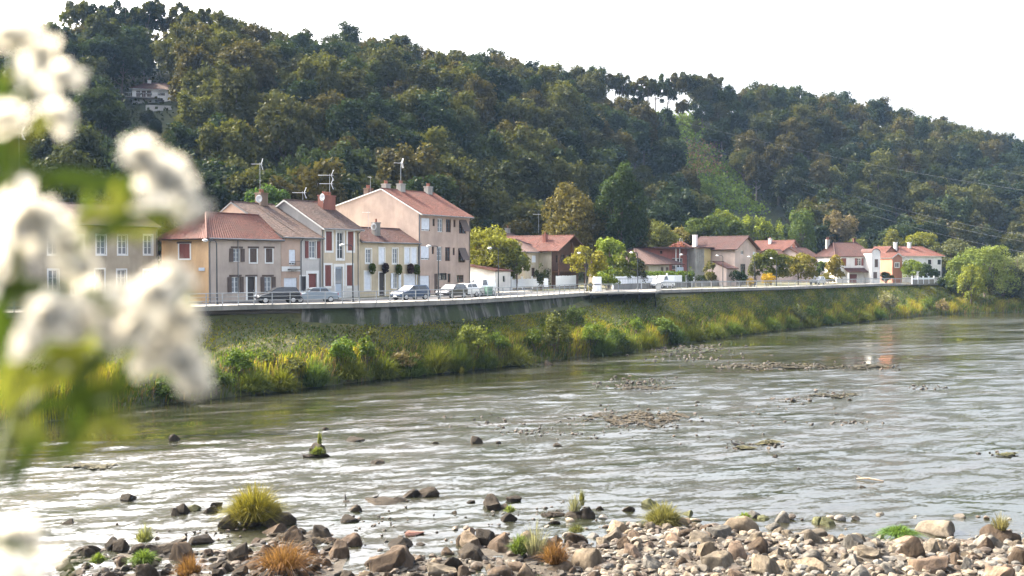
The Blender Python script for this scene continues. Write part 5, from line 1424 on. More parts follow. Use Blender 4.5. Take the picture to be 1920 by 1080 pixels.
def vs(label, x, yb, yt, w, d, col, **k):
    p = pt(x, HY, d); z = float(zterr(p.x, p.y)); return shrub(label, (p.x, p.y, z - 0.05), max(0.5, pt(x, yt, d).z - z), w * d / FPX, col, seed=int(x), **k)
vs('leafy green shrub right of the white utility cabinet', 1140, 535, 497, 54, 146, LG, leaf=0.2)
vs('dark round shrub before the pink garage', 1386, 530, 503, 36, 178, DG, leaf=0.18)
vs('golden yellow flowering shrub at the roadside past the beige house', 1438, 532, 512, 34, 178, (0.32, 0.22, 0.02), leaf=0.16)
vs('small yellow shrub beside the golden flowering shrub', 1408, 536, 520, 18, 172, (0.24, 0.17, 0.03), leaf=0.14)
vs('overgrown green bush against the stone house wall', 1014, 525, 500, 26, 151, (0.045, 0.06, 0.02), leaf=0.16)
vs('low green shrub under the yellow-green tree beside the apartment block', 890, 530, 500, 30, 147, LG, leaf=0.18)
vs('pale roadside shrub left of the white utility cabinet', 1108, 545, 530, 16, 138, (0.15, 0.14, 0.05), leaf=0.12)
vs('dark shrub below the terracotta wing', 1662, 522, 508, 34, 222, (0.045, 0.06, 0.02), leaf=0.2)
vs('palm-like green plant beside the modern house drive', 1294, 525, 502, 20, 170, (0.08, 0.12, 0.04), leaf=0.2, spiky=0.3)
vs('yellow-green roadside shrubs at the foot of the conical tree', 1550, 526, 514, 36, 206, (0.13, 0.12, 0.03), leaf=0.18)

# ------------------------------------------------------------------ hillside wood
HILLC = [(0.046, 0.050, 0.015), (0.027, 0.041, 0.015), (0.052, 0.048, 0.016), (0.018, 0.031, 0.015), (0.060, 0.067, 0.019), (0.033, 0.042, 0.016)]
HLAB = ['olive-brown broadleaf tree in the hillside wood', 'green broadleaf tree in the hillside wood', 'russet-brown autumn tree in the hillside wood', 'dark green tree in the hillside wood', 'pale yellow-green tree in the hillside wood', 'dull olive tree in the hillside wood']
def hill_proto(i):
    R = np.random.default_rng(40 + i)
    if i < 5:
        rx = 3.6 + 0.5 * (i % 3); h = 11.5 + (i % 4) * 0.8
        P, d, C = crown_pts(R, 6000, rx * 0.95, h * 0.37, h * 0.62, k=40 + 5 * i, clump=0.24, shell=0.45, fuzz=0.07)
        V, F = leaf_quads(P, 0.36, R, 1.4, d, jit=0.6)
    else:   # tall open trees of the ridge
        rx = 3.0 + 0.5 * (i % 2); h = 15.0
        P, d, C = crown_pts(R, 3000, rx, h * 0.33, h * 0.66, k=15, clump=0.27, shell=0.45)
        V, F = leaf_quads(P, 0.38, R, 1.4, None)
    root = empty('broadleaf_tree' if i < 5 else 'ridge_tree', (0, 0, 0))
    trunk_mb(R, h, 0.24 if i < 5 else 0.2, C, 0.82, 9).build('trunk', M['bark_pale' if i % 3 == 0 else 'bark'], root)
    mesh_np('crown', V, F, M['foliage_hill'], parent=root)
    return root, V.reshape(-1, 4, 3), h, rx
PROTO = [hill_proto(i) for i in range(8)]
VPX = proj(VILLA_P.x, VILLA_P.y, VILLA_P.z)
def hill_spots():
    R = np.random.default_rng(5); pts = []; cell = {}
    md = 5.3
    for _ in range(36000):
        px = R.uniform(-420, 2350); F = np.interp(px, PXK, FOOT); Rd = np.interp(px, PXK, RDG)
        t = R.uniform(-0.02, 1.12); Y = F + (Rd - F) * t; X = (px - 960) / FPX * Y
        g = (int(X // md), int(Y // md))
        if any(math.hypot(X - q[0], Y - q[1]) < md for a in (-1, 0, 1) for b in (-1, 0, 1) for q in cell.get((g[0] + a, g[1] + b), ())): continue
        z = float(zterr(X, Y)); gx, gy = proj(X, Y, z); tx, ty = proj(X, Y, z + 12)
        cl = np.interp(gy, [205, 260, 300, 360, 430, 480], [1222, 1262, 1300, 1330, 1390, 1420])
        wd = np.interp(gy, [205, 260, 300, 360, 430, 480], [26, 34, 52, 60, 85, 100])
        if abs(gx - cl) < wd and gy > 212: continue
        low_ = 195 < gx < 362 and Y < VILLA_P.y + 2 and proj(X, Y, z + 17)[1] < 200
        if low_ and proj(X, Y, z + 5.5)[1] < 199: continue
        if low_: t = 7.0
        if Y > VILLA_P.y - 5 and Y < VILLA_P.y + 9.5 and 232 < gx < 334: continue
        if 1290 < gx < 1470 and Y < 275: continue
        if 1000 < gx < 1230 and Y < 226: continue
        cell.setdefault(g, []).append((X, Y)); pts.append((X, Y, z, px, t))
    for (xa, xb, m, t0) in ((1140, 1340, 21, 0.985), (135, 430, 19, 0.97)):
        for i in range(m):
            px = xa + (xb - xa) * (i + R.uniform(0.1, 0.9)) / m; F = np.interp(px, PXK, FOOT); Rd = np.interp(px, PXK, RDG); t = t0 + R.uniform(-0.02, 0.03); Y = F + (Rd - F) * t; X = (px - 960) / FPX * Y
            pts.append((X, Y, float(zterr(X, Y)), px, 9.0))
    return pts
spots = hill_spots()
Rk = np.random.default_rng(9)
info = []
for (X, Y, z, px, t) in spots:
    s = float(Rk.uniform(0.85, 1.45)) if t < 0.72 else float(Rk.uniform(0.78, 1.16)); k = int(Rk.integers(0, 5)); c = int(Rk.integers(0, 6)); rot = float(Rk.uniform(0, 6.28))
    if 300 < px < 480 and t > 0.4: c = int(Rk.choice([0, 2, 4])); s *= 1.12
    if px < 300 and (t < 0.85 or t == 7.0): c = int(Rk.choice([1, 3, 5]))
    if (1135 < px < 1305 and 0.80 < t < 2) or (130 < px < 425 and 0.9 < t < 2): s = float(Rk.uniform(0.38, 0.58))
    if t == 7.0: s = 0.42
    if t > 8: k = int(Rk.integers(5, 8)); s = float(Rk.uniform(0.85, 1.15)) * (0.9 if px > 900 else 1.08)
    info.append([X, Y, z, s, k, c, rot, px, t])
# how much of each tree shows: nearest first on a coarse grid
grid = np.zeros((135, 240), bool); vis = []
order = sorted(range(len(info)), key=lambda i: info[i][1])
vis = [0] * len(info)
for i in order:
    X, Y, z, s, k, c, rot, px, t = info[i]; h = PROTO[k][2] * s; r = PROTO[k][3] * s
    x0, y0 = proj(X, Y, z + h); x1, y1 = proj(X, Y, z + h * 0.3); w = r * FPX / Y * 0.9
    a0, a1 = int((x0 - w) / 8), int((x0 + w) / 8) + 1; b0, b1 = int(y0 / 8), int(y1 / 8) + 1
    a0, a1 = max(0, a0), min(240, a1); b0, b1 = max(0, b0), min(135, b1)
    if a1 <= a0 or b1 <= b0: continue
    vis[i] = int((~grid[b0:b1, a0:a1]).sum()); grid[b0:b1, a0:a1] = True
rank = sorted(range(len(info)), key=lambda i: -vis[i])
chosen = set([i for i in rank[:285] if vis[i] > 0])
stuffV = []; stuffC = []
used = set()
for i, (X, Y, z, s, k, c, rot, px, t) in enumerate(info):
    kc = sc3(HILLC[c], float(Rk.uniform(0.8, 1.2)))
    if i in chosen:
        r = PROTO[k][0] if k not in used else copy_tree(PROTO[k][0]); used.add(k)
        r.location = (X, Y, z - 0.3); r.rotation_euler = (0, 0, rot); r.scale = (s, s, s * float(Rk.uniform(0.92, 1.1)))
        for ch in r.children:
            if ch.name.startswith('crown'): ch.color = (*kc, 1)
        if k >= 5: tag(r, 'tall open-crowned tree with a bare trunk on the ridge against the sky', 'tree', 'tall open trees on the ridge')
        else: tag(r, HLAB[c], 'tree', HLAB[c].replace('tree in', 'trees in'))
    else:
        Q = PROTO[k][1]; sel = Rk.random(len(Q)) < (0.42 if vis[i] > 0 else 0.15); Q = Q[sel]
        cs, sn = math.cos(rot), math.sin(rot); W = np.empty_like(Q)
        big = 1.05 if vis[i] > 0 else 1.6
        ctr = Q.mean(1, keepdims=True); Q = ctr + (Q - ctr) * (1.25 * big)
        W[..., 0] = (Q[..., 0] * cs - Q[..., 1] * sn) * s + X; W[..., 1] = (Q[..., 0] * sn + Q[..., 1] * cs) * s + Y; W[..., 2] = Q[..., 2] * s + z
        stuffV.append(W.reshape(-1, 3)); stuffC.append(np.tile(np.array([[*kc, 1.0]]), (len(Q) * 4, 1)))
for k in range(8):
    if k not in used:
        for ch in list(PROTO[k][0].children): bpy.data.objects.remove(ch)
        bpy.data.objects.remove(PROTO[k][0])
SV = np.concatenate(stuffV); SC = np.concatenate(stuffC)
tag(mesh_np('distant_wood', SV, np.arange(len(SV)).reshape(-1, 4), M['foliage_far'], attr=SC), 'far wooded hillside behind the nearer trees', 'wood', None, 'stuff')
# undergrowth of the hillside and the bracken of the clearing
def undergrowth():
    R = np.random.default_rng(21); Pl = []; Cl = []
    while len(Pl) < 60000:
        px = R.uniform(-200, 2100); F = np.interp(px, PXK, FOOT); Rd = np.interp(px, PXK, RDG); t = R.uniform(0, 1.0); Y = F + (Rd - F) * t; X = (px - 960) / FPX * Y
        z = float(zterr(X, Y)); gx, gy = proj(X, Y, z)
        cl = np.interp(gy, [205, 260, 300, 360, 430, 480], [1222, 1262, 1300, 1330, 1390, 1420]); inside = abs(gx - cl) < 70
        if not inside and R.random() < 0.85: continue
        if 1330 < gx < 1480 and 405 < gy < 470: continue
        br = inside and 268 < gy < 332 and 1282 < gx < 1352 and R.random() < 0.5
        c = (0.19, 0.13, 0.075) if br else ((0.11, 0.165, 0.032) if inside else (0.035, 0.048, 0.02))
        for _ in range(3):
            Pl.append((X + R.normal(0, 1.2), Y + R.normal(0, 1.2), z + R.uniform(0.1, 1.7))); Cl.append((*sc3(c, R.uniform(0.6, 1.4)), 1))
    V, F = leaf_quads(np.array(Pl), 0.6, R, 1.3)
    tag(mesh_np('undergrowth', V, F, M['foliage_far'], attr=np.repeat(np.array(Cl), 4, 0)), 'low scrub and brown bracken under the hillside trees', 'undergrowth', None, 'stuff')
undergrowth()

# ------------------------------------------------------------------ river bank growth
def bank_grass():
    R = np.random.default_rng(31); n = 105000
    s = R.uniform(PT[1], PT[13], n); v = R.uniform(0.02, 1.0, n)
    lim = np.interp(s, [PT[0], PT[2], PT[3] + 4, PT[3] + 6, PT[8] + 6, PT[8] + 12], [0.02, 0.03, 0.03, 0.13, 0.13, 0.03]); keep = v > lim
    s, v = s[keep], v[keep]; n = len(s); B = bank(s, v) - np.array([0, 0, 0.05])
    pn = np.sin(s * 0.31 + v * 5) + np.sin(s * 0.83 - v * 9 + 1) * 0.7 + R.normal(0, 0.45, n)
    low = np.clip((v - 0.45) * 2.4, 0, 1)
    h = (0.22 + 0.5 * low) * R.uniform(0.5, 1.5, n) * (1 + 0.35 * pn * low)
    h = np.clip(h, 0.12, 1.3)
    lean = R.normal(0, 0.16, (n, 2)) + np.array([0.12, -0.08])
    V, F = blades(R, B, h, lean, 0.085)
    pal = np.array([(0.22, 0.21, 0.03), (0.14, 0.17, 0.026), (0.06, 0.095, 0.018), (0.15, 0.105, 0.065), (0.19, 0.16, 0.045)])
    ci = np.where(pn > 1.0, 0, np.where(pn > 0.1, 1, 2)); ci = np.where((R.random(n) < 0.16) & (v > 0.6), 3, ci); ci = np.where(R.random(n) < 0.12, 4, ci)
    tint = np.concatenate([pal[ci] * R.uniform(0.7, 1.3, (n, 1)), np.ones((n, 1))], 1)
    tag(mesh_np('bank_grass', V, F, M['grass'], attr=np.repeat(tint, 6, 0)), 'rough sunlit grass covering the river bank', 'grass', None, 'stuff')
bank_grass()
BK = 'shrubs on the river bank'
bank_sh = [(445, 700, 652, 70, (0.075, 0.12, 0.02), 'bright green leafy shrub, nearest the white blossoms on the bank'), (500, 688, 656, 46, (0.085, 0.115, 0.03), 'small bright shrub beside the nearest leafy shrub'),
    (638, 690, 632, 62, (0.08, 0.13, 0.022), 'tall bright green shrub on the bank below the tall cream house'), (688, 680, 630, 48, (0.085, 0.125, 0.025), 'bright shrub just right of the tall bright green bank shrub'),
    (880, 668, 612, 78, (0.11, 0.135, 0.03), 'wide yellow-green shrub on the bank below the apartment block'), (932, 664, 618, 50, (0.095, 0.14, 0.025), 'light green upright shrub right of the wide yellow-green shrub'),
    (1003, 655, 620, 46, (0.07, 0.10, 0.022), 'dark-footed green shrub mid-way to the bushy point'), (1045, 660, 594, 66, (0.085, 0.10, 0.03), 'tall olive-green shrub on the bushy point of the bank'),
    (1080, 612, 570, 40, (0.07, 0.10, 0.035), 'round grey-green shrub high on the bank below the lookout platform'), (1108, 656, 608, 62, (0.095, 0.14, 0.024), 'bright leafy shrub at the right of the bushy point'),
    (1150, 658, 618, 60, (0.05, 0.08, 0.02), 'dark green rounded shrub at the waterline past the bushy point'), (1192, 628, 596, 34, (0.10, 0.15, 0.025), 'small bright shrub halfway up the bank past the lookout platform'),
    (1246, 632, 596, 60, (0.10, 0.145, 0.03), 'broad bright shrub past the dark rounded shrub'), (1497, 606, 575, 36, (0.085, 0.10, 0.045), 'grey-green shrub far along the bank'),
    (1522, 603, 572, 26, (0.08, 0.12, 0.025), 'small green shrub next to the far grey-green shrub'), (1665, 582, 551, 42, (0.17, 0.17, 0.10), 'pale silvery shrub near the far end of the bank'),
    (1765, 586, 562, 30, (0.17, 0.14, 0.08), 'pale brownish shrub at the river bend'), (1740, 578, 556, 26, (0.10, 0.14, 0.03), 'small light green shrub between the two pale bank shrubs'),
    (760, 690, 655, 70, (0.12, 0.10, 0.045), 'pinkish-brown weedy shrub in the middle of the near bank'), (545, 708, 672, 70, (0.075, 0.085, 0.025), 'olive weedy shrub low on the near bank'),
    (400, 735, 690, 80, (0.05, 0.075, 0.02), 'dark weedy shrub at the water edge behind the white blossoms'), (320, 748, 705, 90, (0.055, 0.09, 0.02), 'green shrub at the water edge partly behind the white blossoms'),
    (702, 642, 615, 22, (0.10, 0.11, 0.035), 'thin sprig above the bright bank shrubs')]
for i, (x, yb, yt, w, c, lab) in enumerate(bank_sh):
    b = bank_at(x, yb); d = b[1]; shrub(lab, (b[0], b[1], b[2] - 0.1), (yb - yt) * d / FPX, w * d / FPX, c, 600 + i, leaf=0.15 if d < 130 else 0.22, group=BK, spiky=0.12)
TK = 'grass tussocks along the waterline'
tk = [(470, 735, 60, 40), (530, 730, 60, 42), (590, 722, 56, 48), (660, 712, 60, 40), (722, 708, 56, 40), (770, 704, 60, 42), (815, 700, 60, 52), (858, 696, 56, 50), (905, 690, 50, 34), (955, 684, 70, 40), (1125, 664, 60, 42), (1170, 660, 44, 36), (1212, 652, 44, 34), (1262, 644, 50, 32), (1300, 638, 46, 30), (1336, 634, 46, 28), (1372, 629, 44, 26), (1408, 625, 44, 25), (1443, 621, 40, 24), (1478, 617, 40, 24), (1512, 613, 36, 22), (1548, 609, 36, 20), (1582, 606, 34, 20), (1616, 602, 34, 18), (1645, 598, 30, 18)]
for i, (x, y, w, h) in enumerate(tk):
    b = bank_at(x, y - 3); d = b[1]; yel = 0.5 + 0.5 * math.sin(i * 2.3)
    c = (0.065 + 0.055 * yel, 0.105 + 0.03 * yel, 0.024)
    tussock('rounded yellow-green grass tussock overhanging the far waterline', (b[0], b[1], b[2] - 0.15), w * d / FPX * 0.6, h * d / FPX * 1.05, c, i, 1500, TK, width=0.055)
# ------------------------------------------------------------------ gravel bank in the foreground
def poly_px(L): return [tuple(gnd(x, y).xy) for x, y in L]
BANK_R = poly_px([(1140, 1010), (1180, 985), (1260, 980), (1400, 996), (1480, 1004), (1600, 1014), (1750, 1016), (1980, 1022), (2080, 1140), (1050, 1140), (1080, 1075)])
BANK_L = poly_px([(120, 1040), (220, 1022), (330, 1030), (450, 1030), (500, 1000), (600, 995), (660, 1020), (640, 1060), (690, 1140), (60, 1140)])
BANK_C = poly_px([(690, 1050), (860, 1035), (870, 1000), (980, 1010), (1100, 1020), (1140, 1040), (1120, 1140), (640, 1140)])
def inside(p, P):
    x, y = p; c = False; j = len(P) - 1
    for i in range(len(P)):
        (xi, yi), (xj, yj) = P[i], P[j]
        if (yi > y) != (yj > y) and x < (xj - xi) * (y - yi) / (yj - yi) + xi: c = not c
        j = i
    return c
def seg_d(p, P):
    m = 1e9
    for i in range(len(P)):
        a = np.array(P[i]); b = np.array(P[(i + 1) % len(P)]); q = np.array(p); t = np.clip(np.dot(q - a, b - a) / np.dot(b - a, b - a), 0, 1); m = min(m, float(np.linalg.norm(q - a - (b - a) * t)))
    return m
def bed_z(x, y):
    z = -0.35
    for P, top in ((BANK_R, 0.22), (BANK_L, 0.01), (BANK_C, 0.04)):
        d = seg_d((x, y), P) * (1 if inside((x, y), P) else -1); z = max(z, -0.02 + (min(d, 1.2) / 1.2 * top if d > 0 else 0.22 * max(d, -1.5)))
    return z + (0.05 if z > 0 else 0.01) * math.sin(x * 2.1 + y * 1.3) * math.sin(x * 1.2 - y * 2.3)
def build_bed():
    xs = np.linspace(-24, 26, 140); ys = np.linspace(27, 47, 60); V = [(x, y, bed_z(x, y)) for y in ys for x in xs]
    idx = np.arange(len(V)).reshape(len(ys), len(xs)); F = np.stack([idx[:-1, :-1], idx[:-1, 1:], idx[1:, 1:], idx[1:, :-1]], -1).reshape(-1, 4)
    tag(mesh_np('gravel_bar_ground', V, F, M['bed'], smooth=True), kind='structure')
build_bed()

# ------------------------------------------------------------------ rocks
import bmesh
from mathutils import noise as mnoise
def rock_mesh(i, sub=4):
    R = np.random.default_rng(700 + i); bm = bmesh.new(); bmesh.ops.create_icosphere(bm, subdivisions=sub, radius=1.0)
    V = np.array([v.co[:] for v in bm.verts])
    for _ in range(int(R.integers(9, 16))):
        n = R.normal(size=3); n[2] = n[2] * 0.8 + 0.2; n /= np.linalg.norm(n); h = R.uniform(0.42, 0.8); d = V @ n
        V -= np.clip(d - h, 0, None)[:, None] * n[None] * 0.98
    off = R.uniform(0, 50, 3)
    for k in range(len(V)):
        p = Vector(V[k]); a = mnoise.fractal(p * 1.3 + Vector(off), 1.0, 2.1, 5); V[k] = V[k] * (1 + 0.11 * a) + np.array([mnoise.noise(p * 4 + Vector(off)), mnoise.noise(p * 4.3 - Vector(off)), mnoise.noise(p * 3.7)]) * 0.035
    V[:, 2] *= R.uniform(0.6, 0.8); V /= np.abs(V[:, :2]).max()
    for v, c in zip(bm.verts, V): v.co = c
    me = bpy.data.meshes.new('rock'); bm.to_mesh(me); bm.free(); me.materials.append(M['rock'])
    me.polygons.foreach_set("use_smooth", [True] * len(me.polygons)); me.update(); return me
ROCKS = [rock_mesh(i) for i in range(10)]
RH = [max(v.co.z for v in m.vertices) for m in ROCKS]
Rr = np.random.default_rng(77)
def rock(label, pos, w, h, col, group=None, k=None, name='rock', flat=None, dep=None):
    k = int(Rr.integers(0, 10)) if k is None else k
    o = bpy.data.objects.new(name, ROCKS[k]); COL.objects.link(o)
    o.location = tuple(pos); o.rotation_euler = (float(Rr.uniform(-0.2, 0.2)), float(Rr.uniform(-0.2, 0.2)), float(Rr.uniform(0, 6.28)))
    sx = w / 2; o.scale = (sx, (dep or w * Rr.uniform(0.7, 1.0)) / 2, h / RH[k]); kk = float(Rr.uniform(0.75, 1.3)); o.color = (*sc3(col, kk), 1)
    return tag(o, label, 'rock', group)
DK = (0.026, 0.021, 0.016); BR = (0.05, 0.036, 0.025); TAN = (0.095, 0.080, 0.061); GRY = (0.085, 0.080, 0.071)
def rpx(label, x, y, w, h, col=DK, group=None, **kw):
    g = gnd(x, y, 0); f = FPX / g.y; W = w / f; H = max(0.05, (h - 0.25 * w * 0.3) / f); dep = min(W, 0.9 * W)
    return rock(label, (g.x, g.y + dep * 0.35, -0.06 * H - 0.02), W * 1.3, H * 0.85, col, group, dep=dep * 1.2, **kw)
SMALL = 'small dark rocks alone in the river'
named = [(236, 938, 40, 20, 'low pointed dark rock alone in shallow water, farthest left of the lone rocks'), (326, 826, 22, 17, 'small dark rock alone upstream of the low white riffle'), (128, 983, 24, 13, 'small dark stone near the blurred white blossom at bottom left'),
    (325, 967, 24, 18, 'small dark rock at the left of a close group of five'), (340, 962, 34, 27, 'largest domed rock of the close group of five'), (360, 957, 28, 16, 'mossy rock at the back of the close group of five'), (388, 963, 28, 18, 'dark rock at the front right of the close group of five'), (403, 951, 26, 15, 'dark slanting rock at the right end of the close group of five'),
    (373, 1018, 50, 20, 'flat-topped dark rock just above the left stone bar'), (427, 990, 46, 34, 'blunt dark boulder left of the big grass tuft'), (482, 982, 70, 34, 'dark boulder under the big yellow-green grass tuft'), (514, 987, 60, 32, 'mottled dark boulder at the right foot of the big grass tuft'),
    (589, 857, 50, 12, 'flat dark slab carrying a small plant in mid-river'), (592, 850, 34, 26, 'dark rock with a tall green sprig on the flat slab'), (665, 829, 30, 12, 'smooth dark rock in mid-river right of the planted slab'), (703, 870, 32, 9, 'low flat dark rock below the planted slab'),
    (890, 831, 30, 17, 'rounded dark rock with a thin tail stone in the middle of the river'), (664, 958, 26, 18, 'wedge-shaped dark rock below the upright bird'), (658, 981, 34, 19, 'domed smooth dark rock in calm water below the wedge rock'), (713, 944, 64, 15, 'long low rock with a duck standing on it'), (745, 941, 34, 12, 'low tail rock at the right of the duck rock'),
    (768, 932, 32, 20, 'left rock of a touching dark pair'), (795, 931, 44, 24, 'right, larger rock of a touching dark pair'), (925, 955, 42, 30, 'tall dark rock with a paler top in the calm water'), (947, 954, 26, 15, 'lower rock leaning on the tall dark rock'), (963, 941, 30, 18, 'sharp wedge rock standing alone behind the tall dark rock'), (957, 977, 34, 20, 'square dark rock with a green sprig on top'),
    (1024, 968, 22, 10, 'small flat dark rock left of the twin planted rocks'), (1042, 968, 32, 12, 'ragged flat brown rock left of the twin planted rocks'), (1078, 971, 34, 18, 'left of the twin rocks with tall weeds growing'), (1102, 970, 34, 28, 'right, taller of the twin rocks with tall weeds'), (1127, 956, 16, 10, 'tiny dark rock past the twin planted rocks'), (1178, 958, 22, 14, 'small round dark rock offshore of the pale stones'),
    (1037, 982, 22, 10, 'small flat rock below the ragged brown rock'), (770, 1002, 40, 12, 'squared-off pinkish block lying in calm water'), (748, 1029, 56, 26, 'large smooth dark boulder above the bottom edge'), (786, 1022, 22, 6, 'thin pale flat stone right of the smooth dark boulder'), (1222, 952, 38, 22, 'dark mossy rock at the tip of the pale stone bar'), (1292, 967, 22, 15, 'small green mossy stone off the pale stone bar'),
    (1412, 969, 28, 18, 'grey rock behind the low bright weed on the stone bar'), (1433, 974, 28, 10, 'low mossy rock right of the bright weed'), (1467, 978, 28, 26, 'blocky grey-brown rock, upper of two stacked blocks'), (1449, 992, 28, 20, 'blocky grey rock, lower of the two stacked blocks'), (1537, 983, 26, 20, 'mossy green-tinged rock at the far edge of the bar'), (1558, 987, 34, 18, 'low mossy rock beside the green-tinged rock'),
    (1028, 685, 16, 13, 'small grey rock at the waterline below the bushy point'), (1487, 753, 12, 10, 'single small dark rock in the bright water'), (612, 806, 14, 7, 'tiny dark stone far out in mid-river'), (816, 832, 16, 6, 'tiny flat stone left of the rounded mid-river rock'), (935, 831, 14, 7, 'tiny stone right of the rounded mid-river rock'), (1047, 837, 16, 8, 'tiny dark stone in the bright water below the brown weed bar'),
    (880, 943, 18, 7, 'small low stone left of the tall dark rock'), (853, 963, 14, 8, 'small round stone between the domed rock and the tall dark rock'), (1455, 858, 12, 6, 'small stone pair member in the bright water'), (1500, 880, 16, 6, 'small flat dark stone in the bright water at right'), (1618, 914, 14, 5, 'small flat stone just below the driftwood stick'), (1653, 965, 12, 8, 'small stone off the right end of the stone bar')]
for (x, y, w, h, lab) in named: rpx(lab, x, y, w, h, (0.16, 0.085, 0.07) if 'pinkish' in lab else ((0.06, 0.062, 0.03) if 'moss' in lab or 'green-tinged' in lab else (GRY if x > 1390 and y > 960 else DK)))
# big named boulders of the bars
for (x, y, w, h, c, lab) in [(1772, 1003, 82, 36, TAN, 'largest long tan boulder at the far right edge of the stone bar'), (1886, 1022, 76, 50, BR, 'big brown mossy boulder at the right of the stone bar'), (1862, 1040, 60, 48, GRY, 'pointed grey boulder leaning in front of the brown mossy boulder'), (1514, 1080, 104, 52, (0.155, 0.125, 0.09), 'largest pale boulder at the bottom edge of the stone bar'), (1610, 1026, 64, 40, TAN, 'tan slanted boulder in the middle of the stone bar'),
        (1525, 1014, 56, 32, TAN, 'brown-grey boulder behind the tan slanted boulder'), (1365, 1016, 60, 28, TAN, 'low wide tan boulder near the tip of the stone bar'), (222, 1034, 44, 38, DK, 'tall pointed dark boulder on the left stone bar'), (313, 1040, 54, 34, DK, 'big square-faced dark boulder on the left stone bar'), (155, 1038, 44, 24, DK, 'dark boulder at the left end of the left stone bar'), (720, 1074, 76, 54, BR, 'ragged dark brown heap of a boulder at the bottom centre'),
        (830, 1082, 60, 32, TAN, 'rounded tan boulder at the bottom edge beside the ragged brown boulder'), (905, 1024, 50, 42, DK, 'tall dark brown boulder at the top of the centre stone bar'), (872, 1022, 34, 30, BR, 'brown boulder left of the tall dark brown boulder'), (1081, 1018, 40, 32, BR, 'brown boulder capped with green weed on the centre stone bar')]: rpx(lab, x, y, w, h, c)
def scatter(P, n, smin, smax, cols, label, group, keep=None, edge=0.0, sink=0.25):
    xs = [p[0] for p in P]; ys = [p[1] for p in P]; got = []; tries = 0
    while len(got) < n and tries < 60000:
        tries += 1; x = Rr.uniform(min(xs), max(xs)); y = Rr.uniform(min(ys), max(ys))
        if not inside((x, y), P): continue
        px, py = proj(x, y, 0)
        if not (-40 < px < 1960 and py < 1125): continue
        s = smin + (smax - smin) * Rr.random() ** 2.2
        if any(math.hypot(x - a, y - b) < 0.40 * (s + c) for a, b, c in got): continue
        got.append((x, y, s)); c = cols[int(Rr.integers(0, len(cols)))]
        rock(label, (x, y, bed_z(x, y) - s * 0.06), s, s * Rr.uniform(0.35, 0.6), c, group)
scatter(BANK_R, 118, 0.5, 1.6, [TAN, TAN, GRY, (0.14, 0.112, 0.08), BR, (0.13, 0.095, 0.07)], 'weathered tan or grey stone among the pale stones of the foreground bar', 'pale stones of the foreground bar')
scatter(BANK_L, 66, 0.5, 1.3, [DK, DK, BR, (0.055, 0.04, 0.03)], 'dark brown wet stone on the left bar below the grass tuft', 'dark stones of the left bar')
scatter(BANK_C, 48, 0.5, 1.4, [BR, DK, (0.07, 0.052, 0.038), (0.11, 0.085, 0.06)], 'brown mottled stone on the bar at the bottom centre', 'brown stones of the centre bar')
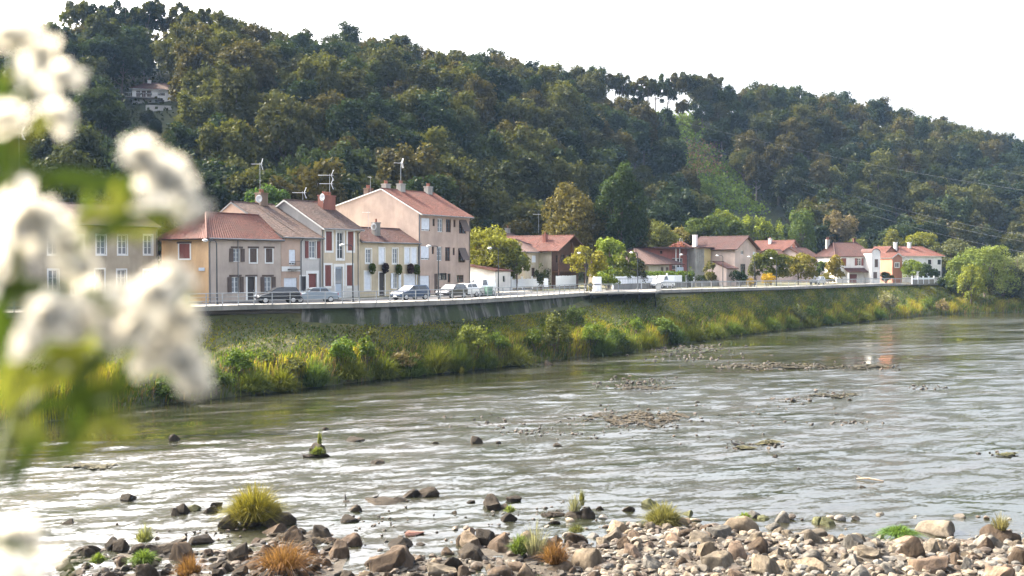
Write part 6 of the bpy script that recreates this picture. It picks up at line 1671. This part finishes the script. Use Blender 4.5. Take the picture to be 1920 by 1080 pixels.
def pebbles():
    bm = bmesh.new(); bmesh.ops.create_icosphere(bm, subdivisions=2, radius=1.0); bv = np.array([v.co[:] for v in bm.verts]); bf = np.array([[v.index for v in f.verts] for f in bm.faces]); bm.free()
    R = np.random.default_rng(3); Vs = []; Fs = []; Cs = []; n = 0
    def put(x, y, z, s, c):
        nonlocal n
        v = bv.copy()
        for _k in range(4):
            q = R.normal(size=3); q /= np.linalg.norm(q); dd = v @ q; v = v - np.clip(dd - R.uniform(0.3, 0.75), 0, None)[:, None] * q[None]
        v = v * 1.15 * np.array([s, s * R.uniform(0.6, 1), s * R.uniform(0.4, 0.7)]) * 0.5
        a = R.uniform(0, 6.28); r = np.array([[math.cos(a), -math.sin(a), 0], [math.sin(a), math.cos(a), 0], [0, 0, 1]]); Vs.append(v @ r.T + np.array([x, y, z])); Fs.append(bf + n); n += len(bv)
        Cs.append(np.tile(np.array([[*sc3(c, R.uniform(0.6, 1.3)), 1]]), (len(bv), 1)))
    for P, cols, m, s0, s1 in ((BANK_R, [TAN, GRY, (0.13, 0.105, 0.075), BR], 3000, 0.10, 0.5), (BANK_L, [DK, BR], 700, 0.1, 0.4), (BANK_C, [BR, DK, TAN], 800, 0.1, 0.38)):
        xs = [p[0] for p in P]; ys = [p[1] for p in P]; k = 0
        while k < m:
            x = R.uniform(min(xs) - 0.5, max(xs) + 0.5); y = R.uniform(min(ys) - 0.3, max(ys) + 1.2)
            if not inside((x, y), P) and R.random() > 0.03: continue
            s = s0 + (s1 - s0) * R.random() ** 2; put(x, y, max(-0.02, bed_z(x, y)) + s * 0.08, s, cols[int(R.integers(0, len(cols)))]); k += 1
    # stones standing out of the shallows further out
    for (x, y, w, h, m) in [(1450, 687, 240, 12, 60), (1185, 720, 110, 18, 45), (1560, 742, 110, 10, 16), (1200, 785, 190, 30, 40), (1010, 810, 120, 10, 30), (1590, 792, 80, 6, 14), (1290, 655, 110, 12, 50), (1300, 670, 140, 16, 30), (1640, 690, 70, 8, 14), (1480, 750, 60, 10, 8), (1730, 725, 60, 8, 10), (1420, 835, 90, 10, 14), (1150, 800, 260, 40, 40), (1400, 780, 300, 60, 24), (900, 790, 120, 30, 16), (700, 990, 120, 60, 20), (1000, 960, 300, 40, 26), (400, 1000, 200, 20, 16), (1850, 850, 60, 8, 6)]:
        for _ in range(int(m * 1.7)):
            g = gnd(x + R.normal(0, 0.33) * w, y + R.normal(0, 0.33) * h); px = FPX / g.y; s = R.uniform(3, 9) / px; put(g.x, g.y, 0.01 * s, s, DK if R.random() < 0.7 else BR)
    V = np.concatenate(Vs); F = np.concatenate(Fs); t = NT('pebble'); a = t.node("ShaderNodeVertexColor"); a.layer_name = "tint"; nn = t.noise(t.coord(), 9, 4); t.col(t.mix(1.0, a.outputs[0], t.ramp(nn, [(0.3, 0.6), (0.7, 1.35)]), 'MULTIPLY')); t.rough(0.85)
    o = mesh_np('pebbles', V, F, t.m, attr=np.concatenate(Cs), smooth=False); tag(o, 'small stones filling the bars and poking out of the shallows', 'pebbles', None, 'stuff')
pebbles()
# mats of brown river weed lying on the shallows
def weed(label, x, y, w, h, n, c, k):
    R = np.random.default_rng(400 + k); g0 = gnd(x, y); P = []
    a = R.uniform(0, 6.283, n); r = np.sqrt(R.random(n)); X = x + np.cos(a) * r * w / 2 * (1 + 0.25 * np.sin(a * 5 + k)); Y = y + np.sin(a) * r * h / 2 * (1 + 0.3 * np.sin(a * 3 + k)) + np.sin(X * 0.09 + k) * h * 0.22
    for i in range(n): q = gnd(float(X[i]), float(Y[i])); P.append((q.x - g0.x, q.y - g0.y, R.uniform(0.015, 0.07)))
    s = 5.0 * g0.y / FPX; d = np.tile(np.array([[0, 0, 7.0]]), (n, 1)); V, F = leaf_quads(np.array(P), s, R, 2.2, d)
    tint = np.repeat(np.concatenate([np.array(c)[None] * np.array([0.36, 0.44, 0.40]) * R.uniform(0.4, 1.5, (n, 1)), np.ones((n, 1))], 1), 4, 0)
    o = mesh_np('river_weed_mat', V, F, M['weed'], attr=tint); o.location = (g0.x, g0.y, 0.01); tag(o, label, 'river weed', 'weed mats in the shallows')
for k, (lab, x, y, w, h, n, c) in enumerate([('long brown weed mat, the longest in the bright shallows', 1465, 687, 210, 8, 700, (0.105, 0.075, 0.05)), ('short brown weed mat at the right of the longest mat', 1632, 688, 64, 6, 200, (0.105, 0.075, 0.05)), ('greenish weed mat against the far bank past the bushy point', 1290, 657, 90, 8, 260, (0.075, 0.075, 0.035)),
        ('brown weed mat under the cluster of mid-river stones', 1210, 728, 100, 6, 260, (0.10, 0.07, 0.05)), ('broad brown weed mat in the middle of the river', 1195, 785, 170, 22, 1000, (0.12, 0.08, 0.058)), ('thin brown weed mat in the bright water', 1565, 742, 90, 6, 220, (0.10, 0.075, 0.05)), ('small tan weed clump right of the dark wading bird', 1440, 831, 42, 7, 160, (0.14, 0.105, 0.05)), ('tan weed strip at the feet of the dark wading bird', 1398, 840, 34, 5, 120, (0.13, 0.10, 0.05)),
        ('brown mossy weed mat on the left bar behind the orange tuft', 568, 1012, 120, 26, 900, (0.085, 0.05, 0.03)), ('tan weed patch alone in the far right water', 1888, 853, 34, 5, 120, (0.13, 0.11, 0.05)), ('pale weedy riffle at the left below the blossoms', 170, 875, 90, 8, 260, (0.16, 0.12, 0.08))]): weed(lab, x, y, w, h, n, c, k)

# ------------------------------------------------------------------ tufts on the rocks
def tpx(label, x, y, w, h, col, seed, n=700, z=0.05, width=0.03, spread=1.0, name='grass_tuft'):
    g = gnd(x, y, z); f = FPX / g.y; col = (col[0] * 0.8 + 0.008, col[1] * 0.72 + 0.004, col[2] + 0.01) if col[1] > col[0] * 0.8 else col
    return tussock(label, (g.x, g.y + 0.2, z), w / f * 0.5, h / f, col, seed, n, None, name, width, spread, 'grass tuft')
tpx('big yellow-green grass tuft growing on dark boulders in the river', 474, 976, 106, 66, (0.16, 0.17, 0.02), 1, 2600, 0.12, 0.026)
tpx('orange-brown dry tuft, larger one on the left stone bar', 530, 1066, 110, 54, (0.125, 0.07, 0.034), 2, 800, 0.1, 0.022, 1.3, 'dry_tuft')
tpx('orange-brown dry tuft, small one at the bottom of the left stone bar', 352, 1082, 56, 42, (0.125, 0.07, 0.034), 3, 450, 0.15, 0.022, 1.2, 'dry_tuft')
tpx('orange-brown dry tuft on the centre stone bar', 1040, 1058, 58, 46, (0.125, 0.07, 0.034), 4, 480, 0.2, 0.022, 1.2, 'dry_tuft')
tpx('bright green weed clump on the left stone bar', 265, 1056, 50, 24, (0.085, 0.16, 0.02), 5, 700, 0.3, 0.03)
tpx('pale green feathery sprig above the left stone bar', 268, 1018, 40, 34, (0.13, 0.17, 0.05), 6, 260, 0.1, 0.02)
tpx('green weed tuft at the left end of the left stone bar', 180, 1058, 30, 18, (0.10, 0.17, 0.02), 7, 400, 0.3, 0.03)
tpx('green leafy tuft on the centre stone bar', 975, 1040, 40, 36, (0.10, 0.17, 0.025), 8, 700, 0.15, 0.03)
tpx('tall thin grey-green weeds behind the centre orange tuft', 1005, 1042, 60, 64, (0.16, 0.19, 0.10), 9, 240, 0.15, 0.02, 0.9)
tpx('wispy pale weeds on the left of the twin planted rocks', 1078, 960, 34, 34, (0.15, 0.18, 0.09), 10, 170, 0.2, 0.02, 0.9)
tpx('upright yellow-green sprig on the taller twin rock', 1092, 950, 12, 30, (0.14, 0.17, 0.03), 11, 170, 0.3, 0.025, 0.6)
tpx('wide green grass tuft at the tip of the pale stone bar', 1245, 988, 76, 46, (0.14, 0.16, 0.04), 12, 1500, 0.1, 0.026)
tpx('low bright green weed on the grey rock of the pale bar', 1398, 978, 26, 16, (0.12, 0.20, 0.02), 13, 400, 0.1, 0.03)
tpx('bright green grass patch between boulders on the pale stone bar', 1690, 1006, 66, 20, (0.09, 0.19, 0.025), 14, 1200, 0.2, 0.03)
tpx('green sprig on the square dark rock', 957, 962, 22, 14, (0.12, 0.18, 0.03), 15, 260, 0.35, 0.025)
tpx('tall thin green sprig on the planted slab in mid-river', 598, 838, 10, 30, (0.14, 0.19, 0.03), 16, 120, 0.3, 0.035, 0.5)
tpx('low green plant on the planted slab in mid-river', 594, 853, 26, 16, (0.10, 0.15, 0.02), 17, 500, 0.1, 0.04)
tpx('green weed cap on the brown boulder of the centre bar', 1082, 1000, 30, 14, (0.10, 0.13, 0.03), 18, 400, 0.5, 0.03)
tpx('faint pale weeds at the right end of the pale stone bar', 1880, 995, 40, 34, (0.17, 0.18, 0.06), 19, 240, 0.4, 0.02)
tpx('yellow-green sprig at the water edge below the apartment bank', 865, 703, 10, 14, (0.15, 0.17, 0.03), 20, 130, 0.0, 0.06)
# driftwood
g = gnd(1632, 902); mb = MB(); mb.tube([(-0.55, 0.25, 0.05), (-0.1, 0.05, 0.12), (0.55, -0.2, 0.03)], [0.035, 0.045, 0.02], 6); mb.tube([(-0.3, 0.14, 0.09), (-0.55, 0.3, 0.2)], [0.02, 0.008], 5)
o = mb.build('driftwood', m_bark('driftwood', (0.34, 0.26, 0.18))); o.location = tuple(g); tag(o, 'pale driftwood stick lying in the shallow bright water', 'driftwood')

# ------------------------------------------------------------------ birds
def bird(name, label, x, y, hpx, pose, z=0.0, yaw=0.0):
    g = gnd(x, y, z); s = hpx * g.y / FPX
    if pose == 'upright': N = [((0, 0, 0.42), 0.12), ((0.03, 0, 0.56), 0.135), ((0.06, 0, 0.70), 0.10), ((0.06, 0, 0.82), 0.06), ((0.07, 0, 0.92), 0.075), ((0.16, 0, 0.92), 0.025), ((0.24, 0, 0.91), 0.01), ((-0.06, 0, 0.28), 0.08), ((-0.14, 0, 0.14), 0.04)]; E = [(0, 1), (1, 2), (2, 3), (3, 4), (4, 5), (5, 6), (0, 7), (7, 8)]
    else: N = [((0, 0, 0.50), 0.20), ((0.22, 0, 0.54), 0.18), ((0.36, 0, 0.66), 0.09), ((0.40, 0, 0.82), 0.06), ((0.43, 0, 0.93), 0.085), ((0.54, 0, 0.91), 0.035), ((0.64, 0, 0.89), 0.02), ((-0.25, 0, 0.47), 0.14), ((-0.5, 0, 0.44), 0.04)]; E = [(0, 1), (1, 2), (2, 3), (3, 4), (4, 5), (5, 6), (0, 7), (7, 8)]
    b = len(N)
    for sg in (-1, 1):
        hipx = 0.02
        N += [((hipx, sg * 0.07, 0.34), 0.05), ((hipx + 0.01, sg * 0.075, 0.16), 0.02), ((hipx, sg * 0.075, 0.02), 0.018), ((hipx + 0.11, sg * 0.08, 0.01), 0.014)]
        i = len(N) - 4; E += [(0, i), (i, i + 1), (i + 1, i + 2), (i + 2, i + 3)]
    me = bpy.data.meshes.new(name); me.from_pydata([tuple(c * s for c in p) for p, r in N], E, []); o = bpy.data.objects.new(name, me); COL.objects.link(o)
    sk = o.modifiers.new('skin', 'SKIN'); me.skin_vertices.new() if not me.skin_vertices else None
    for i, (p, r) in enumerate(N): me.skin_vertices[0].data[i].radius = (r * s, r * s); me.skin_vertices[0].data[i].use_root = (i == 0)
    o.modifiers.new('smooth', 'SUBSURF').levels = 2; o.modifiers['smooth'].render_levels = 2; me.materials.append(M['bird'])
    o.location = tuple(g); o.rotation_euler = (0, 0, yaw); return tag(o, label, 'bird')
M['bird'] = m_plain('bird_feathers', (0.035, 0.03, 0.026), 0.6, 0, 0.4, 20)
bird('bird', 'dark bird standing upright with head hunched on a tiny stone', 648, 940, 15, 'upright', 0.05, 2.6)
rpx('tiny low stone under the upright dark bird', 650, 942, 15, 5)
bird('duck', 'dark duck standing with neck raised on the long low rock', 704, 938, 13, 'duck', 0.26, 0.15)
bird('wading_bird', 'dark bird wading in the bright shallows with its head turned', 1379, 841, 17, 'duck', 0.0, 2.9)

# ------------------------------------------------------------------ power line over the hillside
def wires():
    root0 = empty('power_pole', (0, 0, 0), 0, 'wooden power line pole at the head of the hillside clearing', 'pole'); q = pt(1229, 226, 343); z = float(zterr(q.x, q.y)); root0.location = (q.x, q.y, z - 0.5)
    mb = MB(); mb.tube([(0, 0, 0), (0, 0, 9)], [0.16, 0.1], 7); mb.build('pole', M['bark'], root0); mb = MB(); mb.box(-1.2, 1.2, -0.08, 0.08, 8.3, 8.5); mb.build('crossarm', M['bark'], root0)
    for i, (P, lab) in enumerate([([(1229, 213), (1431, 271), (1835, 340), (2200, 392)], 'highest single power wire crossing the right-hand hillside'), ([(1229, 227), (1431, 317), (1697, 391), (2200, 470)], 'upper wire of the bundle crossing the right-hand hillside'), ([(1229, 230), (1431, 324), (1697, 400), (2200, 486)], 'middle wire of the bundle crossing the right-hand hillside'), ([(1229, 234), (1431, 338), (1697, 416), (2200, 505)], 'lowest wire of the bundle crossing the right-hand hillside')]):
        c = np.polyfit([p[0] for p in P], [p[1] for p in P], 2); L = []
        for k in range(25):
            x = 1229 + (2200 - 1229) * k / 24; L.append(pt(x, float(np.polyval(c, x)), 341 - 110 * k / 24))
        mb = MB(); mb.tube(L, 0.013, 4); tag(mb.build('power_wire', M['zinc']), lab, 'power line', 'power wires over the hillside')
    q = pt(1101, 152, 336); z = float(zterr(q.x, q.y)); r = empty('ridge_mast', (q.x, q.y, z - 0.5), 0.2, 'small mast with a crossbar on the ridge between the two wooded hilltops', 'mast'); H = q.z - z + 0.5
    mb = MB(); mb.tube([(0, 0, 0), (0, 0, H)], [0.14, 0.09], 6); mb.build('pole', M['bark'], r); mb = MB(); mb.box(-1.3, 1.3, -0.06, 0.06, H - 0.55, H - 0.38); mb.build('crossarm', M['bark'], r)
wires()
# mown slope gets its own grass
def slope_grass():
    R = np.random.default_rng(90); P = []
    while len(P) < 9000:
        px = R.uniform(1325, 1500); Y = R.uniform(244, 274); X = (px - 960) / FPX * Y; P.append((X, Y, float(zterr(X, Y))))
    B = np.array(P); n = len(B); V, F = blades(R, B, R.uniform(0.15, 0.4, n), R.normal(0, 0.1, (n, 2)), 0.22)
    tint = np.concatenate([np.array((0.10, 0.10, 0.045))[None] * R.uniform(0.75, 1.25, (n, 1)), np.ones((n, 1))], 1)
    tag(mesh_np('slope_grass', V, F, M['grass'], attr=np.repeat(tint, 6, 0)), 'short dull grass of the mown slope below the clearing', 'grass', None, 'stuff')
slope_grass()

# ------------------------------------------------------------------ flowering bush close to the camera
def m_petal():
    t = NT('white_petal'); t.n.remove(t.b); n = t.noise(t.coord(), 60, 3); c = t.ramp(n, [(0.3, (0.60, 0.59, 0.56)), (0.7, (0.70, 0.70, 0.69))])
    d = t.node("ShaderNodeBsdfDiffuse"); tr = t.node("ShaderNodeBsdfTranslucent"); mx = t.node("ShaderNodeMixShader"); mx.inputs[0].default_value = 0.55
    t.l.new(c, d.inputs[0]); t.l.new(t.mix(1.0, c, (1.0, 0.95, 0.82), 'MULTIPLY'), tr.inputs[0]); t.l.new(d.outputs[0], mx.inputs[1]); t.l.new(tr.outputs[0], mx.inputs[2]); t.l.new(mx.outputs[0], t.out.inputs[0]); return t.m
M['petal'] = m_petal(); M['leaf_dark'] = m_foliage('bush_leaf_dark', (0.03, 0.052, 0.012), 0.4, 0.25); M['leaf_yellow'] = m_foliage('bush_leaf_yellow', (0.13, 0.15, 0.035), 0.45, 0.25); M['leaf_mid'] = m_foliage('bush_leaf_mid', (0.065, 0.095, 0.02), 0.45, 0.25); M['leaf_dry'] = m_foliage('bush_leaf_dry', (0.10, 0.075, 0.04), 0.4, 0.25); M['stem_green'] = m_plain('green_stem', (0.09, 0.11, 0.03), 0.6)
def petal_grid(mb, base, dirv, up, L, W, curl, m=0, nu=5, nv=4):
    side = dirv.cross(up).normalized(); vs = []
    for i in range(nu + 1):
        t = i / nu; w = W * math.sin(math.pi * min(1.0, 0.12 + 0.80 * t)) ** 0.7; c = base + dirv * (L * t) + up * (curl * L * (t * t) + 0.04 * L * math.sin(t * 7))
        for j in range(nv + 1):
            s = (j / nv - 0.5); vs.append(c + side * (w * s) + up * (L * 0.22 * (s * s) * 4 * 0.5 + 0.02 * L * math.sin(9 * s + 5 * t)))
    fs = [(i * (nv + 1) + j, i * (nv + 1) + j + 1, (i + 1) * (nv + 1) + j + 1, (i + 1) * (nv + 1) + j) for i in range(nu) for j in range(nv)]
    mb.add(vs, fs, m, True)
def blossom_mesh(R, r):
    mb = MB()
    for ring, (n, el, L) in enumerate(((8, 0.15, 1.0), (7, 0.6, 0.85), (5, 1.0, 0.6))):
        for k in range(n):
            a = 2 * math.pi * (k + 0.5 * ring) / n + R.uniform(-0.2, 0.2); e = el + R.uniform(-0.15, 0.15); d = Vector((math.cos(a) * math.cos(e), math.sin(a) * math.cos(e), math.sin(e))); u = Vector((-math.cos(a) * math.sin(e), -math.sin(a) * math.sin(e), math.cos(e)))
            petal_grid(mb, Vector((0, 0, 0)) + d * 0.06 * r, d, u, r * L * R.uniform(0.9, 1.1), r * 0.75, R.uniform(-0.25, 0.3))
    return mb
bush = empty('flowering_bush', (-0.62, 0.95, 9.2), 0, 'white-flowering bush with green leaves, blurred close to the camera', 'flowering bush')
Rf = random.Random(4); BO = Vector(bush.location)
def P3(x, y, d): return pt(x, y, d) - BO
bl = [(20, 78, 66), (88, 112, 52), (50, 175, 72), (104, 225, 40), (10, 235, 60), (258, 300, 46), (310, 345, 62), (368, 405, 36), (290, 390, 40), (25, 395, 78), (90, 455, 88), (20, 500, 80), (135, 505, 56), (155, 590, 46), (92, 600, 56), (55, 650, 40), (325, 530, 42), (290, 560, 52), (245, 612, 74), (312, 655, 66), (360, 712, 38), (30, 1020, 56), (90, 1068, 46), (10, 1080, 56), (205, 600, 62), (268, 580, 60), (335, 605, 52), (285, 690, 48), (345, 685, 46), (225, 560, 44), (382, 738, 26), (130, 620, 44), (65, 420, 64), (120, 150, 40)]
bparts = []
for i, (x, y, r) in enumerate(bl):
    d = Rf.uniform(0.88, 1.08); rr = r * d / FPX * 0.92; o = blossom_mesh(Rf, rr).build('blossom', M['petal'], bush); p = P3(x, y, d); o.location = p
    ax = Vector((Rf.uniform(-0.6, 0.9), Rf.uniform(-1.1, 0.2), Rf.uniform(0.1, 1.0))).normalized(); o.rotation_euler = ax.to_track_quat('Z', 'Y').to_euler(); bparts.append((p, rr))
    mb = MB(); mb.lathe((0, 0, 0), [(0, -0.08 * rr), (0.16 * rr, 0.0), (0.2 * rr, 0.12 * rr), (0.1 * rr, 0.2 * rr), (0, 0.22 * rr)], 8); mb.build('flower_centre', M['leaf_yellow'], o)
lv = [(165, 345, 175, 8, 0), (232, 420, 130, 42, 0), (205, 395, 90, 30, 1), (10, 275, 120, 100, 0), (20, 330, 110, 70, 0), (70, 30, 80, 20, 0), (60, 250, 90, 60, 1), (20, 560, 120, 80, 0), (60, 545, 140, 10, 0), (12, 640, 150, 95, 0), (60, 725, 140, 50, 1), (95, 690, 100, 70, 1), (140, 660, 90, 110, 1), (170, 700, 120, 60, 0), (200, 745, 130, 30, 0), (120, 760, 120, 20, 0), (150, 800, 120, 80, 0), (230, 700, 90, 75, 0), (180, 640, 80, 40, 1), (330, 575, 70, 30, 1), (350, 555, 60, 60, 0), (45, 870, 110, 75, 0), (130, 830, 90, 60, 0), (215, 375, 70, 80, 1), (255, 440, 80, 20, 1), (285, 330, 60, 60, 1), (35, 1040, 90, 40, 0), (130, 1070, 60, 60, 0), (70, 600, 80, 120, 1), (25, 700, 100, 60, 1), (40, 130, 70, 45, 1), (6, 180, 90, 90, 0), (75, 330, 80, 150, 0), (180, 760, 90, 120, 0), (100, 720, 70, 30, 1)]
for _ in range(46): lv.append((Rf.uniform(0, 235), Rf.uniform(530, 850), Rf.uniform(40, 80), Rf.uniform(0, 180), Rf.choice([1, 1, 3])))
for _ in range(14): lv.append((Rf.uniform(150, 330), Rf.uniform(330, 450), Rf.uniform(35, 65), Rf.uniform(0, 180), Rf.choice([1, 3])))
for (x, y, L, ang, k) in lv:
    d = Rf.uniform(0.9, 1.1); l = L * d / FPX; mb = MB(); dv = Vector((math.cos(math.radians(ang)), Rf.uniform(-0.3, 0.3), math.sin(math.radians(ang)))).normalized(); up = Vector((Rf.uniform(-0.4, 0.4), -0.6, 0.7)).normalized(); up = (up - dv * up.dot(dv)).normalized()
    petal_grid(mb, -dv * l * 0.5, dv, up, l, l * 0.34, -0.15); o = mb.build('leaf', M[('leaf_dark', 'leaf_yellow', 'leaf_dry', 'leaf_mid')[k]], bush); o.location = P3(x, y, d)
mb = MB(); main = [P3(-140, 1300, 1.0), P3(-40, 1000, 1.0), P3(20, 800, 0.99), P3(45, 620, 0.98), P3(30, 430, 0.99), P3(25, 250, 1.0), P3(30, 100, 1.0)]
mb.tube(main, [0.007, 0.006, 0.005, 0.0045, 0.004, 0.003, 0.002], 7); mb.build('branch', M['stem_green'], bush)
for br in ([(20, 800), (110, 700), (230, 640), (330, 660)], [(40, 640), (130, 560), (290, 560), (345, 520)], [(30, 480), (120, 430), (220, 400), (320, 345)], [(220, 400), (300, 400), (368, 400)], [(-40, 1000), (30, 1030), (98, 1055)], [(30, 200), (88, 112)]):
    mb = MB(); mb.tube([P3(x, y, 0.99) for x, y in br], [0.0045 - 0.0008 * i for i in range(len(br))], 6); mb.build('branch', M['stem_green'], bush)

# ------------------------------------------------------------------ air
mb = MB(); mb.box(-1700, 1700, -60, 1640, -3, 110); hz = mb.build('haze', None)
hm = bpy.data.materials.new('haze'); hm.use_nodes = True; hn = hm.node_tree.nodes; hn.remove(hn["Principled BSDF"])
pv = hn.new("ShaderNodeVolumePrincipled"); pv.inputs['Color'].default_value = (0.40, 0.62, 1.0, 1); pv.inputs['Density'].default_value = 0.00008; pv.inputs['Anisotropy'].default_value = 0.0
hm.node_tree.links.new(pv.outputs[0], hn["Material Output"].inputs['Volume']); hz.data.materials.clear(); hz.data.materials.append(hm); tag(hz, kind='stuff', label='thin bluish air over the valley', cat='haze')
